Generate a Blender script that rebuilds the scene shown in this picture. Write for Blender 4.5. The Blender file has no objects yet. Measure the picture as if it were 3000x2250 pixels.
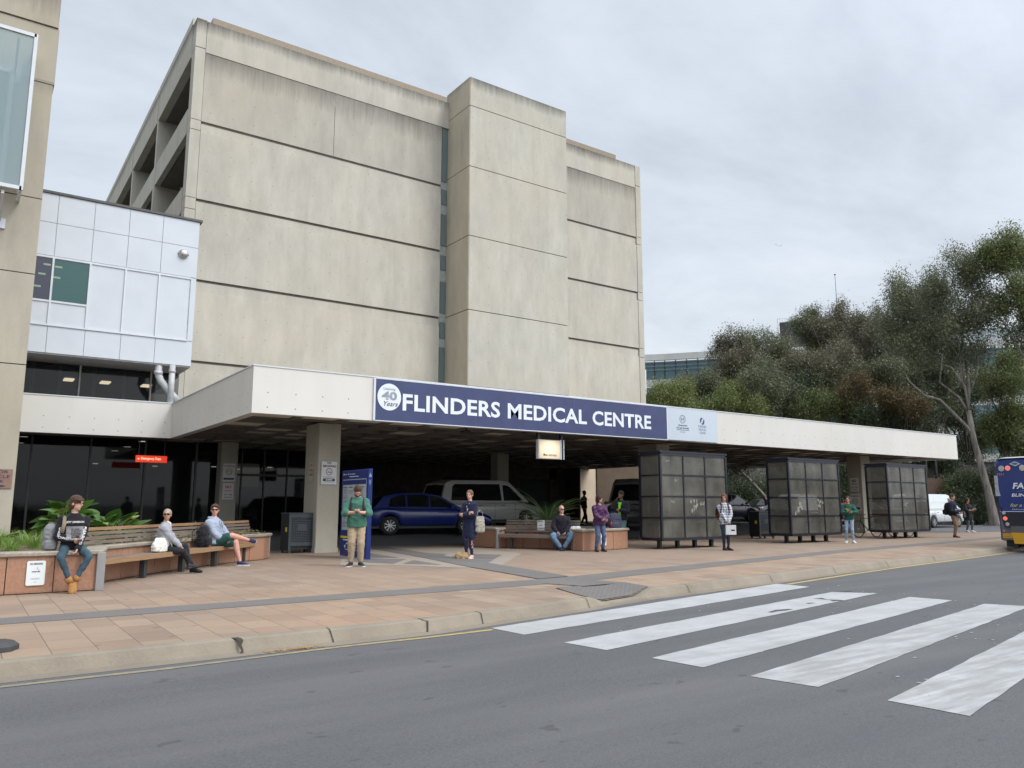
import bpy, math, random
import numpy as np
from mathutils import Vector, Matrix, noise
R = math.radians
sc = bpy.context.scene
C = sc.collection
rnd = random.Random(7)

# ------------------------------------------------------------------ camera
CAMH = 1.36
PITCH, YAW, FPX = 8.795, 55.045, 2284.3
hv = Vector((math.cos(R(YAW)), math.sin(R(YAW)), 0)); rv = Vector((math.sin(R(YAW)), -math.cos(R(YAW)), 0)); UZ = Vector((0, 0, 1))
fw = hv*math.cos(R(PITCH)) + UZ*math.sin(R(PITCH)); upv = -hv*math.sin(R(PITCH)) + UZ*math.cos(R(PITCH))
cd = bpy.data.cameras.new('camera'); cam = bpy.data.objects.new('camera', cd); C.objects.link(cam)
cd.sensor_width = 36; cd.lens = 36*FPX/3000; cd.clip_end = 3000; cd.clip_start = 0.05
m = Matrix((rv, upv, -fw)).transposed().to_4x4(); m.translation = (0, 0, CAMH); cam.matrix_world = m
sc.camera = cam
def ray(u, v): return fw + rv*((u-1500)/FPX) - upv*((v-1125)/FPX)
def at(u, v, D):
    return Vector((0, 0, CAMH)) + ray(u, v)*D
def gnd(u, v, z=0.0):
    d = ray(u, v); return Vector((0, 0, CAMH)) + d*((z-CAMH)/d.z)

# ------------------------------------------------------------------ materials
def lin(c):
    return tuple(((x/255)/12.92 if x/255 <= .04045 else (((x/255)+.055)/1.055)**2.4) for x in c)+(1,)
def rgb(r, g, b): return (r, g, b, 1)
class NT:
    def __init__(s, name):
        s.m = bpy.data.materials.new(name); s.m.use_nodes = True; s.t = s.m.node_tree; s.t.nodes.clear()
        s.out = s.n('ShaderNodeOutputMaterial'); s.b = s.n('ShaderNodeBsdfPrincipled'); s.l(s.b.outputs[0], s.out.inputs[0])
    def n(s, ty, **kw):
        x = s.t.nodes.new(ty)
        for k, v in kw.items(): setattr(x, k, v)
        return x
    def l(s, a, b): s.t.links.new(a, b)
    def val(s, x, i, v):
        if hasattr(v, 'is_linked') or isinstance(v, bpy.types.NodeSocket): s.l(v, x.inputs[i])
        else: x.inputs[i].default_value = v
    def math(s, op, a, b=0.0, c=0.0, clamp=False):
        x = s.n('ShaderNodeMath', operation=op, use_clamp=clamp); s.val(x, 0, a); s.val(x, 1, b); s.val(x, 2, c); return x.outputs[0]
    def mix(s, f, a, b):
        x = s.n('ShaderNodeMix', data_type='RGBA'); s.val(x, 0, f); s.val(x, 6, a); s.val(x, 7, b); return x.outputs[2]
    def noise(s, vec, scale, detail=4, rough=.55, w=None):
        x = s.n('ShaderNodeTexNoise'); s.l(vec, x.inputs['Vector']); x.inputs['Scale'].default_value = scale
        x.inputs['Detail'].default_value = detail; x.inputs['Roughness'].default_value = rough; return x.outputs['Fac']
    def mapr(s, v, a, b, c=0, d=1):
        x = s.n('ShaderNodeMapRange'); s.l(v, x.inputs[0])
        for i, k in enumerate((a, b, c, d)): x.inputs[i+1].default_value = k
        return x.outputs[0]
    def scl(s, vec, k):
        x = s.n('ShaderNodeMapping'); s.l(vec, x.inputs[0]); x.inputs['Scale'].default_value = k; return x.outputs[0]
    def pos(s): return s.n('ShaderNodeNewGeometry').outputs['Position']
    def obj(s): return s.n('ShaderNodeTexCoord').outputs['Object']
    def bump(s, h, st=.3, d=.01):
        x = s.n('ShaderNodeBump'); x.inputs['Strength'].default_value = st; x.inputs['Distance'].default_value = d
        s.l(h, x.inputs['Height']); s.l(x.outputs[0], s.b.inputs['Normal'])
    def col(s, c): s.val(s.b, 'Base Color', c)
    def rough(s, r): s.val(s.b, 'Roughness', r)
MC = {}
def pm(name, c, rough=.6, var=.12, scale=6, bump=0, metal=0, spec=None, emit=None, es=1):
    """plain material with soft procedural variation"""
    if name in MC: return MC[name]
    k = NT(name); c = tuple(c[:3])+(1,)
    v = k.noise(k.obj(), scale, 5)
    c2 = tuple(x*(1-var*2) for x in c[:3])+(1,); c3 = tuple(min(1, x*(1+var)) for x in c[:3])+(1,)
    k.col(k.mix(k.mapr(v, .3, .7), c2, c3)); k.rough(rough); k.b.inputs['Metallic'].default_value = metal
    if spec is not None: k.b.inputs['Specular IOR Level'].default_value = spec
    if bump: k.bump(k.noise(k.obj(), scale*6, 4), bump, .01)
    if emit: k.b.inputs['Emission Color'].default_value = tuple(emit[:3])+(1,); k.b.inputs['Emission Strength'].default_value = es
    MC[name] = k.m; return k.m
def concrete(name, base, tops=(), holes=True, stain=(.10, .095, .085), tall=1.3, hx=.98, hz=.92, warm=0.0):
    k = NT(name); P = k.pos(); sx = k.n('ShaderNodeSeparateXYZ'); k.l(P, sx.inputs[0])
    big = k.noise(P, .25, 5, .6); mid = k.noise(k.scl(P, (1, 1, .35)), 1.3, 6, .65); fine = k.noise(P, 14, 4)
    st = k.noise(k.scl(P, (3.2, 3.2, .12)), 1.0, 5, .7)
    a = tuple(x*.80 for x in base); b = tuple(min(1, x*1.12) for x in base); w = (base[0]*1.03, base[1]*.95, base[2]*.86)
    c = k.mix(k.mapr(mid, .25, .75), a+(1,), b+(1,)); c = k.mix(k.mapr(big, .45, .75, 0, .55), c, w+(1,))
    c = k.mix(k.mapr(st, .5, .85, 0, .35), c, tuple(x*.72 for x in base)+(1,))
    c = k.mix(k.mapr(fine, .3, .7, 0, .10), c, tuple(x*.6 for x in base)+(1,))
    for t, hgt, amt in tops:
        g = k.mapr(sx.outputs[2], t-hgt, t, 0, 1)
        below = k.math('LESS_THAN', sx.outputs[2], t+.02)
        s1 = k.noise(k.scl(P, (6.5, 6.5, .35)), 1.0, 6, .75); s2 = k.noise(k.scl(P, (.35, .35, .3)), 1.0, 3)
        q = k.math('ADD', k.math('MULTIPLY', g, .95), k.math('ADD', k.math('MULTIPLY', s1, .75), k.math('MULTIPLY', s2, .55)))
        q = k.math('MULTIPLY', k.mapr(q, 1.05, 1.75, 0, amt), below)
        c = k.mix(q, c, stain+(1,))
    if holes:
        h = k.math('ADD', sx.outputs[0], sx.outputs[1])
        fx = k.math('SUBTRACT', k.math('FRACT', k.math('DIVIDE', h, hx)), .5); fz = k.math('SUBTRACT', k.math('FRACT', k.math('DIVIDE', sx.outputs[2], hz)), .5)
        d = k.math('SQRT', k.math('ADD', k.math('POWER', k.math('MULTIPLY', fx, hx), 2), k.math('POWER', k.math('MULTIPLY', fz, hz), 2)))
        c = k.mix(k.mapr(d, .018, .03, .6, 0), c, (.16, .145, .125, 1))
    k.col(c); k.rough(.88); k.b.inputs['Specular IOR Level'].default_value = .25
    k.bump(k.math('ADD', k.math('MULTIPLY', fine, .4), mid), .25, .02)
    return k.m
def glass_dark(name, c, rough=.08, spec=.5):
    k = NT(name); k.col(tuple(c)+(1,)); k.rough(rough); k.b.inputs['Specular IOR Level'].default_value = spec
    v = k.noise(k.obj(), 1.2, 3); k.bump(v, .04, .02); return k.m
def dirty_glass(name, tint, alpha):
    k = NT(name); v = k.noise(k.obj(), 1.6, 3, .5); v2 = k.noise(k.scl(k.obj(), (1, 1, .2)), 3.0, 3)
    k.col(k.mix(k.mapr(v, .3, .7), tuple(x*.7 for x in tint)+(1,), tuple(x*1.25 for x in tint)+(1,))); k.rough(.15)
    a = k.math('ADD', k.math('MULTIPLY', k.mapr(v, .3, .75), .25), k.math('MULTIPLY', k.mapr(v2, .35, .7), .2))
    k.l(k.math('ADD', a, alpha), k.b.inputs['Alpha']); return k.m

# ------------------------------------------------------------------ mesh builder
class MB:
    def __init__(s): s.v = []; s.f = []; s.mi = []; s.cur = 0
    def add(s, vs, fs):
        o = len(s.v); s.v += [tuple(x) for x in vs]; s.f += [tuple(i+o for i in f) for f in fs]; s.mi += [s.cur]*len(fs); return s
    def box(s, x0, x1, y0, y1, z0, z1, M=None, bev=0.0):
        if bev > 0:
            b = bev; pts = []
            # chamfered box: 24 verts as hull of 3 slabs
            xs, ys, zs = (x0, x1), (y0, y1), (z0, z1)
            idx = {}
            for i in (0, 1):
                for j in (0, 1):
                    for k in (0, 1):
                        sx, sy, sz = (1, -1)[i], (1, -1)[j], (1, -1)[k]
                        for a in range(3):
                            p = [xs[i]+sx*b, ys[j]+sy*b, zs[k]+sz*b]; p[a] = (xs[i], ys[j], zs[k])[a]
                            idx[(i, j, k, a)] = len(pts); pts.append(p)
            F = []
            for a in range(3):
                o = [q for q in range(3) if q != a]
                for e in (0, 1):
                    q = []
                    for (m_, n_) in ((0, 0), (1, 0), (1, 1), (0, 1)):
                        t = [0, 0, 0]; t[a] = e; t[o[0]] = m_; t[o[1]] = n_; q.append(idx[(t[0], t[1], t[2], a)])
                    if (e == 1) == (a == 1): q = q[::-1]
                    F.append(q)
            for a in range(3):
                o = [q for q in range(3) if q != a]
                for (m_, n_) in ((0, 0), (1, 0), (1, 1), (0, 1)):
                    t0 = [0, 0, 0]; t0[o[0]] = m_; t0[o[1]] = n_; t1 = list(t0); t1[a] = 1
                    F.append([idx[(*t0, o[0])], idx[(*t0, o[1])], idx[(*t1, o[1])], idx[(*t1, o[0])]])
            for i in (0, 1):
                for j in (0, 1):
                    for k in (0, 1): F.append([idx[(i, j, k, 0)], idx[(i, j, k, 1)], idx[(i, j, k, 2)]])
            if M is not None: pts = [M @ Vector(p) for p in pts]
            return s.add(pts, F)
        p = [(x0, y0, z0), (x1, y0, z0), (x1, y1, z0), (x0, y1, z0), (x0, y0, z1), (x1, y0, z1), (x1, y1, z1), (x0, y1, z1)]
        if M is not None: p = [M @ Vector(q) for q in p]
        return s.add(p, [(0, 3, 2, 1), (4, 5, 6, 7), (0, 1, 5, 4), (1, 2, 6, 5), (2, 3, 7, 6), (3, 0, 4, 7)])
    def prism(s, poly, z0, z1, M=None):
        """poly in local xy, extruded along local z"""
        n = len(poly); p = [(x, y, z0) for x, y in poly]+[(x, y, z1) for x, y in poly]
        if M is not None: p = [M @ Vector(q) for q in p]
        return s.add(p, [tuple(range(n))[::-1], tuple(range(n, 2*n))]+[(i, (i+1) % n, n+(i+1) % n, n+i) for i in range(n)])
    def bar(s, a, b, w, h=None):
        """rectangular bar from a to b"""
        a = Vector(a); b = Vector(b); h = h or w; d = (b-a); L = d.length; d.normalize()
        u = d.cross(UZ) if abs(d.z) < .99 else Vector((1, 0, 0)); u.normalize(); v = u.cross(d)
        M = Matrix((u, v, d)).transposed().to_4x4(); M.translation = a
        return s.box(-w/2, w/2, -h/2, h/2, 0, L, M)
    def tube(s, pts, rad, n=8, cap=True, flat=None):
        pts = [Vector(p) for p in pts]; N = len(pts)
        if not hasattr(rad, '__len__'): rad = [rad]*N
        base = len(s.v); vs = []; fs = []; prev = None
        for i, p in enumerate(pts):
            d = (pts[min(i+1, N-1)]-pts[max(i-1, 0)]).normalized()
            if prev is None: u = d.cross(Vector((0, 0, 1)) if abs(d.z) < .9 else Vector((1, 0, 0))).normalized()
            else: u = (prev-d*prev.dot(d)).normalized()
            prev = u; w = d.cross(u)
            for k in range(n):
                a = 2*math.pi*k/n; vs.append(p+u*math.cos(a)*rad[i]+w*math.sin(a)*rad[i]*(flat or 1))
        for i in range(N-1):
            for k in range(n): fs.append((i*n+k, i*n+(k+1) % n, (i+1)*n+(k+1) % n, (i+1)*n+k))
        if cap: fs.append(tuple(range(n))[::-1]); fs.append(tuple(range((N-1)*n, N*n)))
        return s.add(vs, fs)
    def ell(s, c, r, M=None, nu=12, nv=8):
        c = Vector(c); vs = []; fs = []
        for j in range(1, nv):
            t = math.pi*j/nv
            for i in range(nu):
                a = 2*math.pi*i/nu; p = Vector((math.cos(a)*math.sin(t)*r[0], math.sin(a)*math.sin(t)*r[1], math.cos(t)*r[2]))
                vs.append((M @ p if M is not None else p)+c)
        top = len(vs); pz = Vector((0, 0, r[2])); vs.append((M @ pz if M is not None else pz)+c); vs.append((M @ -pz if M is not None else -pz)+c)
        for j in range(nv-2):
            for i in range(nu): fs.append((j*nu+i, (j+1)*nu+i, (j+1)*nu+(i+1) % nu, j*nu+(i+1) % nu))
        for i in range(nu): fs.append((top, i, (i+1) % nu)); fs.append((top+1, (nv-2)*nu+(i+1) % nu, (nv-2)*nu+i))
        return s.add(vs, fs)
    def caps(s, a, b, ra, rb, n=10, flat=1.0):
        """closed tapered capsule"""
        a = Vector(a); b = Vector(b); d = (b-a); L = d.length
        if L < 1e-6: return s.ell(a, (ra, ra, ra))
        d.normalize(); pts = []; rr = []
        for t in (.05, .35, .7, .92): pts.append(a-d*ra*math.cos(t*math.pi/2)); rr.append(max(.001, ra*math.sin(t*math.pi/2)))
        for t in (0, .33, .66, 1): pts.append(a+d*L*t); rr.append(ra+(rb-ra)*t)
        for t in (.92, .7, .35, .05): pts.append(b+d*rb*math.cos(t*math.pi/2)); rr.append(max(.001, rb*math.sin(t*math.pi/2)))
        return s.tube(pts, rr, n, True, flat)
    def rings(s, rg, n=20):
        """rg: list of (center, rx, ry[, tilt-matrix]) closed loft"""
        vs = []; fs = []; N = len(rg)
        for g in rg:
            c = Vector(g[0]); Mx = g[3] if len(g) > 3 else None
            for k in range(n):
                a = 2*math.pi*k/n; ca, sa = math.cos(a), math.sin(a)
                p = Vector((math.copysign(abs(ca)**.85, ca)*g[1], math.copysign(abs(sa)**.85, sa)*g[2], 0))
                vs.append(c+(Mx @ p if Mx is not None else p))
        for i in range(N-1):
            for k in range(n): fs.append((i*n+k, i*n+(k+1) % n, (i+1)*n+(k+1) % n, (i+1)*n+k))
        fs.append(tuple(range(n))[::-1]); fs.append(tuple(range((N-1)*n, N*n)))
        return s.add(vs, fs)
    def mesh(s, name='mesh'):
        me = bpy.data.meshes.new(name); me.from_pydata([tuple(v) for v in s.v], [], s.f); me.validate(); return me
    def build(s, name, mat, parent=None, smooth=False, loc=None):
        me = s.mesh(name)
        mats = mat if isinstance(mat, (list, tuple)) else [mat]
        for q in mats: me.materials.append(q)
        if len(mats) > 1 and len(me.polygons) == len(s.mi): me.polygons.foreach_set('material_index', s.mi)
        if smooth: me.polygons.foreach_set('use_smooth', [True]*len(me.polygons))
        o = bpy.data.objects.new(name, me); C.objects.link(o)
        if parent is not None: o.parent = parent
        if loc is not None: o.location = loc
        me.update(); return o
def tag(o, label=None, cat=None, group=None, kind=None):
    if label: o['label'] = label
    if cat: o['category'] = cat
    if group: o['group'] = group
    if kind: o['kind'] = kind
    return o
def thing(name, label, cat, loc=(0, 0, 0), rz=0, group=None):
    o = bpy.data.objects.new(name, None); C.objects.link(o); o.location = loc; o.rotation_euler = (0, 0, rz); o.empty_display_size = .2
    return tag(o, label, cat, group)
def copy_tree(o, parent=None):
    c = o.copy(); C.objects.link(c); c.parent = parent
    for ch in [x for x in bpy.data.objects if x.parent == o]: copy_tree(ch, c)
    return c
def evaluated(o, name, mats, parent=None, smooth=True):
    dg = bpy.context.evaluated_depsgraph_get(); me = bpy.data.meshes.new_from_object(o.evaluated_get(dg)); me.name = name
    me.materials.clear()
    for q in (mats if isinstance(mats, (list, tuple)) else [mats]): me.materials.append(q)
    bpy.data.objects.remove(o)
    if smooth: me.polygons.foreach_set('use_smooth', [True]*len(me.polygons))
    n = bpy.data.objects.new(name, me); C.objects.link(n)
    if parent is not None: n.parent = parent
    return n
def remesh(mb, name, mat, parent, vox=.012, fold=0.0, fscale=9, seed=0, sm=3, extra=None, pre=None):
    me = mb.mesh('tmp'); o = bpy.data.objects.new('tmp', me); C.objects.link(o)
    r = o.modifiers.new('r', 'REMESH'); r.mode = 'VOXEL'; r.voxel_size = vox
    if sm: q = o.modifiers.new('s', 'SMOOTH'); q.iterations = sm; q.factor = .5
    bpy.context.view_layer.update()
    n = evaluated(o, name, mat, parent)
    if fold:
        me = n.data; co = np.empty(len(me.vertices)*3, 'f'); me.vertices.foreach_get('co', co); co = co.reshape(-1, 3)
        no = np.empty(len(me.vertices)*3, 'f'); me.vertices.foreach_get('normal', no); no = no.reshape(-1, 3)
        for i in range(len(co)):
            p = Vector((co[i][0]*fscale+co[i][2]*4, co[i][1]*fscale, co[i][2]*fscale*1.25-co[i][0]*3+seed*7.3))
            d = 1-2.6*abs(noise.noise(p))+.35*noise.noise(p*2.7)-.4
            co[i] += no[i]*fold*d
        me.vertices.foreach_set('co', co.ravel()); me.update()
    if extra:
        me = n.data; mb2 = MB(); mb2.v = [tuple(v.co) for v in me.vertices]; mb2.f = [tuple(p.vertices) for p in me.polygons]; mb2.mi = [0]*len(mb2.f)
        mb2.add(extra.v, extra.f); me2 = mb2.mesh(name)
        for q in (mat if isinstance(mat, (list, tuple)) else [mat]): me2.materials.append(q)
        me2.polygons.foreach_set('use_smooth', [True]*len(me2.polygons)); n.data = me2
    return n
def frame(o, right, up):
    r = Vector(right).normalized(); u = Vector(up).normalized(); M = Matrix((r, u, r.cross(u))).transposed().to_4x4(); M.translation = Vector(o); return M
def text(s, name, mat, parent, M, width=None, height=None, bold=0.0, align='LEFT', ext=.002, space=1.0, shear=0.0):
    """text mesh in the frame M (origin, right, up); scaled to width/height (cap height)"""
    cu = bpy.data.curves.new('t', 'FONT'); cu.body = s; cu.size = 1; cu.offset = bold; cu.extrude = 0; cu.space_character = space; cu.shear = shear
    cu.resolution_u = 3; o = bpy.data.objects.new('t', cu); C.objects.link(o); bpy.context.view_layer.update()
    dg = bpy.context.evaluated_depsgraph_get(); me = bpy.data.meshes.new_from_object(o.evaluated_get(dg)); bpy.data.objects.remove(o)
    co = np.empty(len(me.vertices)*3, 'f'); me.vertices.foreach_get('co', co); co = co.reshape(-1, 3)
    x0, y0 = co[:, 0].min(), co[:, 1].min(); W = co[:, 0].max()-x0; Hh = co[:, 1].max()-y0
    sy = (height/Hh) if height else width/W; sx = (width/W) if width else sy
    co[:, 0] = (co[:, 0]-x0)*sx; co[:, 1] = (co[:, 1]-y0)*sy; W *= sx
    if align == 'CENTER': co[:, 0] -= W/2
    if align == 'RIGHT': co[:, 0] -= W
    co[:, 2] = ext
    Mn = np.array(M); co = co @ Mn[:3, :3].T + Mn[:3, 3]
    me.vertices.foreach_set('co', co.ravel()); me.materials.clear(); me.materials.append(mat); me.update()
    n = bpy.data.objects.new(name, me); C.objects.link(n); n.parent = parent; return n
def inv(p): return p.matrix_world.inverted()

# ------------------------------------------------------------------ world and sun
SUN_EL, SUN_AZ = 48, -62     # azimuth of the direction TO the sun measured from +X
w = bpy.data.worlds.new('World'); sc.world = w; w.use_nodes = True; nt = w.node_tree; nt.nodes.clear()
def wn(t, **k):
    x = nt.nodes.new(t)
    for a, b in k.items(): setattr(x, a, b)
    return x
wo = wn('ShaderNodeOutputWorld'); sky = wn('ShaderNodeTexSky', sky_type='NISHITA'); sky.sun_disc = False
sky.sun_elevation = R(SUN_EL); sky.sun_rotation = R(90-SUN_AZ); sky.air_density = 1.5; sky.dust_density = 3
bg1 = wn('ShaderNodeBackground'); bg1.inputs[1].default_value = .03; nt.links.new(sky.outputs[0], bg1.inputs[0])
tc = wn('ShaderNodeTexCoord'); sep = wn('ShaderNodeSeparateXYZ'); nt.links.new(tc.outputs['Generated'], sep.inputs[0])
def wm(op, a, b=0.0, clamp=False):
    x = wn('ShaderNodeMath', operation=op, use_clamp=clamp)
    for i, q in enumerate((a, b)):
        if isinstance(q, bpy.types.NodeSocket): nt.links.new(q, x.inputs[i])
        else: x.inputs[i].default_value = q
    return x.outputs[0]
zc = wm('MAXIMUM', sep.outputs[2], .0)
den = wm('ADD', zc, .22)
cx = wm('DIVIDE', sep.outputs[0], den); cy = wm('DIVIDE', sep.outputs[1], den)
cb = wn('ShaderNodeCombineXYZ'); nt.links.new(cx, cb.inputs[0]); nt.links.new(cy, cb.inputs[1])
mp = wn('ShaderNodeMapping'); nt.links.new(cb.outputs[0], mp.inputs[0]); mp.inputs['Rotation'].default_value = (0, 0, R(38)); mp.inputs['Scale'].default_value = (.85, 1.25, 1)
n1 = wn('ShaderNodeTexNoise'); nt.links.new(mp.outputs[0], n1.inputs['Vector']); n1.inputs['Scale'].default_value = 1.5; n1.inputs['Detail'].default_value = 9; n1.inputs['Roughness'].default_value = .6; n1.inputs['Distortion'].default_value = .25
n2 = wn('ShaderNodeTexNoise'); nt.links.new(mp.outputs[0], n2.inputs['Vector']); n2.inputs['Scale'].default_value = .35; n2.inputs['Detail'].default_value = 3
cl = wm('ADD', wm('MULTIPLY', n1.outputs['Fac'], .8), wm('MULTIPLY', n2.outputs['Fac'], .2))
mr = wn('ShaderNodeMapRange'); nt.links.new(cl, mr.inputs[0]); mr.inputs[1].default_value = .40; mr.inputs[2].default_value = .62
cr = wn('ShaderNodeValToRGB'); nt.links.new(mr.outputs[0], cr.inputs[0])
cr.color_ramp.elements[0].position = 0; cr.color_ramp.elements[0].color = (.585, .63, .70, 1)
cr.color_ramp.elements[1].position = 1; cr.color_ramp.elements[1].color = (.775, .82, .89, 1)
e = cr.color_ramp.elements.new(.45); e.color = (.68, .73, .805, 1)
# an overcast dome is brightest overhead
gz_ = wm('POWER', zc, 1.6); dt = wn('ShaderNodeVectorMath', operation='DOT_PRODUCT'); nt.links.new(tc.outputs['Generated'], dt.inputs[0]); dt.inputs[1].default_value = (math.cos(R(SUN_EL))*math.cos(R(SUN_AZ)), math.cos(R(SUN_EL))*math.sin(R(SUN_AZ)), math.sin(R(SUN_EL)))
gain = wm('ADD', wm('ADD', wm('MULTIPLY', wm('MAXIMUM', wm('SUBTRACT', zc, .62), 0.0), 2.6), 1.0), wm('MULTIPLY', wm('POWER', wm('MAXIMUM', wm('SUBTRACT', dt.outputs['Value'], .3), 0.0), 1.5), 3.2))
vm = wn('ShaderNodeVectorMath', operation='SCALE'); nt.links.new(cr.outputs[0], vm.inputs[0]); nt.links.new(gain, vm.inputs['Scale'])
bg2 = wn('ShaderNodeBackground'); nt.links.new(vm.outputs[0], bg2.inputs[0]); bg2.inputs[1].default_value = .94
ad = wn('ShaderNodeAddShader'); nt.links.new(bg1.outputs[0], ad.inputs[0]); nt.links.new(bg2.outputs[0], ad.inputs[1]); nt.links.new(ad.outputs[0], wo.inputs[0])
sl = bpy.data.lights.new('sun', 'SUN'); sl.energy = 1.5; sl.angle = R(16); sl.color = (1, .965, .91)
so = bpy.data.objects.new('sun', sl); C.objects.link(so)
sd = Vector((math.cos(R(SUN_EL))*math.cos(R(SUN_AZ)), math.cos(R(SUN_EL))*math.sin(R(SUN_AZ)), math.sin(R(SUN_EL))))
so.rotation_euler = sd.to_track_quat('Z', 'Y').to_euler(); so.location = sd*50
sc.view_settings.view_transform = 'Standard'; sc.view_settings.look = 'None'; sc.view_settings.exposure = 0; sc.view_settings.gamma = 1

# ------------------------------------------------------------------ ground, road, pavement
def grid(name, xs, ysf, zf, mat, kind='structure'):
    """ysf(x) gives the list of y for station x"""
    v = []; f = []; n = len(ysf(xs[0]))
    for x in xs:
        for y in ysf(x): v.append((x, y, zf(x, y)))
    for i in range(len(xs)-1):
        for j in range(n-1): f.append((i*n+j, (i+1)*n+j, (i+1)*n+j+1, i*n+j+1))
    b = MB(); b.add(v, f); o = b.build(name, mat, smooth=True); o['kind'] = kind; return o
KP = [(-60, 8.3), (-5, 8.38), (0, 8.4), (4.7, 8.5), (5.5, 8.65), (7.6, 9.05), (8.1, 9.2), (9.4, 9.5), (10.4, 9.6), (13.3, 10.0), (16.1, 10.45), (21.3, 11.05), (27.7, 11.95), (45, 14.3), (90, 20.4)]
def ky(x):
    for (a, b), (c, d) in zip(KP, KP[1:]):
        if x <= c: return b+(d-b)*(x-a)/(c-a)
    return KP[-1][1]
def sstep(a, b, x):
    t = max(0, min(1, (x-a)/(b-a))); return t*t*(3-2*t)
def ramp(x): return sstep(7.75, 8.25, x)*(1-sstep(9.0, 9.6, x))
def pz(x, y): return -.115*ramp(x)*max(0, 1-(y-ky(x))/1.15)
def backy(x): return 23.55 if x < 36 else (23.55-(x-36)*1.0 if x < 40 else max(ky(x)+.5, 19.5-(x-40)*.22))
def dz(x, y): return .004+.3*sstep(23.55, 26.2, y)*(1-sstep(40, 46, x))+(-.02)

k = NT('asphalt'); P = k.pos()
f1 = k.noise(P, 45, 3, .7); f2 = k.noise(P, .45, 5, .6); f3 = k.noise(k.scl(P, (.12, 1, 1)), 1.2, 4, .6); vo = k.n('ShaderNodeTexVoronoi'); k.l(P, vo.inputs['Vector']); vo.inputs['Scale'].default_value = 110
c = k.mix(k.mapr(f1, .3, .7), (.066, .066, .069, 1), (.112, .112, .115, 1)); c = k.mix(k.mapr(f2, .35, .7, 0, .5), c, (.082, .082, .085, 1)); c = k.mix(k.mapr(f3, .42, .7, 0, .55), c, (.135, .133, .131, 1))
c = k.mix(k.mapr(vo.outputs['Distance'], .0, .22, .35, 0), c, (.26, .26, .26, 1))
sp = k.noise(k.scl(P, (1, 1.6, 1)), 3.3, 2, .5); c = k.mix(k.mapr(sp, .69, .72, 0, .6), c, (.05, .05, .052, 1))
k.col(c); k.rough(.82); k.bump(k.math('ADD', f1, vo.outputs['Distance']), .5, .006); ASPH = k.m
k = NT('dark_asphalt'); P = k.pos(); f1 = k.noise(P, 40, 3); f2 = k.noise(P, .6, 4); c = k.mix(k.mapr(f1, .3, .7), (.085, .085, .09, 1), (.13, .13, .135, 1)); c = k.mix(k.mapr(f2, .4, .7, 0, .5), c, (.07, .07, .072, 1)); k.col(c); k.rough(.8); k.bump(f1, .4, .005); DASPH = k.m
# pavers: strips of .385 m along Y
k = NT('pink_pavers'); P = k.pos(); mpn = k.n('ShaderNodeMapping'); k.l(P, mpn.inputs[0]); mpn.inputs['Rotation'].default_value = (0, 0, R(90)); mpn.inputs['Location'].default_value = (.1, .342, 0)
def brick(mort, c1, c2, bw=.58):
    b = k.n('ShaderNodeTexBrick'); k.l(mpn.outputs[0], b.inputs['Vector']); b.offset = .37; b.offset_frequency = 2; b.squash = 1
    b.inputs['Scale'].default_value = 1; b.inputs['Mortar Size'].default_value = mort; b.inputs['Mortar Smooth'].default_value = .1; b.inputs['Bias'].default_value = 0
    b.inputs['Brick Width'].default_value = bw; b.inputs['Row Height'].default_value = .385; b.inputs['Color1'].default_value = c1; b.inputs['Color2'].default_value = c2; b.inputs['Mortar'].default_value = (.12, .085, .065, 1); return b
b1 = brick(.0045, (.225, .162, .116, 1), (.34, .26, .185, 1)); f1 = k.noise(P, 30, 4, .7); f2 = k.noise(P, .35, 5, .6); f3 = k.noise(P, 2.2, 5, .6)
c = k.mix(k.mapr(f1, .25, .75, 0, .38), b1.outputs['Color'], (.21, .145, .11, 1)); c = k.mix(k.mapr(f2, .42, .62, 0, .55), c, (.365, .235, .15, 1)); c = k.mix(k.mapr(f3, .5, .72, 0, .4), c, (.22, .17, .125, 1))
sx = k.n('ShaderNodeSeparateXYZ'); k.l(P, sx.inputs[0])
c = k.mix(k.math('MULTIPLY', k.mapr(sx.outputs[1], 12.0, 15.5, 0, .55), k.mapr(f2, .3, .6, .6, 1)), c, (.225, .17, .13, 1))
c = k.mix(k.math('MULTIPLY', b1.outputs['Fac'], .75), c, (.13, .09, .07, 1))
sp = k.noise(P, 5.5, 2, .5); c = k.mix(k.mapr(sp, .70, .73, 0, .6), c, (.12, .09, .075, 1))
k.col(c); k.rough(.85); k.bump(k.math('SUBTRACT', k.math('MULTIPLY', f1, .4), b1.outputs['Fac']), .5, .006); PAVE = k.m
k = NT('grey_pavers'); P = k.pos(); f1 = k.noise(P, 35, 4); f2 = k.noise(P, 1.1, 4); c = k.mix(k.mapr(f1, .3, .7), (.115, .105, .098, 1), (.165, .152, .142, 1)); c = k.mix(k.mapr(f2, .4, .7, 0, .4), c, (.19, .17, .15, 1)); k.col(c); k.rough(.85); k.bump(f1, .4, .004); GPAVE = k.m
k = NT('tactile_grey'); P = k.pos(); ck = k.n('ShaderNodeTexBrick'); k.l(P, ck.inputs['Vector']); ck.inputs['Scale'].default_value = 1; ck.inputs['Brick Width'].default_value = .1; ck.inputs['Row Height'].default_value = .05; ck.inputs['Mortar Size'].default_value = .008
ck.inputs['Color1'].default_value = (.15, .137, .127, 1); ck.inputs['Color2'].default_value = (.175, .16, .147, 1); ck.inputs['Mortar'].default_value = (.11, .10, .092, 1); k.col(ck.outputs[0]); k.rough(.8); k.bump(ck.outputs['Fac'], -.5, .005); TACT = k.m
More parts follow.
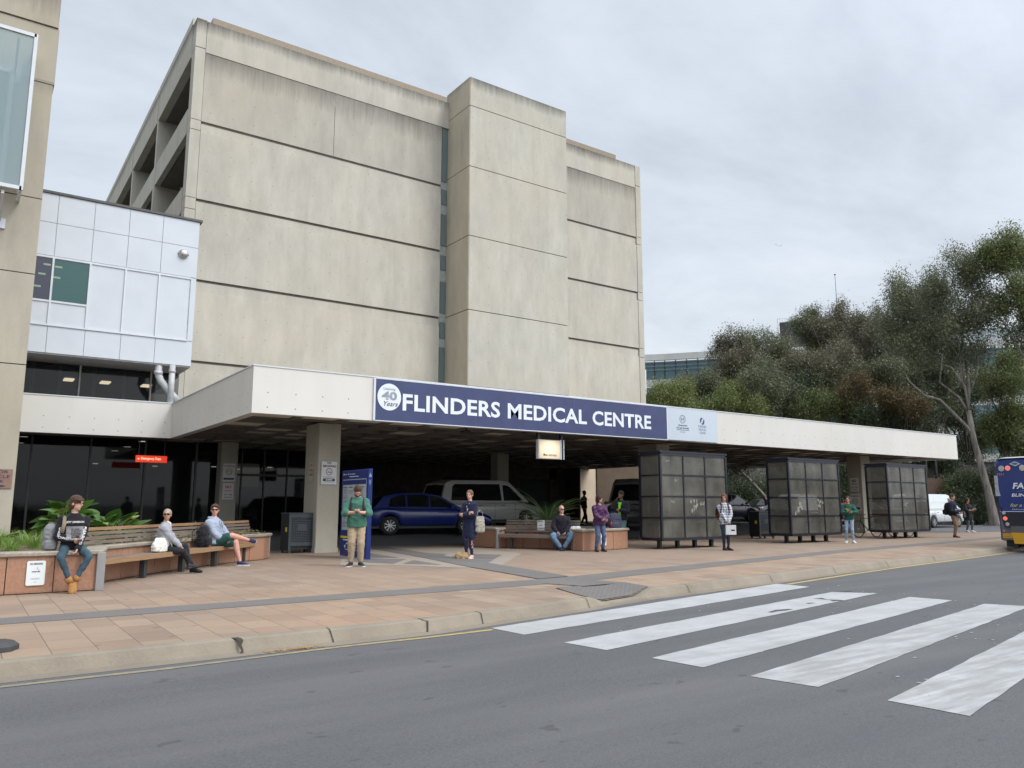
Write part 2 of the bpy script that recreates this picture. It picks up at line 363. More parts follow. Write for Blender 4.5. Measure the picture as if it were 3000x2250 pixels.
k = NT('cream_band'); P = k.pos(); f1 = k.noise(P, 30, 4); f2 = k.noise(P, 1.3, 4); c = k.mix(k.mapr(f1, .3, .7), (.26, .22, .175, 1), (.34, .29, .235, 1)); c = k.mix(k.mapr(f2, .4, .7, 0, .4), c, (.24, .20, .17, 1)); k.col(c); k.rough(.85); CREAM = k.m
k = NT('kerb_concrete'); P = k.pos(); f1 = k.noise(P, 28, 5, .7); f2 = k.noise(P, 1.5, 5, .6); vo = k.n('ShaderNodeTexVoronoi'); k.l(P, vo.inputs['Vector']); vo.inputs['Scale'].default_value = 38
c = k.mix(k.mapr(f2, .3, .7), (.185, .155, .115, 1), (.285, .245, .185, 1)); c = k.mix(k.mapr(f1, .3, .7, 0, .5), c, (.27, .235, .19, 1)); c = k.mix(k.mapr(vo.outputs['Distance'], 0, .16, .75, 0), c, (.11, .09, .07, 1))
sx = k.n('ShaderNodeSeparateXYZ'); k.l(P, sx.inputs[0]); c = k.mix(k.mapr(sx.outputs[2], -.148, -.12, .6, 0), c, (.13, .105, .08, 1)); k.col(c); k.rough(.9); k.bump(f1, .6, .012); KERB = k.m
k = NT('soil_ground'); P = k.pos(); f1 = k.noise(P, .3, 5); f2 = k.noise(P, 9, 4); c = k.mix(k.mapr(f1, .3, .7), (.09, .08, .055, 1), (.06, .085, .035, 1)); c = k.mix(k.mapr(f2, .4, .7, 0, .5), c, (.12, .095, .06, 1)); k.col(c); k.rough(.95); SOILG = k.m

b = MB(); b.add([(-1500, -1500, -.3), (1500, -1500, -.3), (1500, 1500, -.3), (-1500, 1500, -.3)], [(0, 1, 2, 3)]); b.build('ground', SOILG)['kind'] = 'structure'
RZ = -.14
xs = [-60, -30, -15, -8, -4, -2]+[i*.5 for i in range(-2, 60)]+[30+i*2.5 for i in range(1, 25)]
grid('road', xs, lambda x: [-45, -12, 0, ky(x)-.25], lambda x, y: RZ, ASPH)
NP_ = 9
def pys(x):
    k0 = ky(x)+.13; b0 = max(backy(x), k0+.6)
    return [k0, k0+.25, k0+.5, k0+.8, k0+1.15, k0+(b0-k0)*.35 if b0-k0 > 5 else k0+1.15+(b0-k0-1.15)*.3, k0+(b0-k0)*.7 if b0-k0 > 5 else k0+1.15+(b0-k0-1.15)*.6, b0]
grid('pavement', sorted(set(xs+[round(7.4+i*.1, 2) for i in range(25)])), pys, pz, PAVE)
# kerb with a crack in it at joints
b = MB(); prof = [(.13, 0.0), (.02, .0), (-.02, -.012), (-.085, -.13), (-.25, -.138)]
kx = [x for x in xs]; v = []; f = []; n = len(prof)
kx = sorted(set([round(q, 3) for q in list(np.arange(-8, 40, .14))]+[-60, -30, -15, 45, 55, 70, 89]))
for x in kx:
    dk = -.115*ramp(x)
    for j, (a, z) in enumerate(prof):
        zz = max(z+dk, -.135) if j < 4 else z
        jit = (noise.noise(Vector((x*3.1, j*9, 0)))*.012 if j in (1, 2, 3) else 0)
        v.append((x, ky(x)+a+jit, zz))
for i in range(len(kx)-1):
    for j in range(n-1): f.append((i*n+j, i*n+j+1, (i+1)*n+j+1, (i+1)*n+j))
b.add(v, f); b.build('kerb', KERB)['kind'] = 'structure'
# joints and breaks in the kerb
b = MB(); rj = random.Random(3)
for u, wd in ((.05, .006), (3.47, .012), (4.66, .02), (5.55, .012), (7.65, .010), (10.35, .010), (13.1, .010), (15.9, .012), (18.6, .012), (21.5, .012)):
    p0 = [(ky(u)+a, z-.115*ramp(u)+.003) for a, z in ((.12, 0), (.0, 0), (-.03, -.014), (-.092, -.13))]; q = []
    for j, (y, z) in enumerate(p0):
        o = rj.uniform(-.012, .012)*(1 if wd < .015 else 2.5); q.append((u+o-wd/2, y-.004, z)); q.append((u+o+wd/2, y-.004, z))
    b.add(q, [(2*j, 2*j+1, 2*j+3, 2*j+2) for j in range(3)])
# a larger chunk missing at x 2.45
b.add([(2.405, 8.50, .004), (2.475, 8.50, .004), (2.425, 8.418, .003), (2.49, 8.418, .003), (2.445, 8.384, -.012), (2.50, 8.384, -.012), (2.44, 8.352, -.055), (2.475, 8.352, -.055), (2.465, 8.326, -.10), (2.488, 8.326, -.10), (2.45, 8.308, -.128), (2.485, 8.308, -.128)], [(0, 1, 3, 2), (2, 3, 5, 4), (4, 5, 7, 6), (6, 7, 9, 8), (8, 9, 11, 10)])
b.build('kerb_joints', pm('kerb_gap', (.05, .042, .035), .95), None)['kind'] = 'structure'
# driveway and car park
xs2 = [-30, -15, -6, 0, 4, 8, 12, 16, 20, 24, 28, 32, 35, 36, 37, 38, 39, 40, 42, 44, 46, 50, 60, 75, 95]
grid('driveway', xs2, lambda x: [backy(x)-.0]+[backy(x)+(26.6-backy(x))*t if backy(x) < 26 else 26 for t in (.25, .5, .75, 1)]+[32, 45, 60], lambda x, y: dz(x, y) if y > backy(x)+.01 else -.016, DASPH)
# grey strips and paving pattern
def poly_sheet(name, polys, z, mat, world=True):
    b = MB()
    for p in polys: b.add([(q[0], q[1], (z(q[0], q[1]) if callable(z) else z)) for q in p], [tuple(range(len(p)))])
    o = b.build(name, mat); o['kind'] = 'structure'; return o
Z1, Z2 = .004, .008
S = [(-60, 10.95), (-2, 10.95), (2.3, 10.93), (4.4, 10.97), (8.45, 11.01), (9.46, 11.04), (11.3, 11.45), (20.5, 13.25), (34.3, 15.0), (60, 18.2)]
T = [(-60, 11.55), (-2, 11.55), (2.3, 11.55), (4.9, 11.63), (8.85, 11.8), (9.67, 11.91), (12.2, 12.38), (21.9, 14.1), (36.2, 15.85), (60, 19)]
poly_sheet('grey_paving_band', [[S[i], S[i+1], T[i+1], T[i]] for i in range(len(S)-1)], Z1, GPAVE)
def kx_(pts, o=(900, 1550), s=2.212): return [tuple(gnd(o[0]+a/s, o[1]+c_/s)[:2]) for a, c_ in pts]
poly_sheet('cream_paving_border', [kx_([(212, 236), (560, 235), (1010, 252), (1250, 242), (1390, 158), (1100, 128), (560, 112), (410, 118), (232, 160)])], Z1, CREAM)
poly_sheet('grey_paving_triangles', [kx_(p) for p in ([(410, 158), (600, 187), (405, 187), (330, 175)], [(235, 210), (410, 193), (640, 196), (560, 226)], [(620, 226), (690, 203), (870, 233)],
    [(700, 153), (905, 163), (860, 183)], [(915, 187), (990, 160), (1262, 168), (1210, 197)], [(960, 193), (1210, 200), (1160, 225)], [(240, 240), (400, 205), (560, 224), (420, 236)])[:6]], Z2, GPAVE)
poly_sheet('grey_paving_path', [[(8.85, 11.8), (9.67, 11.91), (10.15, 14.9), (10.75, 18.6), (11.45, 23.5), (10.72, 23.5), (10.0, 18.7), (9.32, 15.1)]], .012, GPAVE)
pad = MB(); v = []; f = []
def padrow(t): # t from 0 (kerb) to 1 (paving band)
    a = [(7.95, ky(7.95)+.14), (8.3, 10.15), (8.66, 10.06), (8.45, 11.02)][0]
    return None
NXp, NYp = 14, 9
for i in range(NXp+1):
    for j in range(NYp+1):
        s_, t_ = i/NXp, j/NYp; x = 8.0+s_*1.55+t_*.15; y0 = ky(x)+.15; y = y0+t_*(10.42-y0)
        v.append((x, y, pz(x, y)+.012))
for i in range(NXp):
    for j in range(NYp): f.append((i*(NYp+1)+j, (i+1)*(NYp+1)+j, (i+1)*(NYp+1)+j+1, i*(NYp+1)+j+1))
pad.add(v, f); pad.build('tactile_paving', TACT)['kind'] = 'structure'
poly_sheet('grey_crossing_path', [[(8.7, 10.35), (9.75, 10.4), (9.5, 11.1), (8.4, 11.1)]], .009, GPAVE)
# road markings
k = NT('road_white'); P = k.pos(); f1 = k.noise(P, 2.2, 6, .65); f2 = k.noise(k.scl(P, (.6, 5, 1)), 2.0, 5, .65); f3 = k.noise(P, 30, 3); sx = k.n('ShaderNodeSeparateXYZ'); k.l(P, sx.inputs[0])
near = k.mapr(sx.outputs[1], 4.6, 6.6, 1, 0)
c = k.mix(k.mapr(f1, .3, .75), (.335, .34, .335, 1), (.455, .465, .465, 1)); c = k.mix(k.math('MULTIPLY', k.mapr(f2, .38, .62), k.math('ADD', k.math('MULTIPLY', near, .5), .12)), c, (.20, .19, .18, 1)); c = k.mix(k.mapr(f3, .55, .8, 0, .25), c, (.32, .32, .31, 1)); ch = k.noise(P, 22, 6, .75); c = k.mix(k.math('MULTIPLY', k.mapr(ch, .60, .64, 0, .8), k.mapr(f1, .45, .6, .1, 1)), c, (.11, .11, .112, 1)); k.col(c); k.rough(.6); WHT = k.m
k = NT('road_yellow'); P = k.pos(); f1 = k.noise(P, 9, 5, .7); f3 = k.noise(P, .8, 3); sx = k.n('ShaderNodeSeparateXYZ'); k.l(P, sx.inputs[0])
wr = k.mapr(sx.outputs[0], 2.6, 5.6, .92, .45); wr2 = k.math('ADD', wr, k.mapr(f1, .35, .7, -.2, .3), clamp=True)
k.col(k.mix(wr2, (.60, .42, .075, 1), (.20, .18, .14, 1))); k.rough(.7); YEL = k.m
b = MB(); za = RZ+.004
stripes = [[(5.47, 8.28), (5.51, 7.64), (12.96, 8.96), (12.96, 9.67)], [(5.57, 6.97), (5.64, 6.36), (12.97, 7.66), (12.5, 8.22)], [(5.73, 5.79), (5.80, 5.19), (13.0, 6.43), (12.9, 7.06)], [(5.85, 4.70), (5.97, 4.10), (13.2, 5.40), (12.95, 5.93)], [(6.01, 3.53), (6.06, 2.95), (13.2, 4.3), (13.1, 4.9)], [(6.15, 2.35), (6.2, 1.75), (13.3, 3.1), (13.2, 3.7)]]
for q in stripes:
    # ragged outline
    pts = []; rr = random.Random(int(q[0][1]*100))
    for i in range(4):
        a, c_ = q[i], q[(i+1) % 4]; L = math.dist(a, c_); nn = max(2, int(L/.25))
        for t in range(nn): s_ = t/nn; pts.append((a[0]+(c_[0]-a[0])*s_+rr.uniform(-.006, .006), a[1]+(c_[1]-a[1])*s_+rr.uniform(-.008, .008)))
    b.add([(x, y, za) for x, y in pts], [tuple(range(len(pts)))])
rr = random.Random(5)
for i in range(150):
    x = rr.uniform(6.5, 14); y = 3.0+rr.random()*5.2+(x-6)*.17
    if rr.random() < .35: y = 4.8+rr.gauss(0, .25)+(x-10)*.15; x = rr.gauss(10.6, .9)
    r_ = rr.uniform(.008, .032); nn = 5; a0 = rr.random()*6
    b.add([(x+math.cos(a0+q*2*math.pi/nn)*r_*rr.uniform(.6, 1.4), y+math.sin(a0+q*2*math.pi/nn)*r_*rr.uniform(.5, 1), za+.001) for q in range(nn)], [tuple(range(nn))])
b.build('zebra_crossing', WHT)['kind'] = 'structure'
b = MB()   # bare patches where paint has flaked off the second stripe
for o_, pts in enumerate(([(1075, 468), (1120, 463), (1150, 472), (1215, 474), (1245, 478), (1180, 482), (1160, 474), (1110, 470)], [(828, 540), (870, 528), (940, 523), (965, 524), (930, 532), (880, 536), (850, 543)], [(1030, 492), (1060, 489), (1088, 491), (1050, 495)], [(1190, 432), (1240, 428), (1285, 424), (1262, 431)])):
    b.add([tuple(gnd(1800+x/1.8433, 1500+y/1.8433, za+.002)) for x, y in pts], [tuple(range(len(pts)))])
b.build('bare_asphalt_patches', pm('bare_asphalt', (.075, .075, .08), .9))['kind'] = 'structure'
b = MB()
def line(pts, wd, z):
    for i in range(len(pts)-1):
        (a, b_), (c_, d) = pts[i], pts[i+1]; b.add([(a, b_-wd/2, z), (c_, d-wd/2, z), (c_, d+wd/2, z), (a, b_+wd/2, z)], [(0, 1, 2, 3)])
line([(-30, 7.95), (.4, 8.0), (1.65, 7.99), (3.47, 8.13), (4.5, 8.12), (5.42, 8.16)], .085, za); line([(13.0, 9.48), (16, 10.02), (18.55, 10.42), (22, 10.85), (26.9, 11.52), (45, 13.9), (80, 18.6)], .10, za)
b.build('yellow_road_line', YEL)['kind'] = 'structure'
b = MB(); line([(9.8, 23.48), (15.2, 23.72), (20, 23.7)], .07, .02)
for i in range(9): x = 44+i*2.6; b.add([(x, 24.6, .03), (x+.12, 24.6, .03), (x+1.1, 30, .03), (x+.98, 30, .03)], [(0, 1, 2, 3)])
line([(41, 25.0), (75, 25.2)], .12, .03)
b.build('car_park_lines', WHT)['kind'] = 'structure'
# leaf litter and crumbs beside the planter
b = MB(); rr = random.Random(11)
for i in range(420):
    t = rr.random(); x = 2.2+t*4.0; y = 15.75+t*4.2+abs(rr.gauss(0, .1))*-1.0; x += rr.gauss(0, .05)
    if i > 330: x = rr.uniform(1, 16); y = rr.uniform(12.5, 18)
    r_ = rr.uniform(.006, .022); a0 = rr.random()*6; b.cur = rr.choice((0, 0, 0, 1, 2))
    b.add([(x+math.cos(a0+q*2.1)*r_, y+math.sin(a0+q*2.1)*r_, .007+rr.random()*.006) for q in range(3)], [(0, 1, 2)])
o = b.build('leaf_litter', [pm('litter_brown', (.13, .08, .04)), pm('litter_orange', (.35, .17, .06)), pm('litter_white', (.6, .6, .58))]); tag(o, 'dry leaf litter and crumbs along the foot of the bench', 'leaf litter', kind='stuff')
b = MB(); rr = random.Random(13)
for i in range(240):
    x = 3.0+rr.gauss(0, .16); y = 8.26+rr.gauss(0, .03); r_ = rr.uniform(.006, .02); a0 = rr.random()*6
    b.add([(x+math.cos(a0+q*2.1)*r_, y+math.sin(a0+q*2.1)*r_*.7, RZ+.01+rr.random()*.006) for q in range(3)], [(0, 1, 2)])
o = b.build('orange_grit', pm('grit_orange', (.46, .25, .07))); tag(o, 'small patch of orange grit in the gutter below the broken kerb', 'grit', kind='stuff')
# ------------------------------------------------------------------ materials for the buildings
CB = (.505, .48, .415)
M_par = concrete('concrete_parapet', CB, [(23.25, 1.0, 1.0)], holes=False)
M_pan0 = concrete('concrete_top_panel', (.45, .425, .365), [(21.73, 2.0, .8)], hx=.98)
M_pan = concrete('concrete_panel', CB, [], hx=.98)
M_low = concrete('concrete_low_panel', (.53, .50, .425), [], hx=.98)
M_tow = concrete('concrete_tower', (.51, .487, .42), [(23.8, 1.1, 1.0)], hx=1.05, hz=1.0)
M_tows = concrete('concrete_tower_shaded_side', (.48, .43, .335), [(23.8, .6, .5)], holes=False)  # darker, warmer copy of the tower concrete; side-face shade put into the colour
M_left = concrete('concrete_left', (.43, .395, .32), [(17.3, 2.0, .95), (14.0, .8, .4)], holes=False)
M_col = concrete('concrete_column', (.37, .355, .30), [], holes=False)
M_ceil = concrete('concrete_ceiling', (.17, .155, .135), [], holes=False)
M_joint = pm('joint_dark', (.06, .052, .045), .95)
M_lip = pm('ledge_shade_paint_dark', (.11, .095, .08), .95)
M_tim = pm('roof_fascia_tan', (.25, .195, .13), .5, .08); M_brn = pm('roof_gutter_brown', (.055, .042, .04), .5)
k = NT('canopy_paint'); P = k.pos(); sx = k.n('ShaderNodeSeparateXYZ'); k.l(P, sx.inputs[0]); v1 = k.noise(k.scl(P, (1, 1, .4)), .8, 5)
h = k.math('ADD', sx.outputs[0], sx.outputs[1]); fx = k.math('SUBTRACT', k.math('FRACT', k.math('DIVIDE', k.math('ADD', h, -.033), .7133)), .5)
def rowd(zz): return k.math('SQRT', k.math('ADD', k.math('POWER', k.math('MULTIPLY', fx, .7133), 2), k.math('POWER', k.math('SUBTRACT', sx.outputs[2], zz), 2)))
v2 = k.noise(k.scl(P, (5, 5, .25)), 1, 5, .7); c = k.mix(k.mapr(v1, .3, .7), (.60, .58, .535, 1), (.66, .64, .60, 1)); c = k.mix(k.math('MULTIPLY', k.mapr(v2, .55, .8, 0, .3), k.mapr(sx.outputs[2], 3.7, 4.75, .2, 1)), c, (.42, .39, .33, 1))
for zz in (4.13, 3.76): c = k.mix(k.mapr(rowd(zz), .014, .022, .8, 0), c, (.1, .095, .09, 1))
k.col(c); k.rough(.6); k.bump(v1, .1, .01); M_can = k.m
M_white = pm('white_cladding', (.57, .605, .65), .32, .025, 1.2, spec=.5)
M_whline = pm('cladding_joint', (.48, .51, .54), .6)
M_alu = pm('white_aluminium', (.62, .65, .68), .35, .03)
M_blk = pm('black_metal', (.018, .019, .022), .45)
M_dk = glass_dark('dark_window_glass', (.012, .014, .016), .06, .6)
M_teal = glass_dark('teal_window_glass', (.02, .085, .08), .05, .6)
M_gryg = glass_dark('grey_window_glass', (.14, .18, .18), .08, .6)
M_frm = pm('grey_window_frame', (.33, .36, .35), .5)
M_lamp = pm('ceiling_lamp_glow', (.8, .75, .6), .5, 0, emit=(1, .86, .6), es=2.2)
M_lampw = pm('downlight_glow', (.8, .8, .75), .5, 0, emit=(1, .93, .8), es=5)
M_dkint = pm('dark_interior', (.03, .03, .032), .8)

# ------------------------------------------------------------------ main hospital block
WY = 35.0; X0, X1 = 7.36, 34.14
hb = thing('hospital_building', 'tall beige concrete hospital block with stained parapet and long horizontal ledges', 'building', (20, 40, 0))
SPLIT = ('side_fascia', 'corner_pilaster', 'mullion', 'inner_frame', 'window_mullion', 'hanger', 'lobby_lamp', 'lobby_panel', 'balcony_soffit', 'bay_bracket', 'wall_return', 'painted_shade_and_line', 'cladding', 'infill_panel', 'window_light_reflection', 'back_wall', 'door_frame', 'window', 'glass_wall', 'glass_bay')
def P_(name, mb, mat, parent=hb, smooth=False):
    if name in SPLIT and len(mb.v) > 8 and len(mb.v) % 8 == 0:
        for i in range(len(mb.v)//8):
            q = MB(); q.add(mb.v[i*8:i*8+8], [tuple(k_-i*8 for k_ in f) for f in mb.f[i*6:i*6+6]]); o = P_(name, q, mat, parent, smooth)
        return o
    o = mb.build(name, mat, parent, smooth); o.matrix_parent_inverse = Matrix.Translation(-Vector(parent.location)) if parent.parent is None else Matrix(); return o
bpy.context.view_layer.update()
b = MB(); b.box(6.95, 34.45, WY+.10, WY+.45, 5.0, 23.0); b.box(8.35, 34.45, WY+.45, 64, 5.0, 23.0); P_('wall', b, M_pan)
b = MB(); b.box(X0, X1, WY-.12, WY+.3, 21.73, 23.25)      # parapet band
b.box(6.9, 7.34, WY-.14, WY+.5, 21.9, 23.3); P_('parapet', b, M_par)
ledges = [18.4, 14.75, 11.1, 7.5, 3.9]
tops = [21.71, 17.85, 14.2, 10.55, 6.95]
for a, b_ in ((X0, 19.72), (26.7, X1)):
    for i, (zb, zt) in enumerate(zip(ledges, tops)):
        q = MB(); M = Matrix(((0, 0, 1, a), (1, 0, 0, 0), (0, 1, 0, 0), (0, 0, 0, 1)))
        pr = [(WY+.12, zb), (WY-.115, zb), (WY-.115, zt+.01), (WY+.12, zt+.01)] if i else [(WY+.12, zb), (WY-.1, zb), (WY-.1, zt), (WY+.12, zt)]
        q.prism(pr, 0, b_-a, M); P_('wall_panel', q, [M_pan0, M_pan, M_pan, M_low, M_low][i])
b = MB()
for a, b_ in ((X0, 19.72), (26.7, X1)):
    for zb in ledges[:4]: b.box(a+.02, b_-.02, WY-.065, WY+.05, zb-.10, zb-.003)  # dark strips paint the shade under each ledge
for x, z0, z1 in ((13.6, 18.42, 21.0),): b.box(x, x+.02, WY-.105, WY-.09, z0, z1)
P_('painted_shade_and_line', b, M_lip)
for a, b_ in ((X0, 19.72), (26.7, X1)):
    for zb, zt in zip(ledges[:4], tops[1:]): b = MB(); b.box(a+.01, b_-.01, WY-.055, WY+.05, zt+.012, zb-.102); P_('recessed_band', b, M_pan)
b = MB()      # corner pilasters
for z0, z1 in ((3.7, 6.95), (6.98, 10.5), (10.53, 11.08), (11.11, 14.2), (14.23, 14.73), (14.76, 17.9), (17.93, 18.38), (18.41, 21.86)):
    b.box(6.9, 7.34, WY-.14, WY+.5, z0, z1)
    b.box(34.16, 34.6, WY-.14, WY+.5, z0, z1)
b.box(34.16, 34.6, WY-.14, WY+.5, 21.9, 23.25)
P_('corner_pilaster', b, M_pan)
# vertical window strip beside the tower
b = MB(); b.box(19.74, 20.14, WY+.0, WY+.1, 5, 22.0); P_('strip_surround', b, M_frm)
for z0, z1 in ((18.65, 21.98), (17.35, 18.2), (15.05, 16.8), (13.7, 14.5), (11.35, 13.05), (10.0, 10.85), (7.7, 9.5), (5.2, 7.2)):
    f_ = MB(); f_.box(19.80, 20.12, WY-.04, WY+.05, z0, z1); w_ = P_('window', f_, M_gryg)
# stair tower
TY = 32.7; jo = [4.0, 7.21, 11.12, 15.03, 18.8, 22.17, 23.8]
for z0, z1 in zip(jo, jo[1:]):
    b = MB(); b.box(20.19, 26.65, TY, TY+.4, z0+.02, z1-.02); b.box(26.3, 26.66, TY+.39, WY+.1, z0+.02, z1-.02); P_('tower_front', b, M_tow)
    b = MB(); b.box(20.15, 20.2, TY+.02, WY+.1, z0+.02, z1-.02); P_('tower_side', b, M_tows)
b = MB(); b.box(20.2, 26.6, TY+.04, WY+.05, 4, 23.7); P_('tower_joints', b, M_joint)
# set back roof fascia
b = MB(); b.box(7.83, 33.55, 36, 61, 23.9, 24.25); P_('roof_fascia', b, M_tim); b = MB(); b.box(7.9, 33.5, 36.04, 60.9, 23.0, 23.9); P_('roof_gutter', b, M_brn)
# left flank with deep balconies
bays = [(35.4+7.55*i, 35.4+7.55*(i+1)) for i in range(4)]
for y0, y1 in bays:
    b = MB(); b.box(6.85, 7.2, y0+.12, y1-.05, 21.6, 23.6); P_('flank_parapet', b, M_par)
    for zz in (14.2, 10.5, 17.95):
        b = MB(); b.box(6.9, 7.15, y0+.2, y1-.1, zz, zz+1.2); P_('balcony_spandrel', b, M_pan)
        b = MB(); b.box(7.5, 7.7, y0+.6, y1-2.2, zz+1.0, zz+1.75); P_('balcony_sill', b, M_pan)
        b = MB(); b.box(8.0, 8.1, y0+.3, y1-.5, zz+1.6, zz+3.5); P_('window', b, M_dk)
        b = MB()
        for t in range(6): b.box(7.93, 8.0, y0+.6+t*1.1, y0+.66+t*1.1, zz+1.6, zz+3.5)
        P_('window_mullion', b, M_alu)
    b = MB(); b.box(6.86, 8.1, y1-.3, y1+.05, 7.0, 23.45); P_('pier', b, M_pan)
b = MB()
for zz in (21.6, 17.95, 14.2, 10.5): b.box(7.2, 8.4, 35.5, 65, zz-.02, zz+.3)
P_('balcony_soffit', b, M_ceil)

# ------------------------------------------------------------------ left building (frame edge)
lb = thing('left_building', 'weathered beige concrete building at the left edge with a projecting glass bay', 'building', (-3, 30, 0))
bpy.context.view_layer.update()
LY = 26.0; js = [-.1, 5.32, 8.0, 10.3, 13.93, 15.78, 24]
for i, (z0, z1) in enumerate(zip(js, js[1:])):
    b = MB(); o_ = .08 if i == 4 else 0; b.box(-9, 1.19+o_*.4, LY-(.0 if i != 5 else .05), LY+6, z0+.015, z1-.015); P_('wall_panel', b, M_left, lb)
b = MB(); b.box(-8.9, 1.15, LY+.04, LY+5.9, 0, 23.9); b.box(-.05, -.02, LY-.004, LY+.1, 5.3, 10.3); P_('panel_joints', b, M_joint, lb)
k = NT('bay_glass'); v = k.noise(k.obj(), .8, 3); k.col((.30, .40, .42, 1)); k.rough(.06); k.b.inputs['Alpha'].default_value = .5; M_bay = k.m
b = MB(); b.box(-3.3, .585, 24.86, 24.88, 10.17, 14.68); b.box(.56, .575, 24.9, LY-.02, 10.17, 14.68); g_ = P_('glass_bay', b, M_bay, lb)
b = MB(); b.box(-3.4, .62, 24.82, 24.9, 14.68, 14.78); b.box(-3.4, .62, 24.82, 24.9, 10.06, 10.16); b.box(.57, .66, 24.82, 24.9, 10.06, 14.78)
b.box(.57, .64, 24.9, LY-.005, 10.06, 10.14); b.box(.57, .64, 24.9, LY-.005, 14.70, 14.78); P_('bay_frame', b, M_alu, lb)
b = MB(); b.box(-3, .1, LY-.12, LY-.02, 10.9, 13.9); P_('window', b, M_gryg, lb); b = MB(); b.box(-3.1, .2, LY-.16, LY-.12, 13.9, 14.02); b.box(.08, .2, LY-.16, LY-.12, 10.4, 13.9); b.box(-3, .1, LY-.16, LY-.12, 11.55, 11.64); P_('window_frame', b, M_alu, lb)
b = MB(); b.bar((.2, 24.95, 9.95), (.2, LY-.02, 9.45), .07, .12); b.box(.05, .35, LY-.06, LY-.003, 9.2, 9.5); b.bar((.2, 24.95, 14.6), (.2, LY-.02, 13.9), .06, .12); b.box(.05, .35, LY-.06, LY-.003, 13.7, 14.1); P_('bay_bracket', b, M_alu, lb)

# ------------------------------------------------------------------ white clad link bridge and glazed link under it
br = thing('link_bridge', 'pale blue white panelled link bridge between the two concrete buildings', 'building', (3, 30, 6))
bpy.context.view_layer.update(); BY = 28.6
b = MB(); b.box(-2, 6.2, BY+.02, 34.8, 6.2, 11.45); P_('bridge_core', b, M_whline, br)
cols = [-1.5, -.7, 1.79, 2.86, 3.93, 5.0, 6.21]; colg = [1.79, 2.86, 3.93, 5.0, 6.21]
def panels(z0, z1, xs_):
    q = MB()
    for a, c_ in zip(xs_, xs_[1:]): q.box(a+.008, c_-.008, BY-.01, BY+.03, z0+.008, z1-.008)
    return q
for z0, z1 in ((10.47, 11.44), (9.36, 10.47), (6.16, 7.04)): P_('cladding', panels(z0, z1, [-2, -.4, .72, 1.79, 2.86, 3.93, 5.0, 6.215]), M_white, br)
b = MB(); b.box(-2.05, 6.3, BY-.06, 34.8, 11.45, 11.53); P_('coping', b, pm('coping_grey', (.09, .085, .085), .5), br)
b = MB(); b.box(-2, 6.2, BY+.03, 31.3, 6.12, 6.18); P_('soffit', b, pm('soffit_grey', (.42, .42, .42), .6), br)
q = MB()
for a, c_ in ((2.86, 3.93), (3.93, 4.99), (4.99, 6.02)): q.box(a+.03, c_-.03, BY-.0, BY+.03, 7.1, 9.28)
for a, c_ in ((1.79, 2.86), (.72, 1.79)): q.box(a+.03, c_-.03, BY-.0, BY+.03, 7.1, 7.82)
q.box(6.03, 6.21, BY-.01, BY+.03, 7.06, 9.34)
P_('infill_panel', q, M_white, br)
for a, c_, mm in ((1.79, 2.83, M_teal), (.72, 1.76, glass_dark('violet_window_glass', (.03, .035, .06), .05, .6))):
    q = MB(); q.box(a+.03, c_-.0, BY-.002, BY+.025, 7.9, 9.26); w_ = P_('window', q, mm, br)
q = MB(); q.box(.7, 6.02, BY-.035, BY+.02, 9.28, 9.345); q.box(.7, 6.02, BY-.05, BY+.02, 7.04, 7.09)
for x in (1.79, 2.86, 3.93, 4.99): q.box(x-.028, x+.028, BY-.04, BY+.02, 7.09, 9.28)
q.box(.7, 2.84, BY-.036, BY+.02, 7.82, 7.88); P_('window_frame', q, M_alu, br)
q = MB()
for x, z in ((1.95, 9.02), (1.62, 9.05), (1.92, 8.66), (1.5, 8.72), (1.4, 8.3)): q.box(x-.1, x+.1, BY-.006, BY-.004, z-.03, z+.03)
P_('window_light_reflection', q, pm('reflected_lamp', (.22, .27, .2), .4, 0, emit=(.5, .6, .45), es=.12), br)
dl = thing('wall_lamp', 'round silver dome lamp on the white panelled link bridge', 'lamp', (5.72, BY-.02, 10.17))
q = MB(); q.ell((0, -.02, 0), (.17, .13, .17), nu=16, nv=12); q.build('lamp_dome', pm('brushed_dome', (.55, .54, .52), .3, metal=.8), dl, True)
q = MB(); q.box(-.19, .19, -.0, .02, -.03, .0); q.build('lamp_rim', M_blk, dl)
for o_ in (0,):
    pp = thing('drainpipe', 'pale painted drainpipe dropping straight from the bridge soffit', 'pipe', (5.62, 28.62, 4.75))
    q = MB(); q.tube([(0, 0, 1.4), (0, 0, 0)], .10, 12); q.build('pipe', pm('pipe_paint', (.48, .49, .50), .4), pp, True)
    q = MB(); q.tube([(0, 0, 1.22), (0, 0, 1.14)], .12, 12); q.build('pipe_collar', pm('pipe_paint', (.48, .49, .50), .4), pp, True)
pp = thing('drainpipe', 'bent pale drainpipe running diagonally under the bridge', 'pipe', (5.2, 28.75, 4.8))
q = MB(); q.tube([(0, .0, 1.36), (0, 0, 1.1), (.02, 0, .95), (.1, 0, .78), (.5, 0, .32), (.72, 0, .1)], .12, 12); q.build('pipe', pm('pipe_paint', (.48, .49, .50), .4), pp, True)
q = MB(); q.tube([(0, 0, 1.12), (0, 0, 1.0)], .145, 12); q.build('pipe_collar', pm('pipe_paint', (.48, .49, .50), .4), pp, True)
gl = thing('glazed_link', 'dark glazed wall with three lit ceiling lamps above the low canopy roof', 'building', (2, 31, 4.6)); bpy.context.view_layer.update()
k = NT('link_glass'); k.col((.02, .024, .028, 1)); k.rough(.05); k.b.inputs['Alpha'].default_value = .45; M_lg = k.m
q = MB(); q.box(-4, 6.2, 30.3, 30.33, 4.7, 6.12); P_('glass_wall', q, M_lg, gl)
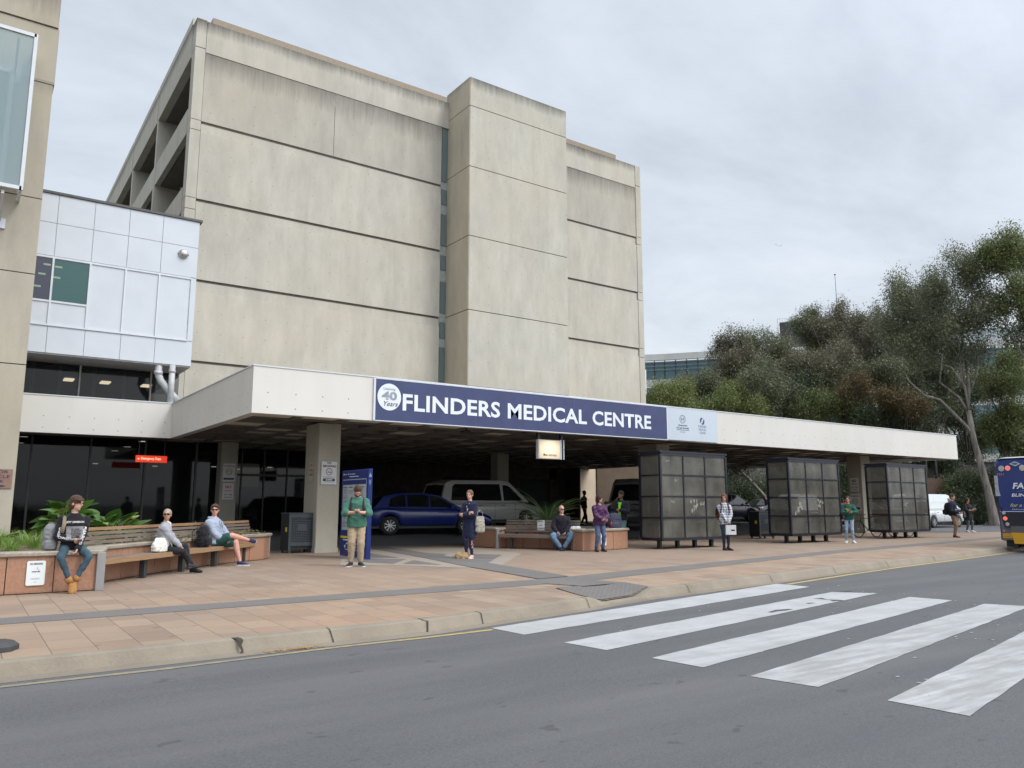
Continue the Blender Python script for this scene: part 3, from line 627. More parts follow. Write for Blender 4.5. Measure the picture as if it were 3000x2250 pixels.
q = MB(); q.box(-4, 6.2, 30.4, 36, 6.0, 6.1); q.box(-4, 6.2, 36, 36.1, 4.5, 6.1); q.box(-4, 6.2, 30.4, 36, 4.5, 4.6); P_('interior', q, M_dkint, gl)
q = MB()
for x, w_ in ((2.98, .05), (5.24, .05), (.8, .05)): q.box(x-w_/2, x+w_/2, 30.2, 30.3, 4.6, 6.12)
P_('mullion', q, pm('mullion_light', (.4, .38, .34), .5), gl)
q = MB()
for x in (2.4, 3.45, 4.4, 1.6): q.box(x-.05, x+.05, 30.35, 30.45, 4.6, 6.12)
q.box(-4, 6.2, 30.22, 30.29, 4.86, 4.95); P_('inner_frame', q, pm('inner_frame', (.09, .09, .09), .5), gl)
for p in ((2.9, 33), (4.12, 33), (5.56, 33)):
    q = MB(); q.box(p[0]-.16, p[0]+.16, 32.7, 33.3, 5.94, 5.985); P_('ceiling_lamp', q, M_lamp, gl)

# ------------------------------------------------------------------ canopy
ca = thing('entrance_canopy', 'long cream concrete entrance canopy carrying the blue name board', 'canopy', (20, 22, 0)); bpy.context.view_layer.update()
FY = 19.3; XL, XR = 5.67, 40.75; ZB, ZT = 3.6, 4.78
b = MB(); b.box(XL, XR, FY, FY+.25, ZB, ZT); P_('front_fascia', b, M_can, ca)
b = MB(); b.box(XL, XL+.25, FY+.251, 28.45, ZB, ZT-.003); b.box(XR-.25, XR, FY+.251, 33.5, ZB, ZT-.003); b.box(34.7, XR-.26, 33.3, 33.5, ZB, ZT); P_('side_fascia', b, M_can, ca)
b = MB(); b.box(-6, XL+.24, 28.451, 28.7, ZB, ZT); P_('rear_fascia', b, M_can, ca)
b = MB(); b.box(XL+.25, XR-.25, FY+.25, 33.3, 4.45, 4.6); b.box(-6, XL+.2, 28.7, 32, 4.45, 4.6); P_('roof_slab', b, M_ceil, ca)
b = MB(); b.box(XL-.02, XR+.02, FY-.02, FY+.28, ZT, ZT+.03); b.box(XL-.02, XL+.26, FY+.28, 28.45, ZT, ZT+.03); b.box(-6, XL+.2, 28.43, 28.72, ZT+.003, ZT+.033); P_('roof_flashing', b, M_alu, ca)
# coffered ceiling: slab, ribs and lowered tiles
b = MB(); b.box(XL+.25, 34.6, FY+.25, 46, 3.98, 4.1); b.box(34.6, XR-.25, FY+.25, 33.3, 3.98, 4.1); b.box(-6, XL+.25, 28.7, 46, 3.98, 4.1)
g = 1.35; nx = 0
xx = XL+.25
while xx < XR-.3:
    b.box(xx, xx+.16, FY+.26, 33.2 if xx > 34.6 else 45.9, 3.70, 3.985); xx += g
yy = FY+.6
while yy < 46:
    b.box(XL+.26 if yy < 28.8 else -5.9, XR-.26 if yy < 33 else 34.5, yy, yy+.16, 3.703, 3.988); yy += g
rr = random.Random(4); b.cur = 1
for i in range(27):
    for j in range(20):
        x = XL+.41+i*g; y = FY+.76+j*g
        if y > 45 or (x > 34 and y > 32): continue
        if rr.random() < .36: b.box(x+.02, x+1.15, y+.02, y+1.15, 3.73+rr.random()*.03, 3.95)
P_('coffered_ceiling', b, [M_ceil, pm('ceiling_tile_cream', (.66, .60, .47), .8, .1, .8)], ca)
cols_ = [(8.37, 21.75, .67, 1.05), (22.1, 21.75, .7, 1.05), (35.9, 21.6, .8, .75), (7.95, 30.6, .62, .6), (20.3, 30.2, .63, .6), (33.5, 31.0, .65, .65)]
for x, y, w_, d_ in cols_:
    b = MB(); b.box(x, x+w_, y, y+d_, -.05, 3.72, bev=.015); P_('column', b, M_col, ca)
    b = MB(); b.box(x-.015, x+w_+.015, y-.015, y+d_+.015, -.06, .13 if w_ > .66 else .1); P_('column_plinth', b, M_col, ca)
# undercroft walls
un = thing('undercroft_entrance', 'dark glazed hospital entrance under the canopy with lobby lamps behind the glass', 'building', (8, 34, 0)); bpy.context.view_layer.update()
k = NT('lobby_glass'); k.col((.008, .009, .01, 1)); k.rough(.035); k.b.inputs['Specular IOR Level'].default_value = .3; k.b.inputs['Alpha'].default_value = .8; M_lob = k.m
b = MB(); b.box(-6, 8.0, 31.4, 31.44, -.1, 3.7); b.box(8.6, 12.6, 33.6, 33.64, .1, 3.7); P_('glass_wall', b, M_lob, un)
b = MB()
for x in (1.8, 3.6, 5.4, 7.2): b.box(x, x+.06, 31.33, 31.4, 0, 3.7)
for x in (8.6, 9.55, 10.5, 11.5, 12.55): b.box(x, x+.05, 33.54, 33.6, .1, 3.7)
b.box(8.6, 12.6, 33.54, 33.6, 2.55, 2.65); P_('door_frame', b, pm('bronze_frame', (.05, .042, .035), .4), un)
M_bwall = pm('brown_brick_wall', (.075, .06, .048), .9, .2, 3); M_dw = pm('lobby_dark_wall', (.03, .03, .03), .9)
b = MB(); b.box(-6, 12.6, 45.9, 46.1, -.1, 4); b.box(12.6, 12.8, 33.6, 41, -.1, 3.98); b.box(-6, 12.6, 31.5, 46, -.05, .02); P_('lobby_wall', b, M_dw, un)
b = MB(); b.box(12.8, 23.5, 40.9, 41.1, 0, 3.98); b.box(23.5, 32.2, 40.9, 41.1, 0, .9); b.box(23.5, 32.2, 40.9, 41.1, 3.0, 3.98); b.box(28.4, 29.2, 40.9, 41.1, .9, 3.0); b.box(31.6, 33.1, 40.9, 41.1, 0, 3.98); P_('back_wall', b, M_bwall, un)
b = MB(); b.box(23.5, 28.4, 40.98, 41.0, .9, 3.0); b.box(29.2, 31.6, 40.98, 41.0, .9, 3.0); P_('window', b, glass_dark('matt_dark_glass', (.012, .013, .014), .5, .15), un)
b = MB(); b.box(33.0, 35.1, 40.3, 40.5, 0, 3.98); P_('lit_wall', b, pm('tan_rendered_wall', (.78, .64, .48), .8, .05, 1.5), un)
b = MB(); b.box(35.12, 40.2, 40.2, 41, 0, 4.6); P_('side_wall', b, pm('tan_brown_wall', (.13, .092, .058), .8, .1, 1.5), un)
b = MB(); b.box(32.9, 32.98, 39.4, 40.88, 0, 3.97); P_('wall_return', b, M_bwall, un)
b = MB()
for x, y in ((9.3, 37), (10.3, 37.4), (11.6, 36.2), (6.3, 34), (7, 38), (4.5, 37), (10.9, 39)): b.box(x-.09, x+.09, y-.09, y+.09, 3.05, 3.08)
P_('lobby_lamp', b, M_lampw, un)
b = MB(); b.box(8.9, 12.4, 40, 40.1, .4, 1.5); b.box(9.6, 10.6, 38, 38.1, 1.0, 2.2); b.box(10.8, 12, 38, 38.1, 1.0, 2.2); P_('lobby_panel', b, pm('lobby_poster_grey', (.35, .38, .42), .6), un)
for i, (x, y) in enumerate([(1.52, 30.4), (5.14, 30.3), (5.1, 29.2)][:2]+[(3.3, 30.4)]):
    pass
for u_, v_, lab in ((152, 395, 'lit downlight nearest the left building in the dark soffit'), (128, 435, 'second lit downlight beside the left building'), (923, 427, 'lit downlight closest to the canopy corner, above the emergency sign'), (825, 461, 'middle of the three lit downlights above the emergency sign'), (745, 487, 'farthest of the three lit downlights above the emergency sign')):
    p = gnd(u_/2.212, 1100+v_/2.212, 3.68)
    q = MB(); q.tube([(0, 0, 0), (0, 0, .03)], .14, 14); t = thing('downlight', lab, 'lamp', (p.x, p.y, 3.665), 0, 'downlights under the low canopy'); q.build('lens', M_lampw, t)
    q = MB(); q.tube([(0, 0, .006), (0, 0, .035)], .175, 14); q.build('rim', M_alu, t)
# CCTV camera
p = Y_ = gnd(1238, 1268, 3.69) if False else Vector((12.55, 20.4, 3.70))
cc = thing('security_camera', 'small black security camera under the canopy behind the name board', 'camera', p)
q = MB(); q.tube([(0, 0, 0), (0, 0, -.1)], .03, 8); q.build('mount', M_blk, cc); q = MB(); q.box(-.15, .12, -.07, .07, -.2, -.08, bev=.02); q.build('camera_body', M_blk, cc)
q = MB(); q.tube([(-.19, 0, -.14), (-.15, 0, -.14)], .045, 10); q.build('lens', M_dk, cc)

# ------------------------------------------------------------------ signs
M_navy = pm('sign_navy', (.035, .048, .135), .42, .08, 2.5); M_sw = pm('sign_white', (.70, .74, .80), .4, .02); M_ink = pm('sign_ink', (.03, .035, .06), .6); M_gry = pm('sign_grey_ink', (.28, .32, .36), .6)
M_board = pm('sign_pale_board', (.50, .565, .63), .45, .02, 1)
nb = thing('name_board', 'long navy name board with white hospital lettering on the canopy', 'sign', (14.5, FY-.02, 4.2)); bpy.context.view_layer.update()
b = MB(); b.box(8.96, 20.1, FY-.045, FY-.0, 3.62, 4.745); P_('board', b, M_navy, nb)
b = MB(); b.box(8.90, 8.955, FY-.05, FY-.0, 3.6, 4.76); b.box(20.1, 20.14, FY-.05, FY, 3.6, 4.76); b.box(8.96, 20.1, FY-.05, FY, 3.595, 3.618); b.box(8.96, 20.1, FY-.05, FY, 4.747, 4.77); P_('trim', b, M_alu, nb)
b = MB()
for x in (12.15, 15.9, 17.9): b.box(x, x+.012, FY-.049, FY-.046, 3.62, 4.745)
P_('board_seam', b, pm('seam_navy', (.09, .1, .2), .5), nb)
def txt(s, x, y, z, parent, mat, **kw):
    M = frame((x, y, z), (1, 0, 0), (0, 0, 1)); o = text(s, 'lettering', mat, parent, M, **kw); o.matrix_parent_inverse = Matrix.Translation(-Vector(parent.location)); return o
for s, x0_, x1_ in (('FLINDERS', 9.77, 13.02), ('MEDICAL', 13.30, 16.42), ('CENTRE', 16.66, 19.32)):
    txt(s, x0_, FY-.05, 3.925, nb, M_sw, width=x1_-x0_, height=.475, bold=.026, space=1.04)
b = MB(); M = frame((9.36, FY-.048, 4.27), (1, 0, 0), (0, 0, 1)); b.prism([(math.cos(a*math.pi/24)*.355, math.sin(a*math.pi/24)*.37) for a in range(48)], 0, .008, M); P_('anniversary_disc', b, M_sw, nb)
txt('Celebrating', 9.17, FY-.062, 4.44, nb, M_gry, width=.37, height=.09, shear=.3); txt('40', 9.13, FY-.062, 4.19, nb, M_gry, width=.46, height=.23, bold=.035)
txt('Years', 9.20, FY-.062, 4.02, nb, M_ink, width=.42, height=.13, shear=.35)
wb = thing('logo_board', 'white board with two small emblems beside the navy name board', 'sign', (21.4, FY-.02, 4.2)); bpy.context.view_layer.update()
b = MB(); b.box(20.145, 22.75, FY-.045, FY, 3.62, 4.745); P_('board', b, M_board, wb)
def ring(b, cx, cz, r0, r1, y, n=40, sx=1.0):
    v = []; f = []
    for i in range(n):
        a = 2*math.pi*i/n
        for r_ in (r0, r1): v.append((cx+math.cos(a)*r_*sx, y, cz+math.sin(a)*r_))
    for i in range(n): j = (i+1) % n; f.append((2*i, 2*i+1, 2*j+1, 2*j))
    b.add(v, f)
b = MB(); ring(b, 20.9, 4.38, .135, .15, FY-.048); ring(b, 20.9, 4.38, .10, .105, FY-.048)
for sgn in (-1, 1): b.add([(20.9+sgn*x, FY-.048, 4.38+z) for x, z in ((.015, -.05), (.055, -.03), (.062, .03), (.035, .065), (.03, .0), (.01, -.02))], [tuple(range(6))])
P_('state_emblem', b, M_ink, wb)
txt('Government', 20.68, FY-.05, 4.13, wb, M_navy, width=.44, height=.065, bold=.01); txt('of South Australia', 20.58, FY-.05, 4.035, wb, M_navy, width=.64, height=.065, bold=.01)
b = MB(); b.box(20.59, 21.23, FY-.049, FY-.046, 3.985, 4.0); P_('rule', b, M_ink, wb); txt('SA Health', 20.76, FY-.05, 3.90, wb, M_gry, width=.26, height=.05)
b = MB()
for s in (1, -1):
    pts = [(-.115, -.06), (-.12, .03), (-.09, .10), (-.03, .135), (.05, .10), (-.02, .06), (-.05, .0), (-.06, -.04), (-.09, -.07)]
    b.add([(21.93+s*x, FY-.048, 4.37+s*z) for x, z in pts], [tuple(range(len(pts)))])
P_('swirl_emblem', b, M_navy, wb)
for s, z, w_ in (('FLINDERS', 4.135, .42), ('MEDICAL', 4.02, .40), ('CENTRE', 3.905, .33)): txt(s, 21.93-w_/2, FY-.05, z, wb, M_gry, width=w_, height=.08)
# main entrance lit sign
ms = thing('main_entrance_sign', 'backlit cream box sign reading Main entrance hanging under the canopy', 'sign', (15.1, 19.55, 2.8)); bpy.context.view_layer.update()
k = NT('lit_sign_face'); o_ = k.obj(); g_ = k.n('ShaderNodeTexGradient', gradient_type='SPHERICAL'); mp_ = k.n('ShaderNodeMapping'); k.l(o_, mp_.inputs[0]); mp_.inputs['Location'].default_value = (0, 0, -.35/.55*1.0); mp_.inputs['Scale'].default_value = (1.7, 1, 1.9)
k.l(mp_.outputs[0], g_.inputs[0]); k.col((.55, .47, .34, 1)); k.l(k.mix(g_.outputs[1], (.34, .27, .17, 1), (1, .78, .48, 1)), k.b.inputs['Emission Color']); k.l(k.mapr(g_.outputs[1], 0, .8, .28, 1.05), k.b.inputs['Emission Strength']); M_lit = k.m
b = MB(); b.box(-.41, .41, -.03, .0, .0, .56); o = b.build('lit_face', M_lit, ms)
b = MB(); b.box(-.43, .43, .0, .13, -.02, .59, bev=.01); b.box(.43, .47, -.035, .14, -.02, .6); b.box(.56, .585, -.03, .1, -.02, .6); b.build('sign_case', M_alu, ms)
b = MB(); b.box(-.43, -.33, .02, .1, .59, .9); b.box(.48, .555, .0, .1, -.02, .9); b.build('hanger', M_blk, ms)
o = text('Main entrance', 'lettering', M_ink, ms, frame((-.25, -.033, .07), (1, 0, 0), (0, 0, 1)), width=.52, height=.085, bold=.012)
# emergency sign
es = thing('emergency_sign', 'red sign with a left arrow reading Emergency Dept. hanging in the dark undercroft', 'sign', (5.2, 28.9, 2.78), R(4))
k = NT('lit_red'); k.col((.5, .03, .012, 1)); k.rough(.4); k.b.inputs['Emission Color'].default_value = (.75, .05, .02, 1); k.b.inputs['Emission Strength'].default_value = .75
b = MB(); b.box(-.5, .5, -.03, .03, 0, .23, bev=.006); b.build('board', k.m, es)
text('Emergency Dept.', 'lettering', pm('lit_cream_letters', (.8, .7, .4), .5, 0, emit=(1, .8, .4), es=.8), es, frame((-.33, -.033, .06), (1, 0, 0), (0, 0, 1)), width=.64, height=.115, bold=.008)
b = MB(); b.box(-.43, -.36, -.034, -.031, .108, .118); b.add([(-.45, -.034, .113), (-.41, -.034, .145), (-.40, -.034, .14), (-.43, -.034, .113), (-.40, -.034, .086), (-.41, -.034, .081)], [tuple(range(6))]); b.build('arrow', MC['lit_cream_letters'], es)
b = MB(); b.box(-.42, -.40, -.01, .01, .23, .95); b.box(.40, .42, -.01, .01, .23, .95); b.build('hanger', M_blk, es)

def cig(b, cx, cz, s, y=-.012):
    b.box(cx-s*.5, cx+s*.1, y-.001, y, cz-s*.07, cz+s*.05); b.box(cx+s*.16, cx+s*.5, y-.001, y, cz-s*.07, cz+s*.05)
    for t in range(5): b.bar((cx+s*(.3-.05*t), y, cz+s*(.1+.1*t)), (cx+s*(.36-.06*t+.08*math.sin(t*2)), y, cz+s*(.2+.1*t)), s*.05, .002)
M_plate = pm('sign_plate', (.62, .66, .66), .4, .02)
def small_sign(loc, rz, label, w_=.25, h_=.37, z=.0, group='small no smoking signs on the planters and benches'):
    t = thing('no_smoking_sign', label, 'sign', loc, rz, group)
    b = MB(); M = frame((0, 0, 0), (1, 0, 0), (0, 0, 1)); r_ = .025; pts = []
    for cx_, cz_, a0 in ((w_/2-r_, h_-r_, 0), (-w_/2+r_, h_-r_, 90), (-w_/2+r_, r_, 180), (w_/2-r_, r_, 270)):
        for q in range(5): a = R(a0+q*22.5); pts.append((cx_+math.cos(a)*r_, cz_+math.sin(a)*r_))
    b.prism(pts, 0, .01, M); b.build('plate', pm('sign_plate_white', (.72, .76, .76), .4, .02), t)
    text('NO SMOKING', 'lettering', M_ink, t, frame((-.085*w_/.25, -.012, h_*.84), (1, 0, 0), (0, 0, 1)), width=.17*w_/.25, height=.03, bold=.02)
    b = MB(); cig(b, 0, h_*.56, .11*w_/.25); b.build('cigarette_symbol', M_ink, t)
    b = MB()
    for q, ww in enumerate((.13, .11, .05)): b.box(-ww/2, ww/2, -.0115, -.0105, h_*(.28-.035*q)-(.03 if q == 2 else 0), h_*(.28-.035*q)+.005-(.03 if q == 2 else 0))
    b.build('small_print', M_gry, t)
    return t
# big no smoking sign on the first column
ns = thing('no_smoking_sign', 'large white NO SMOKING sign with $200 penalty on the front column', 'sign', (8.70, 21.735, 1.93)); 
b = MB(); b.box(-.245, .245, -.012, 0, 0, .68, bev=.004); b.build('plate', pm('sign_plate_big', (.55, .56, .54), .5, .02), ns)
b = MB(); b.box(-.245, .245, -.0145, -.0125, .0, .012); b.box(-.245, .245, -.0145, -.0125, .668, .68); b.box(-.245, -.233, -.0145, -.0125, .012, .668); b.box(.233, .245, -.0145, -.0125, .012, .668); b.build('border', M_gry, ns)
F_ = lambda x, z: frame((x, -.015, z), (1, 0, 0), (0, 0, 1))
text('NO', 'lettering', M_ink, ns, F_(0, .595), width=.12, height=.06, bold=.025, align='CENTER'); text('SMOKING', 'lettering', M_ink, ns, F_(0, .505), width=.40, height=.065, bold=.025, align='CENTER')
b = MB(); ring(b, 0, .375, .085, .1, -.015); b.bar((-.065, -.0155, .44), (.065, -.0155, .31), .012, .002); cig(b, 0, .36, .13, -.0155); b.build('cigarette_symbol', M_ink, ns)
text('MAXIMUM PENALTY', 'lettering', M_ink, ns, F_(0, .21), width=.36, height=.022, align='CENTER', bold=.01)
b = MB(); b.box(-.18, .18, -.0145, -.0125, .10, .18); b.build('price_band', M_ink, ns); text('$200', 'lettering', M_sw, ns, frame((0, -.0165, .115), (1, 0, 0), (0, 0, 1)), width=.2, height=.05, bold=.02, align='CENTER')
b = MB(); b.box(-.17, .17, -.0145, -.0125, .06, .072); b.build('small_print', M_gry, ns)
# signs on columns, faint red notice on the side of the first column
M_red = pm('sign_red', (.45, .03, .03), .5)
t = thing('notice', 'narrow faded notice with red lettering on the shaded side of the front column', 'sign', (8.362, 22.25, 2.0), R(-90))
b = MB(); b.box(-.17, .17, -.008, 0, 0, .6); b.build('plate', pm('notice_plate', (.40, .38, .34), .6), t)
text('NO', 'lettering', M_red, t, frame((0, -.01, .47), (1, 0, 0), (0, 0, 1)), width=.13, height=.08, bold=.02, align='CENTER'); text('PARKING', 'lettering', M_red, t, frame((0, -.01, .33), (1, 0, 0), (0, 0, 1)), width=.26, height=.06, bold=.02, align='CENTER'); text('ANY TIME', 'lettering', M_red, t, frame((0, -.01, .2), (1, 0, 0), (0, 0, 1)), width=.26, height=.05, bold=.02, align='CENTER')
def nopark(x, y, z, lab, s=1.0, col=M_red, dx=0, rz=0):
    t = thing('no_parking_sign', lab, 'sign', (x, y, z), rz)
    b = MB(); b.box(-.16*s, .16*s, -.008, 0, 0, .47*s, bev=.003); b.build('plate', pm('sign_plate_dim', (.60, .60, .57), .5, .02), t)
    text('NO', 'lettering', col, t, frame((0, -.01, .32*s), (1, 0, 0), (0, 0, 1)), width=.17*s, height=.09*s, bold=.03, align='CENTER')
    text('PARKING', 'lettering', col, t, frame((0, -.01, .235*s), (1, 0, 0), (0, 0, 1)), width=.24*s, height=.04*s, bold=.02, align='CENTER')
    text('ANY TIME', 'lettering', M_ink, t, frame((0, -.01, .12*s), (1, 0, 0), (0, 0, 1)), width=.24*s, height=.045*s, bold=.01, align='CENTER')
    b = MB(); b.box(-.11*s, .11*s, -.0095, -.0085, .06*s, .075*s); b.build('arrow_bar', M_ink, t); return t
def smoke2(x, y, z, lab, s=1.0, rz=0):
    t = thing('no_smoking_sign', lab, 'sign', (x, y, z), rz)
    b = MB(); b.box(-.2*s, .2*s, -.008, 0, 0, .6*s, bev=.003); b.build('plate', pm('sign_plate_dim', (.60, .60, .57), .5, .02), t)
    b = MB(); ring(b, 0, .33*s, .085*s, .1*s, -.01); b.bar((-.06*s, -.011, .39*s), (.06*s, -.011, .27*s), .012*s, .002); cig(b, 0, .33*s, .12*s, -.011); b.build('cigarette_symbol', M_ink, t)
    text('NO SMOKING', 'lettering', M_ink, t, frame((0, -.01, .49*s), (1, 0, 0), (0, 0, 1)), width=.34*s, height=.05*s, bold=.01, align='CENTER')
    b = MB(); b.box(-.17*s, .17*s, -.0095, -.0085, .06*s, .13*s); b.build('penalty_band', M_navy, t); return t
nopark(8.26, 30.59, 1.55, 'small white NO PARKING sign on the shaded column behind the bench', 1.3); smoke2(8.26, 30.59, 2.22, 'dim no smoking sign above the NO PARKING sign on the shaded column', 1.15)
nopark(35.885, 22.0, 2.0, 'NO PARKING sign on the column between the second and third shelters', 1.4, M_ink, rz=R(-90)); smoke2(35.885, 22.0, 1.05, 'no smoking notice below the NO PARKING sign between the second and third shelters', 1.4, rz=R(-90))
# visitor bicycle rack plaque
vp = thing('bicycle_rack_sign', 'brown plaque with dark letters and an arrow at the left edge', 'sign', (.60, LY-.01, 1.8)); bpy.context.view_layer.update()
k_ = pm('bronze_plaque', (.26, .155, .115), .5, .06); b = MB(); b.box(-.52, .52, -.02, 0, 0, .54, bev=.004); b.build('plate', k_, vp)
for s, z, w_ in (('VISITOR', .42, .62), ('BICYCLE', .29, .64), ('RACK', .16, .38)): text(s, 'lettering', M_ink, vp, frame((.42 if s == 'VISITOR' else (.46 if s == 'BICYCLE' else .33), -.022, z), (1, 0, 0), (0, 0, 1)), width=w_, height=.085, bold=.015, align='RIGHT')
b = MB(); b.add([(.05, -.022, .085), (.26, -.022, .085), (.26, -.022, .11), (.40, -.022, .07), (.26, -.022, .03), (.26, -.022, .055), (.05, -.022, .055)], [tuple(range(7))]); b.build('arrow', M_ink, vp)
t = thing('wall_panel_sign', 'plain grey metal panel on the left building at the frame edge', 'sign', (.15, LY-.01, 2.85))
b = MB(); b.box(-.9, .28, -.08, 0, 0, 1.15, bev=.01); b.build('panel', pm('grey_panel', (.22, .25, .30), .4), t); b = MB(); b.box(-.86, .24, -.085, -.081, .05, .09); b.build('rule', M_alu, t)
# ------------------------------------------------------------------ planters, benches
k = NT('pink_granite'); P = k.pos(); f1 = k.noise(P, 24, 5, .7); f2 = k.noise(P, 1.1, 5); vo = k.n('ShaderNodeTexVoronoi'); k.l(P, vo.inputs['Vector']); vo.inputs['Scale'].default_value = 34
c = k.mix(k.mapr(f1, .3, .7), (.30, .15, .09, 1), (.42, .24, .155, 1)); c = k.mix(k.mapr(vo.outputs['Distance'], 0, .3, .5, 0), c, (.24, .11, .06, 1)); c = k.mix(k.mapr(f2, .45, .7, 0, .5), c, (.34, .17, .105, 1))
sx = k.n('ShaderNodeSeparateXYZ'); k.l(P, sx.inputs[0]); st = k.noise(k.scl(P, (9, 9, .8)), 1, 5, .7); c = k.mix(k.math('MULTIPLY', k.mapr(sx.outputs[2], .25, .56, 0, 1), k.mapr(st, .5, .7, 0, .6)), c, (.13, .07, .045, 1)); c = k.mix(k.mapr(sx.outputs[2], .0, .06, .5, 0), c, (.13, .09, .06, 1))
k.col(c); k.rough(.6); k.bump(f1, .2, .005); M_gran = k.m
k = NT('planter_coping'); P = k.pos(); f1 = k.noise(P, 20, 5, .7); f2 = k.noise(P, 1.6, 4); c = k.mix(k.mapr(f1, .3, .7), (.25, .215, .17, 1), (.40, .35, .285, 1)); c = k.mix(k.mapr(f2, .4, .65, 0, .6), c, (.20, .165, .12, 1)); k.col(c); k.rough(.85); k.bump(f1, .5, .01); M_cop = k.m
k = NT('planter_soil'); P = k.pos(); f1 = k.noise(P, 18, 5, .7); c = k.mix(k.mapr(f1, .35, .65), (.06, .042, .028, 1), (.19, .145, .10, 1)); k.col(c); k.rough(.95); k.bump(f1, 1, .03); M_soil = k.m
def planter(label, loop, segs, cop_h=.08, top=.56, thick=.34, group=None):
    """loop: closed outline (world xy, counter clockwise seen from above with the public side listed in segs)"""
    c0 = Vector((sum(p[0] for p in loop)/len(loop), sum(p[1] for p in loop)/len(loop), 0))
    t = thing('planter', label, 'planter', c0); n = len(loop); L = [Vector((p[0], p[1], 0))-c0 for p in loop]
    ctr = Vector((0, 0, 0))
    def inset(d):
        out = []
        for i in range(n):
            a, b_, c_ = L[i-1], L[i], L[(i+1) % n]; e1 = (b_-a).normalized(); e2 = (c_-b_).normalized(); n1 = Vector((-e1.y, e1.x, 0)); n2 = Vector((-e2.y, e2.x, 0)); m_ = (n1+n2)
            m_ = m_/max(.3, m_.length_squared)*2*.5*2/2 if m_.length > 1e-6 else n1
            m_ = (n1+n2).normalized()/max(.45, math.sqrt((1+n1.dot(n2))/2)); out.append(b_+m_*d)
        return out
    for i in range(n):
        a, b_ = L[i], L[(i+1) % n]; l_ = (b_-a).length; e = (b_-a)/l_; nn = max(1, round(l_/.62))
        M = Matrix((e, Vector((-e.y, e.x, 0)), UZ)).transposed().to_4x4(); M.translation = a
        for q in range(nn):
            g_ = MB(); g_.box(l_*q/nn+.006, l_*(q+1)/nn-.006, 0, .04, .012, top, M, bev=.004); g_.build('cladding_panel', M_gran, t)
    b = MB(); i0, i1, i2 = inset(.035), inset(.16), inset(-.035)
    def band(A, B, z0, z1):
        v = [(*p[:2], z0) for p in A]+[(*p[:2], z0) for p in B]+[(*p[:2], z1) for p in A]+[(*p[:2], z1) for p in B]; f = []
        for i in range(n):
            j = (i+1) % n; f += [(i, j, n+j, n+i)[::-1], (2*n+i, 2*n+j, 3*n+j, 3*n+i), (i, j, 2*n+j, 2*n+i), (n+i, n+j, 3*n+j, 3*n+i)[::-1]]
        b.add(v, f)
    band(i0, i1, 0, top-.004); b.build('planter_core', pm('core_concrete', (.10, .085, .07), .9), t)
    b = MB(); i3 = inset(.26); i2b = inset(-.045); i2c = inset(-.02)
    v = []
    pr = [(i2c, top), (i2b, top+.02), (i2b, top+cop_h-.02), (i2c, top+cop_h), (i3, top+cop_h), (i3, top-.05)]
    for A, z in pr: v += [(*p[:2], z) for p in A]
    f = []
    for r_ in range(len(pr)-1):
        for i in range(n): j = (i+1) % n; f.append((r_*n+i, r_*n+j, (r_+1)*n+j, (r_+1)*n+i))
    b.add(v, f); b.build('coping', M_cop, t)
    b = MB(); b.add([(*p[:2], top-.02) for p in inset(.2)], [tuple(range(n))]); b.build('soil', M_soil, t)
    return t, c0
pl1, c1_ = planter('long pink granite planter with weathered coping on the left, full of leafy plants', [(-7, 14.36), (1.93, 14.36), (2.2, 15.86), (2.9, 16.72), (4.05, 18.1), (5.45, 19.33), (6.3, 19.82), (6.62, 20.35), (6.1, 21.3), (4.4, 21.9), (2.6, 22.2), (-7, 22.2)], None)
pl2, c2_ = planter('pink granite planter with a palm in front of the parked van', [(13.72, 22.3), (13.83, 21.7), (13.94, 20.84), (14.40, 20.95), (15.56, 18.86), (15.12, 18.55), (15.06, 17.92), (17.12, 18.2), (17.35, 19.6), (17.0, 21.2), (15.9, 22.5), (14.6, 22.9)], None)
# low turf mounds and soil level
b = MB()
v = []; f = []; nx_, ny_ = 26, 12
for i in range(nx_+1):
    for j in range(ny_+1):
        x = -6.6+i*(8.2/nx_); y = 14.75+j*.55; v.append((x, y, .545+.09*sstep(14.7, 16.2, y)+noise.noise(Vector((x*1.7, y*1.7, 0)))*.04))
for i in range(nx_):
    for j in range(ny_): f.append((i*(ny_+1)+j, (i+1)*(ny_+1)+j, (i+1)*(ny_+1)+j+1, i*(ny_+1)+j+1))
b.add(v, f); o = b.build('planter_mulch', M_soil, None, True); o['kind'] = 'structure'
k = NT('bench_timber'); P = k.obj(); f1 = k.noise(k.scl(P, (1.2, 22, 22)), 2.2, 6, .7); f2 = k.noise(P, 1.3, 4); c = k.mix(k.mapr(f1, .3, .7), (.115, .08, .06, 1), (.24, .19, .15, 1)); c = k.mix(k.mapr(f2, .4, .65, 0, .5), c, (.21, .185, .165, 1)); k.col(c); k.rough(.65); k.bump(f1, .3, .004); M_wood = k.m
k = NT('bench_timber_tan'); P = k.obj(); f1 = k.noise(k.scl(P, (1.2, 22, 22)), 2.2, 6, .7); c = k.mix(k.mapr(f1, .3, .7), (.22, .125, .06, 1), (.40, .255, .14, 1)); k.col(c); k.rough(.55); k.bump(f1, .3, .004); M_wood2 = k.m
M_steel = pm('bench_steel', (.035, .042, .045), .45, .05); M_gal = pm('galvanised_post', (.27, .27, .265), .5, .08, 3)
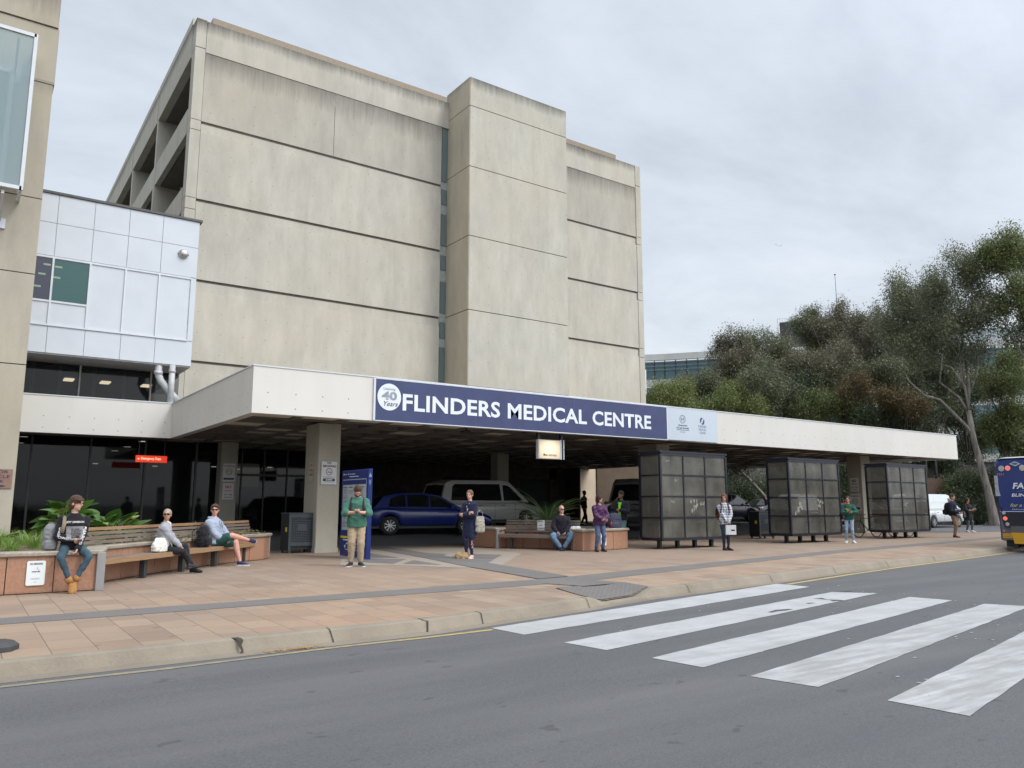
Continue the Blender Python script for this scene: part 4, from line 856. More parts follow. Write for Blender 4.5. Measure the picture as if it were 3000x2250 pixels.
def bench(label, A, B, legs, nback, end_plates, curve=0.0, seat=.44, tan=True):
    A = Vector((*A, 0)); B = Vector((*B, 0)); L = (B-A).length; e = (B-A)/L; nb_ = Vector((-e.y, e.x, 0))  # towards the back
    t = thing('timber_bench', label, 'bench', A, math.atan2(e.y, e.x))
    NS = 10
    def cpt(s_, d, z): return (L*s_, d-curve*4*s_*(1-s_), z)
    def slat(d0, d1, z0, z1, mat, name, tilt=0):
        b = MB(); v = []
        for i in range(NS+1):
            s_ = i/NS; v += [cpt(s_, d0, z0), cpt(s_, d1, z0+tilt), cpt(s_, d1, z1+tilt), cpt(s_, d0, z1)]
        f = [(0, 1, 2, 3)[::-1], tuple(NS*4+q for q in (0, 1, 2, 3))]
        for i in range(NS):
            for q in range(4): a = i*4+q; c_ = i*4+(q+1) % 4; f.append((a, c_, c_+4, a+4))
        b.add(v, f); b.build(name, mat, t)
    slat(.0, .05, seat-.09, seat, M_wood2 if tan else M_wood, 'seat_slat')
    for i in range(4): slat(.065+i*.1, .065+i*.1+.085, seat-.035, seat, M_wood, 'seat_slat')
    for i in range(nback):
        z = seat+.075+i*.078; d = .47+i*.02; slat(d, d+.03, z, z+.056, M_wood2 if (i == nback-1 and tan) else M_wood, 'back_slat')
    for s_ in legs:
        b = MB(); x, d, _ = cpt(s_, 0, 0)
        b.box(x-.05, x+.05, d+.10, d+.20, 0, seat-.09); b.box(x-.035, x+.035, d+.03, d+.5, seat-.10, seat-.04); b.bar((x, d+.49, seat-.08), (x, d+.52+.02*nback, seat+.09+.078*nback), .05, .02); b.build('bench_leg', M_steel, t)
    for s_ in end_plates:
        b = MB(); x = L*s_; b.box(x-.03 if s_ else x-.03, x+.03, -.02, .10, 0, .56, bev=.006); b.box(x-.025, x+.025, -.02, .52, .56, .60); b.build('end_post', M_gal, t)
    return t
be1 = bench('long curved timber bench with six back slats along the left planter', (2.03, 15.02), (6.58, 20.3), [.03, .22, .42, .62, .83], 6, [1.0], curve=0)
_b = MB(); _b.box(-.155, -.03, -.72, -.66, 0, .60, bev=.006); _b.build('end_post', M_gal, be1).matrix_local = Matrix.Rotation(-be1.rotation_euler.z, 4, 'Z')
be2 = bench('shorter timber bench with back slats set into the planter with the palm', (13.93, 20.68), (15.10, 18.42), [.15, .75], 5, [-.02, 1.02], curve=0, tan=False)
_q = at(104, 1687, 1); _k = 14.345/_q.y; t = small_sign((_q.x*_k, 14.345, .13), 0, 'NO SMOKING plate on the pink planter beside the seated person in ripped black sweatshirt'.replace('ripped ', ''))
d2 = Vector((15.10-13.93, 18.42-20.68, 0)).normalized(); a2 = math.atan2(d2.y, d2.x)
p = Vector((13.93, 20.68, 0))+d2*1.25-Vector((-d2.y, d2.x, 0))*-.50; small_sign((p.x, p.y, .52), a2, 'NO SMOKING plate screwed to the back slats of the shorter bench', .25, .36)
small_sign((15.95, 18.02, .15), math.atan2(.28, 2.07), 'NO SMOKING plate on the planter behind the woman in the purple jacket', .25, .38)
small_sign((13.945, 21.05, .14), math.atan2(-.98, .19), 'narrow NO SMOKING plate on the shaded left side of the planter with the palm', .25, .36)

# ------------------------------------------------------------------ plants
def leafmat(name, a, b_, tr=.25):
    if name in MC: return MC[name]
    k = NT(name); v = k.noise(k.pos(), 2.2, 3); oi = k.n('ShaderNodeObjectInfo'); gi = k.n('ShaderNodeNewGeometry')
    c = k.mix(gi.outputs['Random Per Island'], a+(1,), b_+(1,)); c = k.mix(k.mapr(v, .4, .7, 0, .35), c, tuple(x*.6 for x in a)+(1,)); k.col(c); k.rough(.45)
    k.b.inputs['Subsurface Weight'].default_value = 0
    t2 = k.n('ShaderNodeBsdfTranslucent'); k.l(c, t2.inputs[0]); mx = k.n('ShaderNodeMixShader'); mx.inputs[0].default_value = tr; k.l(k.b.outputs[0], mx.inputs[1]); k.l(t2.outputs[0], mx.inputs[2]); k.l(mx.outputs[0], k.out.inputs[0])
    MC[name] = k.m; return k.m
M_big = leafmat('big_leaf', (.05, .12, .022), (.12, .235, .045)); M_bigy = leafmat('big_leaf_yellow', (.30, .36, .08), (.34, .32, .10)); M_stem = pm('leaf_stem', (.14, .22, .06), .5)
def bigleaf(b, base, tip, w_, droop, rr):
    base = Vector(base); tip = Vector(tip); d = tip-base; side = d.cross(UZ).normalized(); nrm = side.cross(d).normalized(); n = 7; v = []; f = []
    side = (side*math.cos(rr.uniform(-.5, .5))+nrm*math.sin(rr.uniform(-.6, .6))).normalized()
    for i in range(n+1):
        t_ = i/n; ww = w_*(math.sin(math.pi*min(1, t_**.62))**.8)*(1-.15*t_) if 0 < t_ < 1 else .003; c_ = base+d*t_+UZ*(-droop*t_*t_)
        for j in range(-2, 3): v.append(c_+side*(ww*j/2)+nrm*(abs(j)*.5*ww*.22+math.sin(t_*9+j)*w_*.03)+UZ*(-abs(j)*ww*.06))
    for i in range(n):
        for j in range(4): f.append((i*5+j, i*5+j+1, (i+1)*5+j+1, (i+1)*5+j))
    b.add(v, f)
def bigplant(label, loc, n, r, h, seed, arr=None):
    rr = random.Random(seed); t = thing('broadleaf_plant', label, 'plant', loc)
    b = MB(); s = MB()
    for i in range(n):
        a = rr.uniform(0, 2*math.pi); rad = r*(.15+.85*math.sqrt(rr.random())); hh = h*(1-.6*(rad/r)**1.6)*rr.uniform(.7, 1.0); base = Vector((math.cos(a)*rad*.75, math.sin(a)*rad*.75, hh*.72))
        L = rr.uniform(.34, .52); up_ = rr.uniform(.3, 1.1) if rad < r*.6 else rr.uniform(-.5, .6); tip = base+Vector((math.cos(a)*L*math.cos(up_), math.sin(a)*L*math.cos(up_), L*math.sin(up_)))
        b.cur = 1 if rr.random() < .1 else 0; bigleaf(b, base, tip, L*rr.uniform(.30, .42), rr.uniform(.02, .2), rr)
        s.tube([(math.cos(a)*.05, math.sin(a)*.05, 0), (math.cos(a)*rad*.3, math.sin(a)*rad*.3, hh*.45), base], [.018, .014, .009], 5)
    b.build('foliage', [M_big, M_bigy], t, True); s.build('stem', M_stem, t, True); return t
bigplant('tall glossy broad-leaved plant rising behind the person in the black sweatshirt', (1.80, 17.75, .54), 54, .50, 1.42, 5)
bigplant('lower spreading broad-leaved plant with yellowing leaves behind the bench', (2.42, 17.55, .54), 46, .52, .95, 9)
bigplant('small broad-leaved plant poking out left of the grey backpack', (1.15, 17.2, .54), 9, .5, .75, 12)
M_grass = leafmat('planter_grass', (.14, .26, .04), (.30, .42, .10), .3)
def tuft(label, loc, n, r, h, seed, group='grassy tufts in the left planter', name='grass_tuft', mat=None):
    rr = random.Random(seed); t = MB()
    for i in range(n):
        a = rr.uniform(0, 6.283); rad = r*.35*rr.random(); p0 = Vector((math.cos(a)*rad, math.sin(a)*rad, 0)); l_ = h*rr.uniform(.6, 1.15); lean = rr.uniform(.1, 1.0); sd_ = Vector((-math.sin(a), math.cos(a), 0))*rr.uniform(.005, .011); q = []
        for s_ in range(5):
            u_ = s_/4; q.append(p0+Vector((math.cos(a), math.sin(a), 0))*(lean*l_*u_*u_*.8)+UZ*(l_*u_*(1-.38*lean*u_)))
        v = []
        for s_, p_ in enumerate(q): ww = 1-s_/4.2; v += [p_-sd_*ww, p_+sd_*ww]
        t.add(v, [(2*s_, 2*s_+1, 2*s_+3, 2*s_+2) for s_ in range(4)])
    o = t.build(name, mat or M_grass, None, False, loc); tag(o, label, 'grass tuft', group); return o
labs = ['leftmost bright grass tuft in the planter at the frame edge', 'large arching grass tuft left of the person in the black sweatshirt', 'grass tuft directly left of the grey backpack', 'grass tuft in front of the left building wall', 'small grass tuft near the coping at the left', 'thin sparse grass tuft behind the bench, left of the woman in grey', 'wide tuft of grass between the backpack and the left building']
for i, (x, y, n, r, h) in enumerate([(-.05, 16.3, 170, .5, .42), (.55, 16.3, 200, .55, .46), (1.15, 15.9, 170, .5, .36), (.2, 17.3, 160, .5, .42), (.75, 15.5, 110, .45, .26), (3.35, 18.2, 22, .3, .40), (1.0, 17.0, 160, .5, .36)]): tuft(labs[i], (x, y, .58), n, r, h, 20+i)
# creeping cover behind the bench slats
b = MB(); rr = random.Random(8)
for i in range(1500):
    t_ = rr.random(); x = 2.4+t_*4.0; y = 17.0+t_*3.6+rr.uniform(-.5, 1.2)-.2; z = .56+rr.random()*.16; r_ = rr.uniform(.02, .05); a = rr.random()*6; u_ = Vector((math.cos(a), math.sin(a), rr.uniform(-.5, .5)))*r_; w_ = Vector((-math.sin(a), math.cos(a), rr.uniform(-.5, .5)))*r_*.6; c_ = Vector((x, y, z)); b.add([c_-u_, c_-w_, c_+u_, c_+w_], [(0, 1, 2, 3)])
tag(b.build('ground_cover', leafmat('cover_leaf', (.10, .13, .04), (.24, .19, .07))), 'low straggly ground cover in the planter behind the long bench', 'ground cover', kind='stuff')
# cycad
t = thing('cycad_palm', 'dark green feathery palm growing in the planter behind the shorter bench', 'palm', (15.75, 20.5, .5)); rr = random.Random(2)
b = MB(); q = MB()
for i in range(40):
    a = rr.uniform(0, 6.283); L = rr.uniform(1.15, 1.75); el = rr.uniform(.15, 1.35); pts = []
    for s_ in range(13):
        u_ = s_/12; ang = el-u_*(.95 if el > .6 else .55); 
        if s_ == 0: p_ = Vector((0, 0, .25))
        else: p_ = pts[-1]+Vector((math.cos(a)*math.cos(ang), math.sin(a)*math.cos(ang), math.sin(ang)))*L/12
        pts.append(p_)
    q.tube(pts[::3], [.014, .011, .008, .005, .003], 4); sd_ = Vector((-math.sin(a), math.cos(a), 0))
    for s_ in range(1, 13):
        for h_ in (0, .5):
            p_ = pts[s_-1].lerp(pts[s_], h_); d = (pts[s_]-pts[s_-1]).normalized(); ll = .23*math.sin(math.pi*(.15+.8*(s_+h_)/13))
            for sg in (-1, 1): e_ = p_+sd_*sg*ll+d*ll*.75+UZ*(-.03+ll*.25); b.add([p_-d*.008, p_+d*.010, e_], [(0, 1, 2)])
b.build('fronds', leafmat('cycad_leaf', (.025, .06, .02), (.05, .10, .03), .15), t); q.build('frond_stems', pm('cycad_stem', (.09, .12, .04), .6), t)
b = MB(); b.tube([(0, 0, 0), (0, 0, .3)], [.16, .13], 10); b.build('trunk', pm('cycad_trunk', (.07, .05, .035), .9, bump=.5), t)

# ------------------------------------------------------------------ bins, totem, misc
M_bin = pm('bin_slate', (.05, .06, .07), .5, .1, 3)
def bin_(label, loc, rz, w_=.76, d_=.62, h_=1.12):
    t = thing('litter_bin', label, 'bin', loc, rz); b = MB()
    # perforated front: bars in two directions leave real holes
    fx0, fx1, fz0, fz1 = .07, w_-.07, .3, h_-.12; n1, n2 = 12, 15
    b.box(0, fx0, 0, .02, .08, h_-.02); b.box(fx1, w_, 0, .02, .08, h_-.02); b.box(fx0, fx1, 0, .02, fz1, h_-.02); b.box(fx0, fx1, 0, .02, .2, fz0)
    for i in range(n1+1): x = fx0+(fx1-fx0)*i/n1; b.box(x-.009, x+.009, .001, .019, fz0, fz1)
    for i in range(n2+1): z = fz0+(fz1-fz0)*i/n2; b.box(fx0, fx1, .003, .017, z-.011, z+.011)
    b.build('perforated_front', M_bin, t)
    b = MB(); b.box(.25, .52, -.004, .0, h_*.55, h_*.72, bev=.0019); b.build('front_plate', M_bin, t)
    b = MB(); b.box(0, .02, .02, d_, .08, h_-.02); b.box(w_-.02, w_, .02, d_, .08, h_-.02); b.box(.02, w_-.02, d_-.02, d_, .08, h_-.02); b.box(.02, w_-.02, .05, d_-.02, .1, h_-.2); b.build('bin_body', pm('bin_dark', (.012, .014, .016), .6), t)
    b = MB(); b.box(-.015, w_+.015, -.015, d_+.015, h_-.02, h_+.01, bev=.005); b.build('lid', M_bin, t)
    for x in (.02, w_-.08):
        for y in (.02, d_-.1): b = MB(); b.box(x, x+.06, y, y+.06, 0, .08); b.build('foot', M_bin, t)
    b = MB(); b.box(-.006, 0, .14, .26, .6, .72); b.build('yellow_sticker', pm('sticker_yellow', (.7, .55, .03), .5), t); return t
bin_('slate grey perforated litter bin beside the front column', (7.66, 21.95, 0), R(2))
bin_('dark perforated litter bin half hidden behind the left side of the second shelter', (26.4, 20.4, 0), R(-12), h_=1.08)
# timetable totem
tt = thing('timetable_totem', 'tall blue public transport timetable stand behind the man in green', 'information stand', (8.41, 18.95, 0), 0)
fa = Vector((8.41, 20.05)); fb = Vector((*gnd(800+905/3.318, 1200+1462/3.318)[:2],)); fc = Vector((*gnd(800+945/3.318, 1200+1465/3.318)[:2],))
print('totem', fa, fb, fc)
M_tb = pm('totem_blue', (.03, .07, .33), .35, .08, 1.5); M_tb2 = pm('totem_blue_dark', (.018, .035, .16), .35, .06, 1.5)
lo = [Vector((p.x, p.y))-Vector((8.41, 18.95)) for p in (fa, fb, fc)]; bk = lo[0]+(lo[2]-lo[1])
b = MB(); b.prism([lo[0], lo[1], lo[2], bk][::1], .02, 2.26); b.build('cabinet', M_tb, tt)
e = (lo[1]-lo[0]); Wt = e.length; e = e.normalized(); e3 = Vector((e.x, e.y, 0)); nrm = Vector((e.y, -e.x, 0))
FM = Matrix((e3, UZ, e3.cross(UZ))).transposed().to_4x4(); FM.translation = Vector((lo[0].x, lo[0].y, 0))
def fbx(name, x0, x1, z0, z1, mat, dd=.006, d0=0.001):
    b = MB(); b.box(x0, x1, z0, z1, d0, dd, FM); return b.build(name, mat, tt)
fbx('face_panel', .02, Wt-.01, .06, 2.24, M_tb2, .004); fbx('poster', .10, Wt-.10, .62, 2.02, pm('totem_poster', (.42, .47, .50), .35, .06, 3), .010, .0045); fbx('poster_header', .11, Wt-.11, 1.88, 2.0, M_tb2, .013, .0105); fbx('poster_footer', .11, Wt-.11, .62, .70, M_tb2, .013, .0105)
b = MB(); rr = random.Random(3)
for c_ in range(4):
    for r_ in range(26):
        if rr.random() < .86: x = .15+c_*(Wt-.3)/4; z = 1.8-r_*.036-(.12 if r_ > 13 else 0); b.box(x, x+(Wt-.3)/4*rr.uniform(.5, .85), z, z+(.022 if r_ in (0, 14) else .008), .0105, .013, FM)
b.build('timetable_print', M_ink, tt)
def ft(s, x, z, **kw): M = FM @ Matrix.Translation((x, z, .008)); text(s, 'lettering', M_sw, tt, M, **kw)
ft('timetable', .14, 1.915, width=Wt*.42, height=.04); ft('Bus & train', .11, 2.14, width=Wt*.45, height=.04, bold=.01)
fbx('yellow_arrow', .05, Wt*.72, .49, .545, pm('totem_yellow', (.75, .55, .02), .4), .012, .006)
b = MB()
for z, x0, x1, h_ in ((.43, .12, .60, .03), (.34, .25, .62, .03), (.20, .2, .74, .012), (2.08, .3, .62, .018)): 
    x = x0*Wt
    while x < x1*Wt: l_ = rr.uniform(.02, .05); b.box(x, x+l_, z, z+h_, .006, .009, FM); x += l_+.012
b.build('small_print', M_sw, tt)
b = MB()
for i in range(5): x = (.18+i*.13)*Wt; b.box(x, x+.07, .245, .315, .006, .009, FM)
b.build('phone_number', M_sw, tt)
b = MB(); b.prism([(Wt*.52+math.cos(a*math.pi/12)*.1, .11+math.sin(a*math.pi/12)*.08) for a in range(24)], .006, .0095, FM); b.build('route_emblem', M_sw, tt)
g3 = (lo[2]-lo[1]).normalized(); GM = Matrix((Vector((g3.x, g3.y, 0)), UZ, Vector((g3.x, g3.y, 0)).cross(UZ))).transposed().to_4x4(); GM.translation = Vector((lo[1].x, lo[1].y, 0)); W2 = (lo[2]-lo[1]).length
b = MB(); b.prism([(W2*.15, 2.05), (W2*.85, 2.05), (W2*.7, 2.11), (W2*.5, 2.16), (W2*.3, 2.11)], .002, .006, GM)
for q in range(3): b.box(W2*(.3+.15*q), W2*(.36+.15*q), 1.88-.05*(q == 1), 1.98, .002, .006, GM)
b.build('transit_emblem', pm('emblem_pale_blue', (.5, .6, .8), .4), tt)
# black rubber sign foot at the lower left edge
t = thing('rubber_base', 'dark octagonal rubber sign base on the paving at the lower left edge', 'sign base', (.28, 9.06, 0)); b = MB()
b.rings([((0, 0, 0), .30, .22), ((0, 0, .045), .30, .22), ((0, 0, .085), .25, .17)], 8); b.build('base', pm('rubber_grey', (.05, .05, .052), .7), t); b = MB(); b.box(-.04, .04, -.04, .04, .084, .1); b.build('socket', M_blk, t)

# ------------------------------------------------------------------ bus shelters
M_shf = pm('shelter_frame', (.007, .009, .018), .4, .1); M_shg = dirty_glass('shelter_glass', (.12, .116, .098), .44)
M_scr = pm('scratched_patch', (.25, .245, .21), .7, .2, 9)
def shelter(label, x, y, first):
    t = thing('bus_shelter', label, 'bus shelter', (x, y, 0), 0, 'glazed steel bus shelters under the canopy'); W_, D_, z0, z1 = 3.05, .88, .30, 2.93; pw = .07
    for (px, py) in ((0, 0), (W_, 0), (0, D_), (W_, D_)): b = MB(); b.box(px-pw/2, px+pw/2, py-pw/2, py+pw/2, z0, z1); b.build('post', M_shf, t)
    zs = [z0+(z1-z0)*i/4 for i in range(5)]
    b = MB()
    for i, z in enumerate(zs):
        h_ = .09 if i in (0, 4) else .04
        b.box(pw/2, W_-pw/2, -.03, .03, z-h_/2, z+h_/2); b.box(-.03, .03, pw/2, D_-pw/2, z-h_/2, z+h_/2); b.box(W_-.03, W_+.03, pw/2, D_-pw/2, z-h_/2, z+h_/2)
        if i in (0, 4): b.box(pw/2, W_-pw/2, D_-.03, D_+.03, z-h_/2, z+h_/2)
    for i in (1, 2):
        xx_ = W_*i/3; b.box(xx_-.022, xx_+.022, -.027, .027, z0+.04, z1-.04)
    b.build('glazing_bars', M_shf, t)
    for i in range(3):
        for j in range(4):
            b = MB(); b.box(W_*i/3+.025+(.01 if i == 0 else 0), W_*(i+1)/3-.025-(.01 if i == 2 else 0), -.006, .006, zs[j]+.025, zs[j+1]-.025); b.build('pane', M_shg, t)
    for j in range(4):
        for xx_ in (0, W_): b = MB(); b.box(xx_-.006, xx_+.006, .04, D_-.04, zs[j]+.025, zs[j+1]-.025); b.build('pane', M_shg, t)
    b = MB(); b.box(-.05, W_+.05, -.05, D_+.05, z1+.045, z1+.10); b.build('roof', M_shf, t)
    for i in range(4):
        for py in (.42,): b = MB(); b.box(.32+i*.8, .42+i*.8, py, py+.12, 0, z0-.045); b.box(.30+i*.8, .44+i*.8, py-.02, py+.14, 0, .012); b.build('foot', M_steel, t)
    b = MB(); b.box(.1, W_-.1, .04, D_-.04, z0-.04, z0-.005); b.build('floor_rail', M_shf, t)
    b = MB()
    for s_ in range(4): b.box(.15, W_-.15, .45+s_*.09, .52+s_*.09, .74, .77)
    for s_ in range(3): b.box(.15, W_-.15, .80, .83, .85+s_*.11, .93+s_*.11)
    b.build('seat_slats', M_wood, t)
    return t
sh1 = shelter('nearest glazed bus shelter, behind the woman in the checked shirt', 17.70, 17.3, True)
sh2 = copy_tree(sh1); sh2.location.x = 24.12; sh2['label'] = 'middle glazed bus shelter, left of the young woman in the green sweater'
sh3 = copy_tree(sh1); sh3.location.x = 30.55; sh3['label'] = 'farthest glazed bus shelter with a bicycle wheel showing behind it'
rr = random.Random(6)
def scrape(parent, cx, cz, w_, h_, seed):
    r2 = random.Random(seed); b = MB()
    for q in range(9):
        x = cx+r2.uniform(-w_, w_)*.5; z = cz+r2.uniform(-h_, h_)*.5; n = 7; a0 = r2.random()*6
        b.add([(x+math.cos(a0+i*2*math.pi/n)*w_*.16*r2.uniform(.3, 1.2), -.008-.0002*q, z+math.sin(a0+i*2*math.pi/n)*h_*.22*r2.uniform(.3, 1.2)) for i in range(n)], [tuple(range(n))])
    b.build('scratched_patch', M_scr, parent)
scrape(sh1, 1.45, 1.33, .34, .36, 1); scrape(sh1, .5, 1.45, .14, .1, 2); scrape(sh1, 1.85, 1.35, .2, .2, 3); scrape(sh2, .45, 1.25, .5, .45, 4); scrape(sh2, 1.8, 1.4, .35, .3, 5); scrape(sh3, 1.3, 1.35, .3, .2, 6); scrape(sh1, .35, 2.72, .2, .08, 7); scrape(sh1, .7, 2.12, .2, .07, 8)
# ------------------------------------------------------------------ bicycles parked behind the third shelter
def bicycle(label, loc, rz):
    t = thing('bicycle', label, 'bicycle', loc, rz, 'bicycles parked behind the third shelter'); R_ = .34
    for x in (0, 1.05):
        b = MB(); n = 28; b.tube([(x+math.cos(a*2*math.pi/n)*R_, 0, R_+.01+math.sin(a*2*math.pi/n)*R_) for a in range(n+1)], .018, 6, False); w_ = b.build('wheel', pm('bike_tyre', (.015, .015, .016), .7), t, True)
        b = MB()
        for a in range(14): b.tube([(x, 0, R_+.01), (x+math.cos(a*.449)*R_*.95, 0, R_+.01+math.sin(a*.449)*R_*.95)], .0022, 3)
        b.tube([(x, -.04, R_+.01), (x, .04, R_+.01)], .022, 8); b.build('spokes', M_alu, w_)
    b = MB(); bb, st, ht, hb_, rr_, ff = (.46, 0, .28), (.33, 0, .78), (.86, 0, .80), (.9, 0, .68), (0, 0, .35), (1.05, 0, .35)
    for a, c_, r_ in ((bb, st, .016), (st, ht, .016), (bb, hb_, .018), (rr_, bb, .012), (rr_, (.35, 0, .7), .01), (hb_, ff, .013), (ht, hb_, .02), (ht, (.85, 0, .92), .014)): b.tube([a, c_], r_, 6)
    b.build('frame', pm('bike_frame', (.03, .03, .035), .3), t, True)
    b = MB(); b.tube([(.84, -.26, .95), (.87, -.1, .93), (.87, .1, .93), (.84, .26, .95)], .013, 6); b.build('handlebar', M_blk, t, True)
    b = MB(); b.ell((.29, 0, .84), (.13, .07, .035)); b.tube([(.29, 0, .84), (.33, 0, .76)], .012, 6); b.build('saddle', M_blk, t, True)
    b = MB(); b.tube([(.46, -.07, .28), (.46, .07, .28)], .012, 6); b.tube([(.46, -.07, .28), (.6, -.07, .2)], .01, 5); b.tube([(.46, .07, .28), (.32, .07, .36)], .01, 5); b.box(.56, .64, -.13, -.07, .19, .21); b.box(.28, .36, .07, .13, .35, .37); b.build('crank', M_blk, t); return t
bicycle('bicycle whose rear wheel sticks out right of the third shelter', (33.9, 18.35, 0), R(172)); bk_ = bicycle('bicycle mostly hidden behind the third shelter, left of the other one', (32.0, 18.75, 0), R(170))
# ------------------------------------------------------------------ people
def ik(a, b, l1, l2, hint):
    a = Vector(a); b = Vector(b); d = b-a; L = d.length
    if L > (l1+l2)*.995: b = a+d*((l1+l2)*.995/L); d = b-a; L = d.length
    L = max(L, abs(l1-l2)+.01); x = (l1*l1-l2*l2+L*L)/(2*L); h = math.sqrt(max(0, l1*l1-x*x)); dn = d.normalized(); hp = Vector(hint)-dn*Vector(hint).dot(dn)
    if hp.length < 1e-5: hp = Vector((0, 1, 0))
    return a+dn*x+hp.normalized()*h, b
SKIN = {}
def skin(n, c):
    k = NT('skin_'+n); v = k.noise(k.obj(), 30, 4); k.col(k.mix(k.mapr(v, .3, .7), tuple(x*.86 for x in c)+(1,), tuple(c)+(1,))); k.rough(.5); k.b.inputs['Subsurface Weight'].default_value = .08; k.b.inputs['Subsurface Radius'].default_value = (.03, .012, .006); SKIN[n] = k.m; return k.m
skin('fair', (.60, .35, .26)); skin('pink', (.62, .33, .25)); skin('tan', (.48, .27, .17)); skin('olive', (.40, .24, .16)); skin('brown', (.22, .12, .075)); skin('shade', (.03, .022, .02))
def cloth(name, c, var=.12, bump=.35, rough=.85, scale=9):
    if name in MC: return MC[name]
    k = NT(name); P = k.obj(); a = k.noise(P, scale, 5, .6); f = k.noise(P, 160, 2); c = tuple(c)
    k.col(k.mix(k.mapr(a, .3, .7), tuple(x*(1-2*var) for x in c)+(1,), tuple(min(1, x*(1+var)) for x in c)+(1,))); k.rough(rough); k.b.inputs['Specular IOR Level'].default_value = .25; k.b.inputs['Sheen Weight'].default_value = .1
    k.bump(k.math('ADD', k.math('MULTIPLY', f, .2), a), bump, .01); MC[name] = k.m; return k.m
def denim(name, lo, hi):
    k = NT(name); P = k.obj(); a = k.noise(P, 5, 5, .65); f = k.noise(k.scl(P, (1, 1, .15)), 260, 2); k.col(k.mix(k.math('ADD', k.math('MULTIPLY', k.mapr(a, .3, .7), .8), k.math('MULTIPLY', f, .2)), tuple(lo)+(1,), tuple(hi)+(1,))); k.rough(.85); k.bump(a, .4, .01); return k.m
def foot(t, ank, fd, up, mshoe, msole, s=1.0, open_=False, high=False):
    fd = Vector(fd).normalized(); up = Vector(up); up = (up-fd*up.dot(fd)).normalized(); x = (-fd).cross(up)
    M = Matrix((x, -fd, up)).transposed().to_4x4(); M.translation = Vector(ank)
    Rx = Matrix.Rotation(R(90), 3, 'X'); b = MB(); M3 = M.to_3x3()
    data = [(.062, .010, .02, -.045), (.052, .032, .045, -.035), (.02, .037, .060, -.022), (-.03, .037, .052, -.032), (-.08, .042, .036, -.048), (-.13, .045, .028, -.056), (-.17, .037, .022, -.062), (-.195, .014, .012, -.07)]
    b.rings([(M @ Vector((0, y*s, zc*s)), w_*s, h_*s, M3 @ Rx) for y, w_, h_, zc in data], 14)
    if high: b.tube([M @ Vector((0, .01, -.01)), M @ Vector((0, .012, .09*s))], [.05*s, .056*s], 12)
    o = b.build('shoe', mshoe, t, True)
    b = MB(); pts = [(.03, .06), (.036, .03), (.033, -.03), (.043, -.09), (.046, -.14), (.036, -.18), (.015, -.203)]; ol = [(a*s, c_*s) for a, c_ in pts]+[(-a*s, c_*s) for a, c_ in pts[::-1]]
    b.prism(ol[::-1], -.085*s, -.062*s, M); b.build('sole', msole, o)
    return o
def hand(b, wr, d, pn, side, curl=.5, s=1.0):
    """palm + 5 fingers. d: finger direction, pn: palm normal (side the fingers curl to)"""
    d = Vector(d).normalized(); pn = Vector(pn); pn = (pn-d*pn.dot(d)).normalized(); sd_ = d.cross(pn)*side
    wr = Vector(wr); c = wr+d*.045*s; Mx = Matrix((sd_, d, pn)).transposed()
    b.ell(c, (.039*s, .05*s, .016*s), Mx, 10, 8)
    for i, (o, l_) in enumerate(((-.028, .055), (-.010, .068), (.010, .073), (.028, .066))):
        base = wr+d*.085*s+sd_*o*s; a = curl*1.1+i*.06; p1 = base+(d*math.cos(a*.6)+pn*math.sin(a*.6))*l_*.5*s; p2 = p1+(d*math.cos(a*1.7)+pn*math.sin(a*1.7))*l_*.5*s
        b.tube([base-d*.015*s, base, p1, p2, p2+(p2-p1).normalized()*.004], [.0085*s, .0085*s, .0078*s, .0068*s, .003*s], 7)
    tb = wr+d*.03*s+sd_*.033*s; t1 = tb+(d*.55+sd_*.55+pn*.35).normalized()*.035*s; t2 = t1+(d*.8+pn*.5+sd_*.1).normalized()*.03*s; b.tube([tb-sd_*.01*s, tb, t1, t2], [.011*s, .011*s, .0095*s, .006*s], 7)
